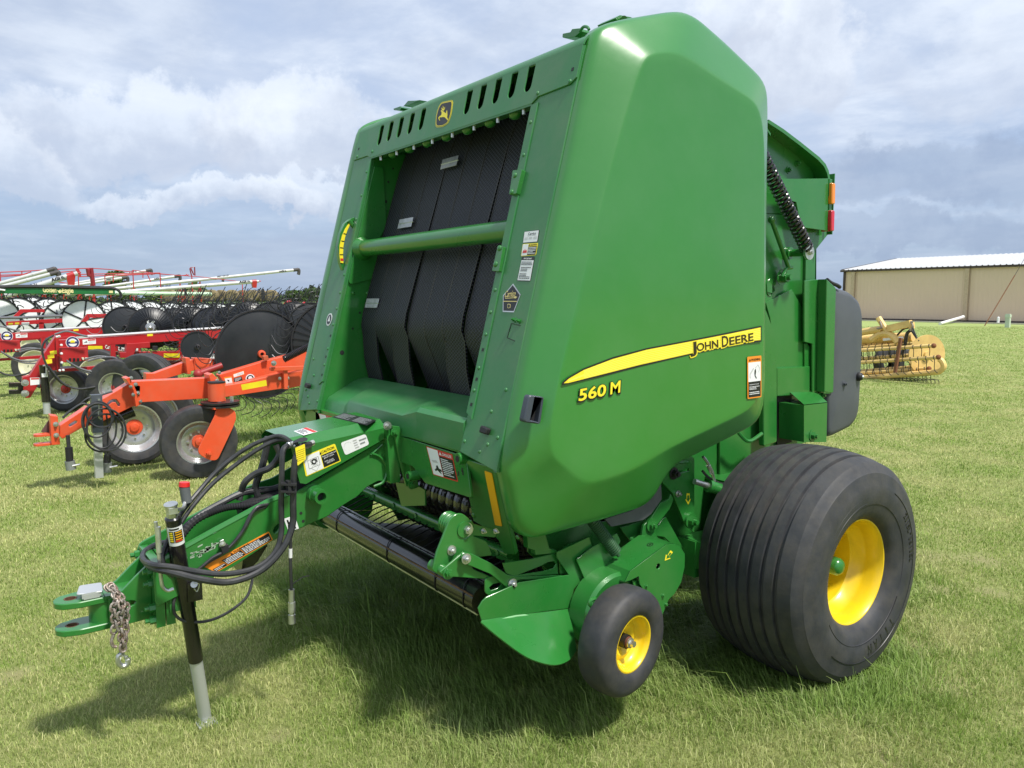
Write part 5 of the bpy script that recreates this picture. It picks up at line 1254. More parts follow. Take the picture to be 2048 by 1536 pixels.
# gauge wheel
def wheel(parent, c, ax, tyre_prof, rim_prof, hub, tm, rm, hm, name='wheel', n=72):
    w = MB(hm); hub(w, c, ax); o = w.build(name, parent)
    t = MB(tm); t.rev(tyre_prof, c, ax, n); tt = t.build('tyre', o, sharp=28)
    r = MB(rm); r.rev(rim_prof, c, ax, 56); rr_ = r.build('rim', o, sharp=40)
    return o, tt, rr_
GC = Vector((1.045,-1.040,.375)); GA = Vector((1,.17,-.03)).normalized()
tp = [(a*.80, b*.955) for a, b in [(-.050,.108),(-.072,.118),(-.080,.140),(-.082,.165),(-.078,.188),(-.066,.202),(-.045,.209),(-.015,.211),(.015,.211),(.045,.209),(.060,.204),(.072,.194),(.080,.178),(.084,.160),(.082,.138),(.074,.120),(.060,.109)]]
rp = [(.058,.112),(.064,.113),(.066,.108),(.060,.101),(.045,.097),(.030,.092),(.020,.082),(.014,.070),(.010,.055),(.004,.040),(.004,.0)]
rp = [(.060,.1125),(.0655,.1125),(.0665,.107),(.060,.101),(.040,.098),(.018,.094),(.010,.086),(.004,.078),(.010,.070),(.014,.058),(.006,.045),(-.006,.034),(-.006,0),(-.012,0),(-.012,.10),(-.055,.105),(-.056,.113)]; rp = [(a*.80, b*.955) for a, b in rp]
def ghub(w, c, ax):
    w.use(DARKST); w.cyl(c+ax*-.02, c+ax*.026, .026, n=20); w.use(mat('rust_bearing', (.14,.05,.03), .6)); w.cyl(c+ax*.026, c+ax*.034, .021, n=20); w.use(ZINC); w.cyl(c+ax*.034, c+ax*.040, .019, n=20); w.cyl(c+ax*.040, c+ax*.056, .0125, .012, n=6); w.cyl(c-ax*.12, c+ax*.0, .010, n=12)
GW, _, _ = wheel(B, GC, GA, tp, rp, ghub, RUB, YEL, DARKST, 'gauge_wheel'); lab(GW, 'small front gauge wheel with yellow rim')

# big wheels
BC = Vector((1.10, .05, .483))
def ribprof():
    half = []; cr = lambda w: .505-.030*(abs(w)/.21)**2.2
    p = [(-.19,.215),(-.235,.235),(-.258,.28),(-.270,.34),(-.268,.40),(-.250,.445),(-.225,.472)]
    gro = [-.165,-.110,-.055,0,.055,.110,.165]
    w = []
    for g_ in gro:
        a = g_-.008; b = g_+.008
        w += [(a-.002, cr(a)), (a+.001, cr(a)-.014), (b-.001, cr(b)-.014), (b+.002, cr(b))]
    p += [(-.205, cr(-.205))]+w+[(.205, cr(.205))]
    p += [(.226,.470),(.240,.455),(.252,.434),(.256,.430),(.262,.408),(.268,.380),(.270,.374),(.272,.345),(.2705,.318),(.266,.300),(.263,.298),(.256,.272),(.246,.250),(.236,.238),(.222,.228),(.200,.215)]
    return p
big_rim = [(.200,.229),(.214,.232),(.220,.229),(.218,.222),(.205,.214),(.180,.209),(.150,.206),(.135,.205),(.125,.198),(.095,.192),(.085,.180),(.045,.176),(-.010,.175),(-.080,.172),(-.086,.150),(-.090,.06),(-.090,0),(-.10,0),(-.10,.17),(-.19,.205),(-.2,.229)]
def bhub(w, c, ax):
    w.use(GREEN); w.rev([(-.09,.080),(.015,.07),(.02,.05),(.075,.047),(.085,.040),(.14,.038),(.152,.030),(.158,.018),(.159,0)], c, ax, 28)
    w.use(ZINC)
    for k in range(8):
        t = 2*math.pi*k/8; p = c+ax*-.09+Vector((0, math.cos(t), math.sin(t)))*.115; w.cyl(p, p+ax*.02, .011, n=6)
    w.use(GREEN).cyl(c-ax*.3, c-ax*.02, .05, n=20)
for s_ in (1, -1):
    ax = Vector((s_, 0, 0)); o, ty_, _ = wheel(B, Vector((s_*BC.x, BC.y, BC.z)), ax, ribprof(), big_rim, bhub, RUB, YEL, GREEN, 'wheel', 110)
    # flatten the contact patch
    for v in ty_.data.vertices:
        if v.co.z < .012: v.co.z = .004+(v.co.z-.012)*.12
    lab(o, 'near big ribbed wheel with yellow rim' if s_ > 0 else 'far big ribbed wheel')
    if s_ > 0: BW = o; BT = ty_
# raised lettering on the near sidewall
lm = mat('raised_rubber_lettering', (.012,.012,.014), .35, var=.1)
def ringtext(body, rad, a0, a1, h, up_out, pl):
    mb = MB(lm); n_ = len(body); cx_, cy_ = BC.y, BC.z
    for i, ch in enumerate(body):
        if ch == ' ': continue
        t = R(a0+(a1-a0)*(i+.5)/n_); c = Vector((cx_+rad*math.cos(t), cy_+rad*math.sin(t))); rv = Vector((math.cos(t), math.sin(t)))
        up = rv if up_out else -rv; rt_ = Vector((up.y, -up.x)); wd = h*.62*{'I': .34, '1': .5, '.': .22, '-': .5, 'L': .8}.get(ch, 1)
        A = c-rt_*wd/2-up*h/2; Bq = c+rt_*wd/2-up*h/2; mb.text(pl, ch, tuple(A), tuple(Bq), h, lift=.0015, th=.006, uv=True, bold=.012)
    return mb
pl = PX(BC.x+.2705)
ringtext('TITAN', .338, -46, -86, .044, True, pl).build('raised_lettering', BT)
ringtext('21.5L-16.1SL', .352, 38, -2, .027, True, PX(BC.x+.2725)).build('raised_lettering', BT)
mb = MB(lm); rr = random.Random(2)
for k in range(0):
    t = R(-120+k*3.2); rad = .262+.02*(k % 3); c = BC+Vector((.2475+.009*(k % 3), rad*math.cos(t), rad*math.sin(t))); mb.box(c, (.004,.010,.004))
for rad, a0, a1, x_ in ((.310, 95, 150, .2685), (.338, 95, 150, .2705), (.372, 60, -130, .2710), (.300, -30, -150, .2665)):
    pts = [BC+Vector((x_, rad*math.cos(R(a0+(a1-a0)*i/40)), rad*math.sin(R(a0+(a1-a0)*i/40)))) for i in range(41)]; mb.tube(pts, .0016, 5, 0)
mb.build('sidewall_ring', BT)
# ================================================================== frame behind the panel, axle, tailgate
mb = MB(GREEN); P = PX(.684)
mb.plate(P, [(-1.30,1.05),(-1.05,2.40),(-.9,2.50),(-.60,2.60),(-.35,2.45),(.13,2.20),(.13,.50),(-.3,.50),(-.6,.75)], .01, uv=True); mb.build('body_side', B); mb = MB(GREEN)
mb.plate(PX(-.67), [(-1.30,1.05),(-1.05,2.40),(-.9,2.50),(-.60,2.60),(-.35,2.45),(.13,2.20),(.13,.50),(-.3,.50),(-.6,.75)], .01, uv=True); mb.build('body_side', B)
mb = MB(GREEN); pr = [(-1.08,2.575),(-.62,2.72),(-.30,2.50),(-.1,2.35),(-.1,2.34),(-.30,2.49),(-.62,2.71),(-1.08,2.565)]; mb.extr([(y, z-.02) for y, z in pr], -.92, .93); mb.build('top_cover', B)
# top hardware peeking over the beam
mb = MB(GREEN); tp_ = PY(-.98)
mb.plate(tp_, z3((1680,215),(1730,205),(1740,185),(1790,180),(1800,200),(1760,235),(1700,245),(1678,240)), .05, r=.004); mb.tube([tp_.p(*p) for p in z3((1790,200),(1815,172),(1840,175),(1850,190))], .006, 7, 4)
mb.build('top_bracket', B); mb = MB(GREEN); tq = PY(-.98); mb.plate(tq, z3((660,680),(690,645),(740,643),(765,640),(700,672)), .06); mb.plate(PY(-.98), z3((597,695),(640,680),(650,690),(640,705),(600,705)), .06)
mb.build('top_bracket', B); mb = MB(GREEN); mb.plate(PX(.8), [(1230,36),(1240,30),(1262,34),(1280,42),(1262,52),(1240,50)], .1, r=.004); mb.cyl(PX(.83).p(1248,38), PX(.75).p(1248,38), .012, n=12); mb.build('top_bracket', B)
# grey rubber flap and dark gap under the panel
mb = MB(mat('grey_rubber_flap', (.075,.08,.085), .7, var=.2, dirt=(.2,.2,.2), da=.3)); mb.plate(PX(.84), z6((555,525),(700,480),(800,420),(852,300),(858,420),(800,500),(760,530),(590,566)), .012, r=.006); mb.build('rubber_flap', B)
# upright frame plate ahead of the wheel
FP = PX(.80)
mb = MB(GREEN); mb.plate(FP, z6((855,310),(890,240),(1005,180),(1030,205),(1030,600),(975,540),(915,390),(860,330)), .012, r=.004, holes=[[FP.uv(*p) for p in z6((915,278),(1000,256),(1002,270),(918,292))]], rh=True)
mb.tube([FP.p(*p)+Vector((.004,0,0)) for p in z6((925,222),(990,222))], .006, 6, 0)
fp = mb.build('frame_plate', B)
mb = MB(ZINC); mb.bolt(FP, *z6((940,390))[0], .010, .014, .002); mb.use(DARKST).bolt(FP, *z6((918,283))[0], .018, .022, .002); mb.use(GREEN).bolt(FP, *z6((1003,530))[0], .022, .030, .002); mb.cyl(FP.p(*z6((1003,530))[0]), FP.p(*z6((1003,530))[0])+Vector((.012,0,0)), .034, n=20); mb.build_each('pivot_bolt', fp)
mb = MB(YDEC)
ar = z6((988,388),(1003,388),(1003,418),(1010,418),(996,448),(980,420),(988,420)); mb.plate(FP, ar, .0008, lift=.001, bev=0); ca_ = (sum(p[0] for p in ar)/7, sum(p[1] for p in ar)/7); mb.use(GREEN).plate(FP, [(p[0]*.6+ca_[0]*.4, p[1]*.6+ca_[1]*.4) for p in ar], .0005, lift=.0016, bev=0); mb.build('arrow_decal', fp)
mb = MB(GREEN); A5 = PX(.83)
mb.plate(A5, z6((745,650),(760,560),(800,520),(850,440),(895,420),(905,390),(920,420),(900,470),(830,560),(820,600),(850,640),(780,640),(750,665)), .012, r=.006); mb.bolt(A5, *z6((800,555))[0], .018, .020); mb.cyl(A5.p(*z6((800,555))[0]), A5.p(*z6((800,555))[0])+Vector((.008,0,0)), .030, n=20)
mb.plate(PX(.78), z6((865,520),(880,515),(950,640),(985,700),(975,720),(870,620),(800,610)), .01); mb.plate(PX(.79), z6((640,570),(760,535),(740,620),(720,680),(650,590)), .008); mb.rivet(PX(.80), *z6((697,633))[0], .012)
mb.build('pickup_lift_arm', B)
# lower chassis sheet and the stepped axle bracket
mb = MB(GREEN); mb.plate(PX(.74), z6((150,600),(260,600),(500,540),(870,520),(985,700),(1000,740),(700,760),(400,760),(300,840),(150,700)), .01)
mb.plate(PX(.84), z6((145,610),(240,600),(262,680),(300,690),(300,705),(190,715),(185,690),(150,680)), .03); mb.build('chassis_sheet', B)
mb = MB(GREEN); 
mb.box((.86,-.30,.575), (.20,.22,.014)); mb.box((.955,-.30,.545), (.012,.22,.07)); mb.box((.86,-.405,.52), (.20,.012,.12)); mb.box((.80,-.25,.50), (.10,.34,.16)); mb.build('step_bracket', B)
mb = MB(GREEN); mb.box((0,.05,.485), (1.80,.12,.12)); mb.box((.76,.0,.60), (.10,.22,.30)); mb.box((-.76,.0,.60), (.10,.22,.30)); mb.build('axle', B)
# hydraulic cylinder
mb = MB(ZINC); h0, h1 = PX(.83).p(*z6((1030,325))[0]), PX(.85).p(*z6((1110,350))[0]); mb.cyl(h0, h1, .013, n=16); mb.use(GREEN); dh = (h1-h0).normalized(); mb.cyl(h1, h1+dh*.30, .026, n=20); mb.cyl(h1-dh*.01, h1+dh*.01, .029, n=20); mb.build('hydraulic_cylinder', B)
mb = MB(ZINC); mb.tube([PX(.86).p(*z6(p)[0]) for p in ((1075,195),(1098,225),(1122,275),(1135,325))], .007, 8, 5); mb.cyl(PX(.86).p(*z6((1103,240))[0]), PX(.86).p(*z6((1122,280))[0]), .010, n=10)
mb.use(HOSE); mb.tube([PX(.85).p(*z6(p)[0]) for p in ((1072,270),(1100,300),(1150,330),(1200,345))], .006, 7, 5); mb.build('hydraulic_line', B)
mb = MB(GREEN); mb.box((.80,-.02,.80), (.30,.30,.012)); mb.build('axle_cover', B)

# tailgate
TG1 = PX(.70)
mb = MB(GREEN)
gate = [TG1.uv(*p) for p in [(1520,262),(1535,264),(1575,290),(1618,325),(1628,340),(1633,358),(1630,600),(1630,880),(1560,900),(1500,930),(1440,1000),(1440,300)]]
mb.plate(TG1, gate, .012, uv=True, bev=.002)
GT = mb.build('tailgate', B); mb = MB(GREEN)
far = [(u, v) for u, v in gate]; mb.plate(PX(-.690), far, .012, uv=True, bev=.002); mb.build('side_plate', GT)
# folded flange round the gate top, standing out
mb = MB(GREEN); ed = [TG1.p(*p) for p in [(1510,245),(1540,264),(1575,290),(1612,319),(1624,332),(1630,345),(1633,360)]]
vs = ed+[p+Vector((.075,0,0)) for p in ed]+[p+Vector((.075,-.012,-.014)) for p in ed]+[p+Vector((0,-.012,-.014)) for p in ed]; n = len(ed)
mb.add(vs, [(k*n+i, k*n+i+1, ((k+1) % 4)*n+i+1, ((k+1) % 4)*n+i) for k in range(4) for i in range(n-1)])
back_ = [TG1.p(*p) for p in [(1540,264),(1620,328),(1633,360),(1632,880)]]; vs = back_+[Vector((-.70, p.y, p.z)) for p in back_]; mb.add(vs, [(0,1,5,4),(1,2,6,5),(2,3,7,6)])
mb.build('gate_flange', GT, sharp=30)
mb = MB(WHITE); mb.plate(TG1, circle(TG1.uv(1565,293), .010, 10), .001, lift=.001, uv=True); mb.use(GREEN)
mb.cut()
for q in z8((313,252),(352,222),(320,435)): mb.bolt(TG1, *q, .012, .014)
for q in z8((404,780),(404,813),(436,780),(436,813),(396,972),(426,972),(437,1188),(393,1105)): mb.bolt(TG1, *q, .009, .012, washer=False)
mb.build_each('gate_bolt', GT)
# upper patch plates
mb = MB(GREEN); mb.plate(TG1.shift(.015), z8((150,450),(350,460),(352,600),(300,740),(240,860),(150,858)), .01, r=.004); mb.plate(TG1.shift(.010), z8((150,340),(345,380),(352,455),(150,450)), .008)
mb.plate(TG1.shift(.02), z8((215,770),(232,745),(245,760),(246,810),(235,832),(218,825)), .006, r=.02, holes=[[TG1.uv(*p) for p in z8((224,775),(236,765),(236,805),(224,815))]], rh=True)
mb.plate(TG1.shift(.03), z8((388,1048),(400,1045),(452,1135),(452,1260),(430,1275),(420,1260),(388,1150)), .008); mb.plate(TG1.shift(.02), z8((388,958),(438,958),(438,1060),(420,1062),(420,1010),(388,1012)), .008)
mb.build('gate_plate', GT)
# vertical channel beside the panel
mb = MB(GREEN); mb.plate(PX(.76), z8((205,880),(215,900),(255,1010),(262,1090),(262,1500),(200,1520),(200,1100)), .03, r=.01, bev=.004)
mb.plate(PX(.74), z8((262,1160),(412,1153),(412,1283),(262,1290)), .06, bev=.003); mb.plate(PX(.72), z8((210,860),(330,800),(388,900),(388,1160),(260,1160),(230,930)), .01); mb.build('gate_channel', GT)
mb = MB(BLACKM); mb.plate(PX(.712), z8((262,1292),(330,1280),(330,1500),(262,1520)), .004); mb.build('channel_gap', GT)
# right-hand cover, box, and tail cover
mb = MB(GREEN); CV = PX(.75)
mb.plate(CV, z8((428,755),(490,753),(532,800),(520,1270),(505,1278),(425,1278),(425,1050),(388,1040),(388,760)), .012, bev=.002); mb.plate(PX(.80), z8((490,753),(532,792),(515,1275),(480,1270)), .05, bev=.003)
mb.build('rear_cover', GT)
mb = MB(GREEN); q = [PX(.86).p(*p) for p in z8((385,1332),(492,1320),(488,1500),(385,1500))]; q2 = [PX(.74).p(*p) for p in z8((322,1272),(478,1300),(470,1500),(270,1500))]
fr = q; 
mb.add([q[0], q[1], q[2], q[3], Vector((.72, q[0].y, q[0].z)), Vector((.72, q[1].y, q[1].z)), Vector((.72, q[2].y, q[2].z)), Vector((.72, q[3].y, q[3].z))], [(0,3,2,1),(1,2,6,5),(0,1,5,4),(0,4,7,3)])
t0 = PX(.74).p(*z8((322,1272))[0]); t1 = PX(.74).p(*z8((440,1268))[0]); mb.add([t0, t1, q[1]+Vector((0,0,.004)), q[0]+Vector((0,0,.004))], [(0,3,2,1)]); mb.bolt(PX(.861), *z8((425,1470))[0], .02, .02)
mb.build('rear_box', GT, sharp=20)
mb = MB(GREYP); TC = PX(.735)
oc = [TC.uv(*p) for p in z8((500,775),(540,788),(600,805),(640,845),(655,900),(656,1000),(648,1200),(640,1350),(630,1400),(600,1440),(520,1480),(494,1482),(492,800))]
oc = fillet(oc, .03, 4)
rings = []; cxo = sum(p[0] for p in oc)/len(oc); czo = sum(p[1] for p in oc)/len(oc)
for t, x in ((1.0,-.735),(1.0,.60),(.997,.68),(.985,.715),(.955,.733),(.90,.738),(.5,.742)): rings.append([(x, cxo+(u-cxo)*t, czo+(v-czo)*t) for u, v in oc])
rings[0] = [(-.735, u, v) for u, v in oc]
vs = [p for r_ in rings for p in r_]; n = len(oc); mb.add(vs, [(k*n+i, k*n+(i+1) % n, (k+1)*n+(i+1) % n, (k+1)*n+i) for k in range(len(rings)-1) for i in range(n)]+[tuple(range((len(rings)-1)*n, len(rings)*n))])
tcv = mb.build('tail_cover', GT, sharp=50); lab(tcv, 'dark grey plastic tail cover')
mb = MB(BLACKM); p = PX(.745).p(*z8((638,1200))[0]); mb.ball(p, .024, 6); mb.use(ZINC).ball(p+Vector((.02,0,0)), .009, 5); mb.use(GREYP).bolt(PX(.741), *z8((568,1232))[0], .012, .014); mb.build('cover_knob', tcv)
mb = MB(BLACKM); mb.tube([PX(.74).p(*p) for p in z8((490,755),(510,770),(535,780),(550,790))], .010, 7, 4); mb.build('rubber_seal', GT)
mb = MB(GREEN); mb.plate(PX(.70), z8((470,1278),(490,1278),(488,1310),(465,1300)), .05); mb.bolt(PX(.76), *z8((465,1285))[0], .014, .016); mb.build('gate_lug', GT)
# light box
mb = MB(GREEN); LB0, LB1 = .715, .80
fb_ = [PX(.78).p(*p) for p in z8((282,293),(505,291),(505,532),(372,512),(282,380))]
LBp = PX(.78); mb.plate(LBp, z8((282,293),(505,291),(503,532),(372,514),(350,400),(282,380)), .006, bev=.001)
mb.box(tuple(PX(.75).p(*z8((508,410))[0])), (.03,.006,.30)); mb.plate(PX(.785), z8((503,292),(516,295),(511,531),(500,530)), .02, bev=.002)
mb.plate(PX(.72), z8((372,512),(508,532),(432,628),(400,600)), .01); mb.plate(PX(.715), z8((400,520),(432,620),(425,1050),(388,1050),(395,600)), .03)
LB = mb.build('light_box', GT)
mb = MB(AMBL); mb.plate(PX(.80), z8((516,310),(531,314),(529,408),(514,408)), .06, r=.006, bev=.004); mb.build('amber_light', LB)
mb = MB(REDL); mb.plate(PX(.80), z8((513,436),(528,438),(525,532),(511,532)), .06, r=.006, bev=.004); mb.build('red_light', LB)
mb = MB(BLACKM); mb.plate(PX(.74), z8((305,390),(345,392),(350,405),(310,402)), .02); mb.build('rubber_bumper', GT)
# gate spring, rod and anchor
mb = MB(BPLA); SPp = PX(.82); a, b = SPp.p(1518,300), SPp.p(*z8((398,612))[0]); mb.helix(a, b, .028, .0062, 26, 8, 16); mb.build('gate_spring', B)
mb = MB(ZINC); c = SPp.p(*z8((402,630))[0]); mb.cyl(c, c+Vector((.012,0,0)), .036, n=24); mb.cyl(c+Vector((.012,0,0)), c+Vector((.022,0,0)), .014, n=6); mb.cyl(c+Vector((.02,0,0)), c+Vector((.03,0,0)), .008, n=8); mb.cyl(b, c, .012, n=10)
mb.use(GREEN); mb.cyl(Vector((.70, c.y-.02, c.z)), c, .018, n=16); mb.cyl(Vector((.70, c.y-.02, c.z)), Vector((.74, c.y-.015, c.z)), .030, n=18); mb.build('spring_anchor', B)
mb = MB(GREEN); r0, r1 = PX(.76).p(*z8((236,480))[0]), PX(.76).p(*z8((315,700))[0]); mb.cyl(r0, r1, .011, n=12); mb.ball(r0, .018, 6); mb.tube([PX(.76).p(*p) for p in z8((330,700),(305,705),(295,720),(285,742))], .008, 8, 4); mb.bolt(PX(.74), *z8((283,745))[0], .026, .035); mb.build('latch_rod', B)
mb = MB(GREEN); mb.tube([PX(.78).p(*p) for p in zd((1672,1085),(1720,1140),(1755,1165),(1800,1160),(1885,1100))], .009, 8, 4); mb.build('panel_prop', B)
SILVR = mat('silver_wheel_paint', (.50,.51,.52), .32, metal=.75, var=.1, vs=10, dirt=(.25,.22,.18), da=.45, ds=6)
# ================================================================== rake wheels (shared by several rakes)
za = lambda *pts: [(x/3.2, 500+y/3.2) for x, y in pts]
zb = lambda *pts: [(180+x/4.452, 640+y/4.452) for x, y in pts]
zc_ = lambda *pts: [(x/4.8, 640+y/4.8) for x, y in pts]
zt_ = lambda *pts: [(x/6.4, 520+y/6.4) for x, y in pts]
zr = lambda *pts: [(300+x/6.024, 520+y/6.024) for x, y in pts]
def tine_ring(mb, c, ax, r, n, ln, seed=0, th=.0045, hook=1):
    c = Vector(c); ax = Vector(ax).normalized(); u = Vector((0,0,1)); u = (u-ax*u.dot(ax)).normalized(); w = ax.cross(u)
    for i in range(n):
        t = 2*math.pi*i/n+seed
        def P(rad, da, out=0): return c+(u*math.cos(t+da)+w*math.sin(t+da))*rad+ax*out
        mb.tube([P(r, 0), P(r+.03, .10*hook), P(r+ln*.35, .24*hook, .03), P(r+ln*.72, .20*hook, .05), P(r+ln, .06*hook, .03)], th, 5, 3)
def rake_wheel(label, c, ax, r=.46, disc=BDISC, ntine=40, ln=.22, fins=False, hubm=ORANGE, group=None, seed=0, cat='rake wheel', th=.0045, spokes=0, sw=.045, rw=.012):
    c = Vector(c); ax = Vector(ax).normalized()
    t = thing('rake_wheel', label, cat, (c.x, c.y, c.z-r), group)
    mb = MB(disc)
    if fins:
        mb.rev([(.10,.12),(.10,.14),(.02,r*.96),(0,r),(-.01,r),(.0,r*.95),(.08,.12)], c, ax, 64)
        u = Vector((0,0,1)); u = (u-ax*u.dot(ax)).normalized(); w = ax.cross(u)
        for i in range(44):
            a = 2*math.pi*i/44; e = u*math.cos(a)+w*math.sin(a); q = u*math.cos(a+.10)+w*math.sin(a+.10)
            mb.beam(c+ax*.13+e*.15, c+ax*.03+q*r*.97, .005, .028, up=ax)
    else: mb.rev([(.0,0),(.0,r*.97),(-.006,r),(-.012,r),(-.012,0)], c, ax, 72)
    mb.build('disc', t)
    mb = MB(BLACKM); mb.rev([(-.02,r-.005),(.012,r-.005),(.012,r+rw),(-.02,r+rw),(-.02,r-.005)], c, ax, 64)
    if spokes:
        u = Vector((0,0,1)); u = (u-ax*u.dot(ax)).normalized(); w = ax.cross(u)
        for i in range(spokes): a = 2*math.pi*i/spokes+seed*1.3; e = u*math.cos(a)+w*math.sin(a); mb.beam(c+ax*.006+e*.05, c+ax*.006+e*r, sw, .012, up=ax)
    mb.build('rim_ring', t)
    mb = MB(TINE); tine_ring(mb, c, ax, r, ntine, ln, seed, th); mb.build('tines', t)
    mb = MB(hubm)
    if fins: mb.use(ZINC if hubm is DARKST and 'steel hub' in label and 'right behind' not in label else DARKST); mb.cyl(c+ax*.10, c+ax*.16, .08, .06, n=18); mb.cyl(c+ax*.16, c+ax*.22, .04, .036, n=16); mb.ball(c+ax*.22, .036, 6)
    else: mb.rev([(0,.045),(.03,.04),(.035,.022),(.02,.018),(.0,.018)], c, ax, 18)
    mb.build('hub', t); return t
def tyre_wheel(c, ax, R_=.34, w=.20, rr=.20, rm=SILVR, hm=ORANGE, parent=None, name='wheel', bolts=8, deep=.04):
    c = Vector(c); ax = Vector(ax).normalized(); k = R_/.34
    tp = [(-w*.42,rr),(-w*.48,rr+.03*k),(-w*.5,(rr+R_)/2),(-w*.46,R_*.95),(-w*.36,R_*.985)]
    for g_ in (-.22, 0, .22): tp += [(w*(g_-.02),R_),(w*(g_-.015),R_-.012),(w*(g_+.015),R_-.012),(w*(g_+.02),R_)]
    tp += [(w*.36,R_*.985),(w*.46,R_*.95),(w*.5,(rr+R_)/2+.01),(w*.49,(rr+R_)/2),(w*.48,rr+.03*k),(w*.42,rr)]
    rp = [(w*.40,rr+.004),(w*.44,rr+.003),(w*.43,rr-.010),(w*.30,rr-.022),(w*.20,rr-.034),(w*.34-deep,rr*.78),(w*.36-deep,rr*.62),(w*.30-deep,rr*.46),(w*.3-deep,0),(w*.3-deep-.01,0),(-w*.4,rr-.02),(-w*.42,rr)]
    def hub(m, c, ax):
        m.rev([(w*.3-deep,rr*.33),(w*.3-deep+.012,rr*.31),(w*.3-deep+.014,rr*.20),(w*.3-deep+.030,rr*.16),(w*.3-deep+.036,0)], c, ax, 24)
        m.use(ZINC); u = Vector((0,0,1)); u = (u-ax*u.dot(ax)).normalized(); v_ = ax.cross(u)
        for i in range(bolts): a = 2*math.pi*i/bolts; p = c+(u*math.cos(a)+v_*math.sin(a))*rr*.48+ax*(w*.3-deep); m.cyl(p, p+ax*.02, .011, n=6)
        m.use(hm)
    return wheel(parent, c, ax, tp, rp, hub, RUB, rm, hm, name, 56)[0]

# ================================================================== orange rake
def orange_rake():
    g0 = PX(-4.6); t = thing('hay_rake', 'orange-red wheel rake parked just left of the baler', 'hay rake', (-4.7,-1.5,0)); T_ = t
    def slab(name, X_, pts, w, m=ORANGE, zf=za, r=.01, bev=.003, parent=None, holes=()):
        P = PX(X_); mb = MB(m); mb.plate(P, zf(*pts), w, r=r, bev=bev, holes=[[P.uv(*p) for p in zf(*h)] for h in holes], rh=True); return mb.build(name, parent or T_)
    # tongue: clevis, two beams
    slab('front_beam', -4.55, ((385,1125),(530,1028),(700,930),(835,850),(900,870),(890,990),(840,1005),(640,1105),(520,1140),(400,1210),(380,1190)), .16,
         holes=[((440,1118),(480,1092),(496,1095),(490,1110),(450,1132),(440,1130)), ((690,1000),(680,990),(700,965),(722,955),(745,955),(768,985),(768,1000),(755,1000),(740,975),(720,975),(705,985))])
    slab('hitch_post', -4.52, ((320,1058),(370,1065),(385,1245),(330,1250)), .14, r=.004)
    mb = MB(ORANGE); 
    for z in (1180, 1240):
        a = g0.p(*za((212,z))[0]); b = g0.p(*za((345,z-5))[0]); mb.plate(PZ(a.z), [(a.x-.05,a.y+.02),(a.x-.02,a.y),(a.x+.02,a.y),(a.x+.05,a.y+.02),(a.x+.05,b.y),(a.x-.05,b.y)], .02, uv=True, r=.02, holes=[circle((a.x, a.y+.06), .02, 12)], rh=True)
    mb.build('hitch_clevis', T_)
    slab('hitch_brace', -4.66, ((262,1165),(330,1060),(345,1060),(330,1180)), .02, m=mat('dull_brown_steel', (.10,.06,.05), .7))
    mb = MB(ZINC); H = PX(-4.52)
    for q in ((357,1115),(360,1185)): mb.bolt(H, *za(q)[0], .014, .02)
    for q in ((868,860),(882,915),(896,968),(838,872),(855,925),(838,820)): mb.bolt(PX(-4.46), *za(q)[0], .012, .02)
    for q in ((1388,835),(1404,785),(1842,820),(1838,875),(1790,822)): mb.bolt(PX(-4.42), *za(q)[0], .011, .016)
    mb.build_each('flange_bolt', T_)
    slab('clamp_plate', -4.45, ((803,825),(830,815),(900,960),(905,985),(870,1005),(855,900)), .20, r=.004)
    slab('main_beam', -4.55, ((845,842),(1330,820),(1375,830),(1378,945),(1330,950),(905,975),(880,930)), .16)
    slab('clamp_plate', -4.42, ((1335,800),(1360,790),(1405,835),(1400,850),(1350,850)), .18, r=.004)
    slab('rear_beam', -4.45, ((1400,875),(1560,848),(1790,790),(1830,780),(1835,880),(1800,888),(1420,945)), .14)
    slab('rear_beam', -4.50, ((1830,790),(1975,765),(1975,860),(1835,888)), .14)
    slab('clamp_plate', -4.40, ((1815,770),(1842,765),(1846,890),(1820,892)), .20, r=.004)
    slab('upper_arm', -4.75, ((1400,800),(1700,710),(1980,640),(2000,700),(1960,790),(1700,800),(1440,860)), .12)
    d = Decal(PX(-4.685), za((1432,815),(1482,808),(1490,850),(1445,858)), ORDEC, .002, .004); d.rect(.06,.2,.94,.94, WHITE); d.poly([(.3,.4),(.6,.5),(.5,.8),(.4,.6)], BLK); d.build(T_, 'warning_sticker')
    d = Decal(PX(-4.685), za((1490,795),(1560,772),(1565,795),(1495,818)), ORDEC, .002, .004); d.rect(.04,.1,.96,.9, WHITE); d.lines(.35,.2,.9,.8,3, g_, seed=31); d.build(T_, 'warning_sticker')
    d = Decal(PX(-4.685), za((1495,822),(1545,808),(1552,832),(1500,848)), BLK, .002, .004); d.lines(.1,.1,.9,.9,4, WHITE, seed=32); d.build(T_, 'sticker')
    mb = MB(mat('hivis_yellow_reflector', (.75,.62,.02), .35)); mb.plate(PX(-4.375), za((1542,862),(1703,832),(1708,868),(1550,898)), .002, lift=.002, bev=0); mb.build('reflector', T_)
    mb = MB(WHITE); u, v = PX(-4.69).uv(*za((1600,822))[0]); mb.plate(PX(-4.685), circle((u, v), .045, 20), .001, lift=.002, uv=True, bev=0); mb.use(BLK).plate(PX(-4.685), circle((u, v), .035, 20), .001, lift=.003, uv=True, bev=0); mb.use(WHITE).plate(PX(-4.685), circle((u, v+.005), .02, 12), .001, lift=.004, uv=True, bev=0); mb.build('sticker', T_)
    slab('tie_rod', -4.38, ((1735,750),(1955,742),(1962,768),(1735,775)), .06, r=.01); mb = MB(ZINC); mb.bolt(PX(-4.36), *za((1752,725))[0], .018, .03); mb.build('pin', T_)
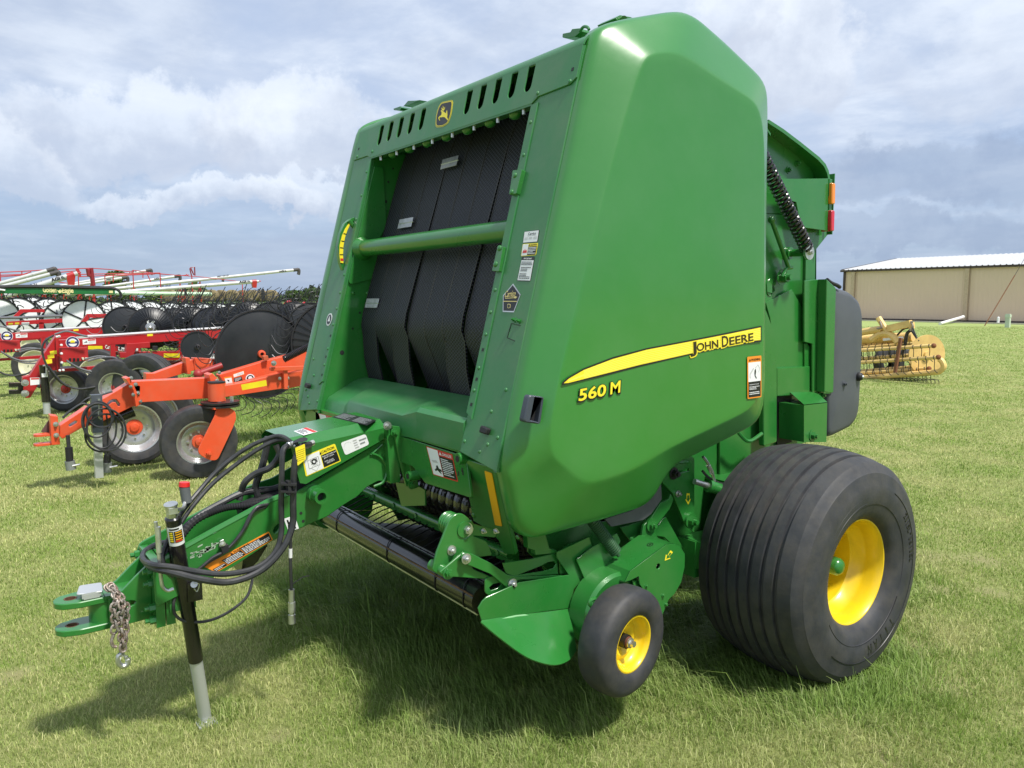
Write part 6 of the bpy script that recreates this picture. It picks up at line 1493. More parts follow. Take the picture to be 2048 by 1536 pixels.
    mb = MB(mat('black_spring', (.012,.012,.014), .35, metal=.3)); mb.helix(PX(-4.42).p(*za((1815,700))[0]), PX(-4.42).p(*za((1990,612))[0]), .030, .0065, 20, 6, 12); mb.build('tension_spring', T_)
    slab('spring_tab', -4.70, ((1685,680),(1715,675),(1722,705),(1690,708)), .06, m=mat('rusty_orange', (.45,.10,.04), .7), r=.004)
    # far arm
    slab('side_beam', -5.6, ((960,800),(1190,715),(1235,700),(1245,770),(1040,830),(940,830)), .12); slab('side_beam', -5.62, ((1240,690),(1420,700),(1420,770),(1245,775)), .12)
    slab('side_post', -5.5, ((935,790),(992,790),(992,835),(935,835)), .14, r=.003); slab('clamp_plate', -5.5, ((1185,690),(1215,690),(1222,795),(1200,795)), .16, r=.003)
    mb = MB(mat('dark_red_cylinder', (.30,.02,.02), .5)); mb.cyl(PX(-5.3).p(*za((1265,795))[0]), PX(-5.3).p(*za((1420,740))[0]), .035, n=12); mb.ball(PX(-5.3).p(*za((1268,795))[0]), .05, 6); mb.build('hydraulic_ram', T_)
    mb = MB(BPLAST); mb.cyl(PX(-4.72).p(*za((730,1078))[0]), PX(-4.72).p(*za((850,1028))[0]), .055, .06, n=18); mb.use(mat('dirty_steel_tube', (.12,.11,.07), .6)).cyl(PX(-4.72).p(*za((650,1110))[0]), PX(-4.72).p(*za((760,1068))[0]), .035, n=14); mb.build('lift_ram', T_)
    # jack
    mb = MB(mat('blue_grey_steel', (.06,.075,.095), .4, metal=.4, dirt=(.3,.3,.3), da=.3)); J = PX(-4.42); a, b = J.p(*za((614,925))[0]), J.p(*za((634,1455))[0]); m_ = a.lerp(b, .45)
    mb.beam(a, m_, .085, .085, up=(0,1,0)); mb.use(GALV).beam(m_-(m_-a)*.02, b, .062, .062, up=(0,1,0)); mb.use(ZINC).tube([J.p(*za(p)[0])+Vector((.05,0,0)) for p in ((628,950),(632,1000),(628,1060),(645,1078))], .010, 6, 3); mb.build('jack', T_)
    # front caster wheel with curved fork
    cw = PX(-4.30).p(*za((1285,1255))[0]); cw.z = .335
    wl = tyre_wheel(cw+Vector((-.06,0,0)), (1,-.16,0), .335, .22, .195, parent=T_); lab(wl, 'front caster wheel')
    FK = PX(-4.16)
    mb = MB(ORANGE); up = [(1335,1003),(1400,1010),(1470,1010),(1505,1030),(1514,1075),(1490,1140),(1400,1330),(1385,1345),(1350,1348),(1300,1325),(1270,1300),(1270,1270),(1310,1190),(1375,1060),(1380,1030)]
    mb.plate(FK, za(*up[1:]), .016, r=.03, bev=.003); mb.beam(FK.p(*za((1440,1005))[0])+Vector((0,0,-.006)), FK.p(*za((1400,1003))[0])+Vector((-.24,-.02,-.0)), .22, .016); mb.bolt(FK, *za((1335,1300))[0], .022, .03)
    fk = mb.build('caster_fork', T_)
    mb = MB(ORANGE); pc_ = PX(-4.28); a, b = pc_.p(*za((1385,850))[0]), pc_.p(*za((1387,965))[0]); mb.cyl(b, a, .075, n=20); mb.use(BLACKM).cyl(a, a+Vector((0,0,.012)), .078, n=20); mb.use(DARKST)
    c2 = pc_.p(*za((1410,980))[0]); mb.cyl(c2, c2+Vector((0,0,.018)), .17, n=24); mb.cyl(c2-Vector((0,0,.03)), c2-Vector((0,0,.012)), .17, n=24); mb.use(ZINC)
    for dx in (-.02, .09): mb.cyl(c2+Vector((.05,dx,.0)), c2+Vector((.05,dx,.06)), .018, n=6)
    mb.use(ORANGE).cyl(c2-Vector((0,0,.05)), c2+Vector((0,0,.04)), .05, n=14); mb.build('caster_pivot', T_)
    # second wheel, silver rim
    c3 = PX(-5.35).p(*za((860,1122))[0]); c3.z = .37; lab(tyre_wheel(c3, (1,-.10,0), .365, .26, .235, rm=mat('bright_silver_rim', (.62,.63,.64), .30, metal=.75), parent=T_, deep=.07), 'wheel with bright silver rim')
    c4 = PX(-5.9).p(*za((900,880))[0]); c4.z = .37; lab(tyre_wheel(c4+Vector((-.4,.25,0)), (1,-.35,0), .37, .24, .21, parent=T_), 'wheel at the rear of the rake')
    # hoses coiled over the jack
    Hp = lambda X_, pts: [PX(X_).p(*p) for p in za(*pts)]
    for k, (cx, cy, rx, ry, tl) in enumerate([(640,1120,105,150,.2),(665,1170,120,120,-.3),(640,1060,85,75,.4),(680,1150,125,135,.15),(620,1090,95,110,-.1)]):
        pts = []
        for i in range(15):
            a = 2*math.pi*i/13+k; x = cx+rx*math.cos(a)*1.0+ry*math.sin(a)*tl*.4; y = cy+ry*math.sin(a); pts.append((x, y))
        mb = MB(HOSE); mb.tube([PX(-4.34+.012*k).p(*p) for p in za(*pts)], .0085, 6, 4); mb.build('hose', T_)
    mb = MB(HOSE); mb.tube(Hp(-4.40, [(400,1075),(450,1030),(520,985),(560,990),(600,1000)]), .010, 6, 5); mb.tube(Hp(-4.40, [(510,990),(560,950),(640,930),(720,905)]), .008, 6, 5); mb.tube(Hp(-4.38, [(680,1050),(690,1130),(688,1300),(690,1350)]), .008, 6, 5); mb.build('hose', T_)
    for a, b, c_, e in (((434,1185),(440,1262),(446,1350),(455,1405)), ((690,1300),(688,1310),(685,1360),(683,1420))):
        mb = MB(HOSE); P = PX(-4.5); mb.cyl(P.p(*za(a)[0]), P.p(*za(b)[0]), .016, n=8); mb.use(BLACKM).cyl(P.p(*za(b)[0]), P.p(*za(c_)[0]), .030, n=12); mb.use(mat('grey_coupler', (.25,.27,.26), .5, metal=.3)).cyl(P.p(*za(c_)[0]), P.p(*za(e)[0]), .040, n=12)
        mb.use(ZINC).cyl(P.p(*za((c_[0]+12, c_[1]+28))[0])+Vector((.03,0,0)), P.p(*za((c_[0]+62, c_[1]+18))[0])+Vector((.03,0,0)), .010, n=8); mb.build('coupler', T_)
    return t
orange_rake()
WG_ = 'raking wheels of the orange rake'
RWA = Vector((1,-.10,0)).normalized()
rake_wheel('big plain black rake disc with orange hub beside the baler', PX(-5.55).p(523,708), (1,-.05,0), .485, seed=.05, group=WG_)
rake_wheel('finned black rake wheel cut off by the green baler post', PX(-5.2).p(672,688), (1,-.50,.02), .48, fins=False, ntine=40, seed=.1, group=WG_, disc=MATS['black_rubber_disc'], spokes=34, sw=.008)

# ================================================================== red rakes
def red_rake(X_, label, first=True):
    t = thing('hay_rake', label, 'hay rake', (X_, -1.4, 0), 'red wheel rakes in a row'); T_ = t
    def slab(name, dx, pts, w, m=REDP, r=.01, zf=za, bev=.003, holes=()):
        P = PX(X_+dx); mb = MB(m); mb.plate(P, zf(*pts), w, r=r, bev=bev, holes=[[P.uv(*p) for p in zf(*h)] for h in holes], rh=True); return mb.build(name, t)
    slab('top_beam', .0, ((378,577),(840,548),(1450,500),(1450,562),(840,600),(380,622)), .18)
    slab('hitch_arm', .0, ((145,815),(190,805),(360,545),(375,560),(380,770),(300,770),(195,945),(165,948),(145,925)), .20, r=.008)
    slab('upright_plate', .05, ((355,560),(375,555),(385,780),(365,780)), .26, r=.004)
    mb = MB(BPLA); P = PX(X_)
    for y in (862, 908): mb.beam(P.p(*za((55,y))[0]), P.p(*za((150,y-2))[0]), .10, .05)
    mb.beam(P.p(*za((130,862))[0]), P.p(*za((130,908))[0]), .10, .06, up=(0,1,0)); mb.build('hitch_fork', t)
    slab('valve_panel', .14, ((380,628),(560,625),(568,708),(385,722)), .03, r=.01); slab('valve_panel', .10, ((380,622),(560,620),(560,632),(380,635)), .20, r=.003)
    slab('lower_rail', .05, ((385,762),(980,712),(1480,700),(1480,722),(985,738),(390,780)), .08, r=.003)
    slab('drop_post', .0, ((708,600),(738,600),(742,735),(710,738)), .08, r=.003); slab('drop_post', .0, ((1145,565),(1230,560),(1225,700),(1150,700)), .10, r=.003)
    slab('arm_bracket', .10, ((766,655),(805,655),(812,600),(860,598),(960,590),(960,625),(870,630),(850,690),(770,690)), .14, r=.006)
    slab('cross_box', .18, ((978,650),(1420,640),(1420,700),(985,708)), .12, r=.004); slab('wheel_strut', .14, ((985,725),(1040,715),(1025,800),(1000,830),(965,835),(972,770)), .10, r=.004)
    slab('square_tube_end', .20, ((978,615),(1010,615),(1010,642),(978,642)), .06, m=BLACKM, r=.002)
    mb = MB(MATS['hivis_yellow_reflector']); mb.plate(PX(X_+.185), za((1048,662),(1150,662),(1150,688),(1048,688)), .002, lift=.002, bev=0); mb.build('reflector', t)
    mb = MB(WHITE); P = PX(X_+.182); a, b = za((1168,682),(1232,684)); mb.text(P, 'Carrico', a, b, .065, lift=.003, bold=.03); mb.plate(P, za((980,668),(1002,668),(1002,684),(980,684)), .001, lift=.002, bev=0)
    mb.plate(P, za((1262,668),(1335,660),(1335,695),(1262,695)), .001, lift=.002, bev=0); mb.plate(P, za((1340,660),(1400,658),(1400,695),(1340,695)), .001, lift=.002, bev=0); mb.use(BLK).plate(P, za((1268,672),(1282,670),(1282,690),(1268,690)), .001, lift=.003, bev=0); mb.build('sticker', t)
    P = PX(X_+.095); u, v = P.uv(*za((465,592))[0]); mb = MB(WHITE)
    mb.plate(P, circle((u, v), .085, 24), .001, lift=.002, uv=True, bev=0); mb.use(mat('dark_blue_print', (.03,.03,.12), .5)).plate(P, circle((u, v), .078, 24), .001, lift=.003, uv=True, bev=0); mb.use(WHITE).plate(P, circle((u, v), .055, 24), .001, lift=.004, uv=True, bev=0); mb.use(MATS['dark_blue_print']).plate(P, [(u-.075,v-.015),(u+.075,v-.015),(u+.075,v+.015),(u-.075,v+.015)], .001, lift=.005, uv=True, bev=0); mb.use(YDEC).plate(P, [(u-.03,v+.0),(u+.03,v+.0),(u+.02,v+.03),(u-.02,v+.03)], .001, lift=.006, uv=True, bev=0)
    mb.build('round_badge', t)
    d = Decal(P, za((528,574),(612,568),(614,600),(530,606)), WHITE, .002, .004); d.rect(.4,.05,.97,.32, REDDEC); d.poly([(.05,.7),(.2,.45),(.35,.3),(.3,.55),(.38,.7),(.2,.6)], BLK); d.lines(.45,.4,.95,.9,3, g_, seed=33); d.build(t, 'warning_sticker')
    mb = MB(YDEC); P2 = PX(X_+.105)
    for q in (((318,648),(362,642),(364,664),(322,672)), ((303,674),(346,668),(348,690),(306,696)), ((288,702),(332,697),(334,724),(290,730))): mb.plate(P2, za(*q), .001, lift=.002, bev=0)
    mb.plate(P, za((942,538),(978,536),(978,550),(942,552)), .001, lift=.002, bev=0); mb.build('yellow_sticker', t)
    mb = MB(WHITE); mb.plate(P2, za((192,818),(256,816),(252,860),(194,866)), .001, lift=.002, bev=0); mb.use(REDDEC).plate(P2, za((198,820),(250,819),(250,828),(198,830)), .001, lift=.003, bev=0); mb.build('sticker', t)
    mb = MB(ZINC)
    for q in ((160,850),(160,918)): mb.bolt(P2, *za(q)[0], .032, .03)
    mb.use(WHITE)
    for q in ((392,608),(378,552),(393,662),(395,720),(404,768),(382,770),(365,555)): mb.bolt(PX(X_+.18), *za(q)[0], .018, .03, washer=False)
    mb.build_each('bolt', t)
    mb = MB(BPLA); J = PX(X_+.12); a, b, c_ = J.p(*za((278,735))[0]), J.p(*za((296,972))[0]), J.p(*za((302,1050))[0]); c_ = b+(b-a)*.32; c_.z = max(c_.z, .0); mb.cyl(a, b, .055, n=16); mb.use(GALV).cyl(b, c_, .045, n=16); mb.use(WHITE).beam(a.lerp(b,.22)+Vector((.05,0,0)), a.lerp(b,.32)+Vector((.05,0,0)), .07, .03, up=(1,0,0)); mb.use(ZINC).tube([J.p(*za(p)[0])+Vector((.07,0,0)) for p in ((270,738),(292,742),(294,800))], .012, 6, 3); mb.build('jack', t)
    Hq = lambda dx, pts: [PX(X_+dx).p(*p) for p in za(*pts)]
    mb = MB(BLK)
    for k, x in enumerate((448, 475, 500)): mb.plate(PX(X_+.16), za((x-7,692),(x+7,692),(x+8,708),(x-4,716)), .02, r=.003)
    mb.use(CREAM)
    for x in (530, 552): mb.plate(PX(X_+.16), za((x-8,688),(x+8,688),(x+6,706),(x-2,702)), .02, r=.003)
    mb.build('valve_lever', t)
    for k, pts in enumerate([[(425,705),(520,770),(620,795),(720,785),(765,740),(740,700),(640,680),(540,700)], [(430,712),(520,760),(610,780),(700,770),(758,735),(735,690),(640,690),(560,712)],
                [(345,545),(290,580),(270,640),(300,740),(380,840),(480,885),(600,880),(700,810),(740,760)], [(350,540),(430,520),(520,545),(560,552)], [(310,745),(400,850),(500,888),(610,875)]]):
        mb = MB(mat('shiny_grey_hose', (.13,.13,.14), .3, coat=.4) if k in (0,1,3) else HOSE); mb.tube(Hq(.24+.01*k, pts), .014, 6, 5); mb.build('hose', t)
    mb = MB(mat('white_hose', (.6,.6,.62), .4)); mb.tube(Hq(.0, [(560,552),(700,545),(1000,525),(1300,505),(1440,497)]), .018, 6, 3); mb.build('hose', t)
    # wheels
    c = PX(X_+.3).p(*za((745,790))[0]); c.z = .40; lab(tyre_wheel(c, (1,-.55,0), .40, .24, .21, parent=t, hm=REDP), 'tyre with silver rim')
    c = PX(X_+.2).p(*za((905,830))[0]); c.z = .44; tyre_wheel(c+Vector((.3,.0,0)), (1,-.9,0), .44, .30, .24, parent=t, hm=REDP)
    c = PX(X_-.6).p(*za((420,775))[0]); c.z = .33; tyre_wheel(c, (1,-.6,0), .33, .24, .21, rm=SILVR, parent=t, hm=REDP)
    c = PX(X_-1.6).p(*za((620,650))[0]); c.z = .42; lab(tyre_wheel(c, (1,-.5,0), .42, .2, .28, rm=CREAM, parent=t, hm=CREAM), 'tyre with cream rim')
    return t
rk = red_rake(-9.4, 'red wheel rake with coiled grey hoses nearest behind the orange rake')
rk2 = dup(rk, (-2.8, -.62, 0), 'red wheel rake second back, its hitch cut off by the left edge')
for ch in [c for c in rk2.children if c.name.startswith('wheel')][:3]:
    for g in list(ch.children): bpy.data.objects.remove(g)
    bpy.data.objects.remove(ch)
mbx = None
def red_back():
    t = thing('hay_rake', 'red wheel rake farthest back, under the green lettered beam', 'hay rake', (-14, -1, 0), 'red wheel rakes in a row'); P = PX(-14.)
    def slab(nm, pts, w=.16, m=REDP, X_=-14., zf=zt_): mb = MB(m); mb.plate(PX(X_), zf(*pts), w, r=.01); return mb.build(nm, t)
    slab('top_beam', ((80,790),(800,750),(800,800),(80,840))); slab('side_arm', ((150,740),(265,630),(570,630),(570,670),(300,672),(205,745)), .12, X_=-14.4); slab('side_arm', ((1040,790),(1120,690),(1440,690),(1440,740),(1150,740),(1110,790)), .12, X_=-14.0)
    slab('support', ((500,800),(560,800),(560,1010),(500,1010)), .1); slab('lower_rail', ((200,1010),(520,990),(520,1015),(200,1040)), .08)
    mb = MB(WHITE); mb.plate(PX(-13.9), zt_((275,800),(375,795),(375,830),(275,835)), .001, lift=.01, bev=0); mb.use(YDEC).plate(PX(-13.9), zt_((105,808),(165,806),(165,830),(105,832)), .001, lift=.01, bev=0); mb.plate(PX(-13.9), zt_((190,803),(245,800),(245,826),(190,828)), .001, lift=.01, bev=0); mb.build('sticker', t)
    mb = MB(MATS['shiny_grey_hose']); mb.tube([PX(-13.8).p(*p) for p in zt_((0,740),(300,735),(600,720),(800,715))], .025, 6, 3); mb.build('hose', t)
    c = PX(-21).p(*zt_((400,1010))[0]); c.z = .40; tyre_wheel(c, (1,-.4,0), .40, .22, .25, rm=CREAM, parent=t, hm=CREAM)
red_back()
# black raking wheels behind the red rakes
GB = 'black raking wheels in the crowded row'
bw = [((302,652), -10.2, True, 'finned black rake wheel with shiny steel hub above the red beam', .40), ((250,640), -11.4, False, 'black rake disc left of the finned wheel with steel hub', .42),
      ((352,642), -11.2, False, 'black rake disc right behind the steel hubbed finned wheel', .42), ((386,640), -10.9, False, 'black rake disc in the middle of the crowded row', .42),
      ((425,642), -10.4, False, 'glossy black rake disc left of the big plain disc', .46), ((462,640), -10.2, False, 'black rake disc half hidden by the big plain disc', .46),
      ((500,632), -9.6, False, 'black rake disc above the big plain disc', .46), ((545,634), -9.0, False, 'black rake disc up and right of the big plain disc', .46), ((590,636), -8.4, False, 'black rake disc near the baler post, left of two', .46), ((625,640), -7.6, False, 'black rake disc near the baler post, right of two', .46), ((395,690), -8.9, False, 'low black rake wheel under the red beam end', .30)]
for i, ((px, py), X_, fn, lb_, rad) in enumerate(bw):
    py += 14 if i not in (0, 10) else 4
    rake_wheel(lb_, PX(X_).p(px, py), (1, -.25-.05*(i % 3), .05), rad*(.80 if i < 4 else .74), ntine=30, fins=fn or i in (2, 3, 5, 6, 8), ln=.24, group=GB, seed=.11*i, hubm=DARKST, th=.0048, disc=(BPLAST if i in (4,) else BDISC))
# tine bundles standing up at the right of the row
tb = MB(TINE); rr = random.Random(12)
def tines_up():
    for i in range(70):
        px = rr.uniform(330, 640); X_ = -9.5+rr.uniform(-2, 1.5); p = PX(X_).p(px, rr.uniform(606, 624)); h = rr.uniform(.16, .34); s_ = rr.uniform(.1, .3)
        tb.tube([p+Vector((0,-s_*.4,-.12)), p, p+Vector((0,s_*.5,h*.5)), p+Vector((0,s_*.7+.03,h))], .006, 5, 3)
    return tb.build('raking_tines')
tines_up()['kind'] = 'stuff'

# ================================================================== green rake with white discs
def green_rake():
    t = thing('hay_rake', 'wheel rake with green lettered beam and row of white discs', 'hay rake', (-16, -1, 0)); P = PX(-15.6)
    gb = mat('rake_green_paint', (.012,.14,.035), .4, var=.08)
    mb = MB(gb); mb.plate(P, zt_((-60,348),(1470,372),(1472,440),(-60,428)), .18, bev=.004); mb.build('beam', t)
    mb = MB(mat('cream_lettering', (.75,.68,.32), .5)); P2 = PX(-15.598)
    mb.text(P2, 'Golden', zt_((548,410))[0], zt_((722,414))[0], .105, lift=.004, bold=.03); mb.text(P2, 'Eagle', zt_((795,418))[0], zt_((942,420))[0], .105, lift=.004, bold=.03)
    mb.plate(P2, zt_((728,378),(745,395),(765,380),(780,380),(770,400),(795,385),(785,418),(760,425),(745,410)), .002, lift=.004, bev=0); mb.plate(P2, zt_((1395,392),(1445,393),(1445,424),(1395,422)), .002, lift=.004, bev=0); mb.build('lettering', t)
    mb = MB(WHITE); mb.tube([P.p(*p)+Vector((.02,0,0)) for p in zt_((-20,375),(30,382),(65,388))], .02, 5, 3); mb.build('swoosh_mark', t)
    mb = MB(BLACKM); mb.tube([P.p(*p) for p in zt_((-40,345),(300,338),(700,340),(1100,350),(1420,355))], .035, 6, 3); mb.tube([P.p(*p) for p in zt_((1420,355),(1500,380),(1545,430),(1540,480))], .03, 6, 4); mb.build('hose', t)
    pg = MB(mat('pale_green_rail', (.45,.62,.42), .5)); pg.cyl(PX(-18.5).p(*zt_((1470,425))[0]), PX(-18.5).p(*zr((740,410))[0]), .05, n=8); pg.build('rail', t)
    mb = MB(BLACKM)
    for X_, q in ((-17, ((415,340),(430,335),(455,430),(420,432))), (-17, ((1355,345),(1372,345),(1392,420),(1385,480),(1350,470),(1345,400)))): mb.plate(PX(X_), zr(*q), .05)
    mb.build('stay', t)
green_rake()
GWN = 'white raking discs in the green rake'
cen = [((-4,636),-16.0,.62),((36,629+4),-16.4,.62),((68,628),-17.2,.6),((97,632),-16.6,.60),((131,640),-16.0,.66),((168,640),-15.8,.66),((227,640),-16.2,.66),((262,636),-16.6,.62),((300,636),-16.6,.62),((343,638),-16.8,.62),((372,638),-17,.62),((405,638),-17,.62),((438,638),-17,.62),((472,638),-17.2,.62),((503,640),-17.4,.62),((535,642),-17.6,.62),((562,642),-17.8,.6)]
oi = ['first','second','third','fourth','fifth','sixth','seventh','eighth','ninth','tenth','eleventh','twelfth','thirteenth','fourteenth','fifteenth','sixteenth','last']
for i, ((px, py), X_, rad) in enumerate(cen):
    rake_wheel(f'white rake disc with black spokes, {oi[i]} from the left in its row', PX(X_).p(px, py), (1, -.2, .05), rad*.62, disc=WDISC, ntine=26, ln=.13, hubm=BLACKM, group=GWN, seed=.17*i, th=.010, spokes=5, sw=.03, rw=.024)

# ================================================================== grain augers
AW = mat('white_galvanised_tube', (.46,.47,.47), .4, metal=.08, var=.06, dirt=(.45,.45,.42), da=.15, ds=.6)
GA_ = 'silver grain augers'
def auger(label, a, b, Xa, Xb, r, spout, txt=None, code=None, rings=(), rail=None):
    Xa *= 2.05; Xb *= 2.05; r *= .88; pa, pb = PX(Xa).p(*a), PX(Xb).p(*b); t = thing('grain_auger', label, 'auger', (pa.x, pa.y, 0), GA_); d = (pb-pa).normalized()
    mb = MB(AW); mb.cyl(pa, pb, r, n=20)
    for f in rings: q = pa.lerp(pb, f); mb.cyl(q-d*.03, q+d*.03, r*1.12, n=20)
    mb.build('tube', t)
    sm = REDP if spout == 'red' else mat('dark_grey_spout', (.05,.045,.045), .6)
    mb = MB(sm)
    if spout == 'red':
        mb.cyl(pb-d*.25, pb+d*.02, r*1.12, n=18); q = pb-d*.12; mb.add([q+Vector((x, y, z)) for z, s_ in ((-.3*r, 1.15), (-3.4*r, .85)) for x, y in ((-r*s_,-r*s_*1.2),(r*s_,-r*s_*1.2),(r*s_,r*s_*1.2),(-r*s_,r*s_*1.2))], [(0,1,5,4),(1,2,6,5),(2,3,7,6),(3,0,4,7),(4,5,6,7),(0,3,2,1)]); mb.use(AW).cyl(pb+d*.02, pb+d*.16, r*.8, n=12); mb.use(REDP).cyl(pb+d*.16, pb+d*.3, r*.25, n=8)
    else:
        mb.cyl(pb-d*.05, pb+d*.25, r*1.15, n=18); mb.tube([pb+d*.1, pb+d*.32, pb+d*.34+Vector((0,0,-r*2)), pb+d*.30+Vector((0,0,-r*3.4))], r*1.1, 12, 4)
    mb.build('spout', t)
    sP = Vector((1,0,0)); 
    pl_ = plane3(pa, pb, pa+Vector((0,0,1))); u_ = (pb-pa).normalized(); pl_ = Plane(pl_.n, pl_.n.dot(pa)+r*.99, u_); 
    if pl_.v.z < 0: pl_.u = -pl_.u; pl_.v = -pl_.v
    if txt:
        mb = MB(BLACKM); A, B2 = txt; mb.text(pl_, 'AGI', A, B2, r*1.15, lift=.01, th=.004, bold=.05)
        ua, ub = Vector(pl_.uv(*A)), Vector(pl_.uv(*B2)); dd = (ub-ua); n_ = Vector((-dd.y, dd.x)).normalized()
        for k in range(3): s0 = ub+dd*.12+n_*r*(.1+.38*k); s1 = s0+dd*(.45-.08*k); w = n_*r*.10; mb.plate(pl_, [tuple(s0-w), tuple(s1-w), tuple(s1+w), tuple(s0+w)], .004, lift=.01, uv=True, bev=0)
        mb.build('lettering', t)
    if code:
        mb = MB(BLACKM); mb.text(pl_, code[0], code[1], code[2], r*.75, lift=.01, th=.004, bold=.02); mb.build('lettering', t)
    # legs down to the ground so it stands
    mb = MB(REDP)
    for f in (.05, .55):
        mb = MB(REDP); q = pa.lerp(pb, f); mb.cyl(q-Vector((0,0,r)), Vector((q.x-.5, q.y-.3, 0)), .04, n=6); mb.cyl(q-Vector((0,0,r)), Vector((q.x-.9, q.y+.3, 0)), .04, n=6); mb.build('leg_frame', t)
    return t
auger('long silver grain auger with dark bent spout, longest of all', (130,588), (588,540), -24, -24, .115, 'dark', ((558,544.5),(568,543.6)), ('MK100-81', (435,554),(458,551)), (.35,.62,.85))
auger('silver grain auger with red bucket spout just under the longest one', (170,590), (512,563), -22, -22, .125, 'red', ((478,566),(493,564.6)), ('MK 100-81', (322,573.5),(342,572)), (.45,.7))
auger('silver auger with red spout and large black lettering at far left', (10,592), (147,549), -17, -17, .135, 'red', ((103,563.5),(121,559)), ('80-31', (57,574),(74,569.5)), ())
auger('silver auger at far left, topmost of two with dark tip', (-60,583), (96,541), -21, -21, .11, 'dark', None, None, (.8,))
auger('silver auger at far left, lower of two with dark tip', (-60,590), (102,548), -20, -20, .11, 'dark', None, None, (.7,))
auger('silver auger in the back with its tip before the tall tree', (120,572), (293,541.5), -30, -30, .12, 'dark', ((258,545.5),(268,544)), None, (.6,))
auger('silver auger in the back ending under the tall tree', (100,578), (245,556), -28, -28, .11, 'dark', ((212,560.5),(222,559)), None, ())
auger('silver auger in the back passing under the red truss', (150,582), (350,553), -27, -27, .11, 'dark', ((308,559.5),(318,558)), None, (.5,))
auger('short silver auger in the back behind the lowest pair', (260,570), (437,556), -29, -29, .10, 'dark', None, None, ())
def truss(label, segs, X_, r=.03):
    X_ *= 2.05
    t = thing('truss_frame', label, 'truss', (X_, 0, 0), 'red truss frames over the augers'); mb = MB(REDP)
    for s_ in segs: mb.tube([PX(X_).p(*p) for p in zt_(*s_)], r, 6, 0)
    a = PX(X_).p(*zt_(segs[0][0])[0]); b = PX(X_).p(*zt_(segs[0][-1])[0])
    mb.build('frame', t); m2 = MB(REDP)
    for q in (a, b): m2.cyl(q, Vector((q.x, q.y, 0)), .03, n=6)
    m2.build('leg', t)
truss('long red truss frame arching over the left augers', [((0,158),(280,145),(740,118),(1160,105),(1400,120),(1700,155)), ((0,195),(280,185),(740,160),(960,140)), ((0,215),(280,195),(500,170)), ((280,145),(280,190)), ((740,118),(740,165)), ((280,190),(400,150)), ((740,118),(600,150))], -23, .028)
truss('red truss frame running right to the ladder bracket', [((1000,185),(1200,180),(1450,175),(1850,170),(2048,165)), ((1000,215),(1300,200),(1600,195),(1980,180)), ((1450,175),(1450,280)), ((1340,200),(1350,310)), ((1830,170),(1830,230)), ((1880,170),(1930,280)), ((740,280),(870,300),(960,270)), ((870,250),(880,310))], -22, .028)
truss('thin red truss rails trailing off to the right above the long auger', [((1700,130),(2048,180),(2560,215),(3100,280)), ((1500,190),(2048,175),(2300,200),(2420,190)), ((2380,180),(2420,210))], -23, .022)
def ladder_frame(label, X_, pts, r):
    X_ *= 2.05; r *= 1.9
    t = thing('bracket', label, 'bracket', (X_, 0, 0)); mb = MB(mat('dark_red_paint', (.22,.012,.02), .4)); 
    for s_ in pts: mb.tube([PX(X_).p(*p) for p in zt_(*s_)], r, 6, 0)
    mb.build('frame', t); m2 = MB(REDP); q = PX(X_).p(*zt_(pts[0][0])[0]); m2.cyl(q, Vector((q.x, q.y, 0)), .04, n=6); m2.build('leg', t)
ladder_frame('dark red upright bracket between the left augers and the truss', -18, [((1195,330),(1165,105),(1125,120),(1140,190),(1190,210))], .055)
ladder_frame('small red bracket standing up off the longest auger', -24, [((2455,215),(2430,110),(2440,100),(2490,90),(2495,200)), ((2445,110),(2480,190))], .022)
auger_box = MB(REDP); auger_box.plate(PX(-35), zt_((965,105),(1010,103),(1042,205),(1020,215),(980,150)), .2, r=.01); tag(auger_box.build('motor_mount'), 'red motor mount plate on the lettered left auger', 'mount')
# red implements far behind, under the tree line
def far_red():
    rr = random.Random(3)
    for i, (px, w) in enumerate(((585,30),(612,26),(640,30))):
        X_ = -30; t = thing('farm_implement', ['red folded implement far back, left of three by the baler', 'red folded implement far back, middle of three by the baler', 'red folded implement far back, right of three by the baler'][i], 'implement', PX(X_).p(px, 640), 'red implements far back')
        t.location.z = 0; mb = MB(REDP)
        for k in range(9): 
            a = (px+rr.uniform(-w/2, w/2), rr.uniform(604, 618)); b = (a[0]+rr.uniform(-14, 14), a[1]+rr.uniform(-5, 5)); mb.cyl(PX(X_).p(*a), PX(X_-.3).p(*b), rr.uniform(.04, .08), n=6)
        for dx in (-w/2, 0, w/2): p = PX(X_).p(px+dx, 610); mb.cyl(p+Vector((0,0,.1)), Vector((p.x, p.y, 0)), .06, n=6)
        mb.build('frame', t)
far_red()

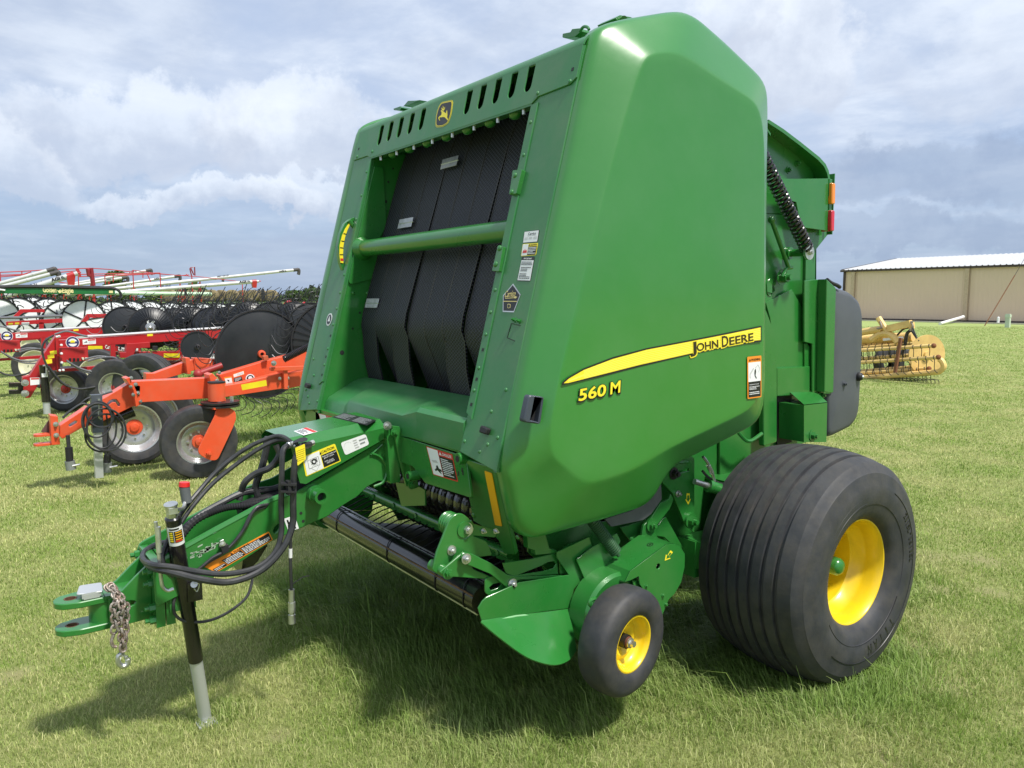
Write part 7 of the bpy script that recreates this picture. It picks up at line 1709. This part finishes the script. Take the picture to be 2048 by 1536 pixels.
# ================================================================== yellow bar rake on the right
def yellow_rake():
    base = PZ(0).p(1800, 762); yy = PY(base.y); t = thing('bar_rake', 'faded yellow parallel bar rake parked before the tan shed', 'hay rake', base)
    ze_ = lambda *pts: [(1660+x/4.799, 480+y/4.8) for x, y in pts]
    Pf = PY(base.y); Q = lambda pts, dy=0.: [PY(base.y+dy).p(*p) for p in ze_(*pts)]
    m = GOLD
    mb = MB(m)
    a = Q([(20,1340),(300,1328),(620,1300),(1000,1270),(1060,1255),(1092,1215),(1075,1165),(1050,1145)]); mb.tube(a, .055, 8, 4); mb.build('lower_guard_rail', t)
    e = PX(Q([(950,1110)])[0].x)
    cc = Q([(915,1100)], .30)[0]
    mb = MB(m); ax_ = Vector((.9,-.45,0)).normalized(); mb.rev([(0,.0),(0,.36),(.03,.40),(.05,.40),(.05,.0)], cc, ax_, 40); mb.cyl(cc-ax_*.08, cc+ax_*.1, .08, n=14); mb.build('end_disc', t)
    for k, (x0,y0,x1,y1,dy) in enumerate([(-60,1082,995,1015,-.3),(-60,1060,870,990,.2),(-60,1020,700,985,.3),(0,1195,1040,1125,-.35),(0,1160,790,1105,.35),(-60,1290,830,1215,.3),(-60,1305,950,1235,.1)]):
        mb = MB(m); p0, p1 = Q([(x0,y0)], dy)[0], Q([(x1,y1)], dy)[0]; mb.cyl(p0, p1, .038, n=10); mb.use(mat('rusty_joint', (.22,.08,.03), .8)); mb.ball(p1, .050, 5)
        mb.use(TINE); n_ = 15
        for i in range(n_):
            q = p0.lerp(p1, (i+.5)/n_); mb.ball(q, .042, 4); mb.tube([q, q+Vector((.02,-.02,-.10)), q+Vector((.0,.03,-.24)), q+Vector((.04,.08,-.30))], .007, 4, 2)
        mb.build('tine_bar', t)
    mb = MB(m); mb.tube(Q([(200,910),(330,880),(470,860),(500,870)]), .075, 10, 3); mb.tube(Q([(200,970),(470,945),(800,930)], .3), .10, 12, 2); mb.use(WHITE).plate(PY(base.y-.01), ze_((505,945),(700,925),(705,950),(508,968)), .01); mb.use(m)
    mb.tube(Q([(465,745),(480,770),(530,850),(560,900)]), .06, 8, 3); mb.beam(Q([(560,850)])[0], Q([(780,800)])[0], .12, .13); mb.beam(Q([(780,790)])[0], Q([(785,850)])[0], .10, .08, up=(1,0,0)); mb.tube(Q([(400,960),(480,905),(560,900),(620,940),(650,985)]), .07, 8, 5)
    mb.build('main_frame', t)
    mb = MB(RUB); 
    for q in ((540,1180),(740,1150)): c = Q([q], .9)[0]; c.z = .30; mb.rev([(-.09,.16),(-.10,.24),(-.08,.29),(.08,.29),(.10,.24),(.09,.16)], c, (1,-.3,0), 28)
    mb.build('tyre', t)
    mb = MB(HOSE); mb.tube(Q([(640,920),(700,860),(760,845),(790,880),(850,970)], .1), .02, 6, 5); mb.tube(Q([(690,1100),(720,1000),(740,900),(770,870)], .1), .035, 6, 5); mb.tube(Q([(785,780),(800,860),(830,930)], -.1), .015, 6, 5); mb.use(RUSTY); mb.tube(Q([(480,780),(495,840),(450,850)], -.1), .02, 5, 4); mb.tube(Q([(775,780),(795,830),(770,870)], -.1), .02, 5, 4); mb.build('hose', t)
    mb = MB(mat('rusty_post', (.20,.08,.04), .8)); mb.beam(Q([(680,940)], -.45)[0], Q([(625,1270)], -.45)[0], .06, .05); mb.build('strut', t)
    mb = MB(TINE); rr = random.Random(8)
    for i in range(26):
        x = 20+38*i; q = Q([(x, 1330-.06*x)])[0]; q.z = min(q.z, .22); mb.tube([q, Vector((q.x-.05, q.y+.1, q.z*.4)), Vector((q.x+.12, q.y+.05, q.z*.35)), Vector((q.x+.14, q.y+.05, .0))], .007, 4, 3)
    mb.build('tines', t)
yellow_rake()
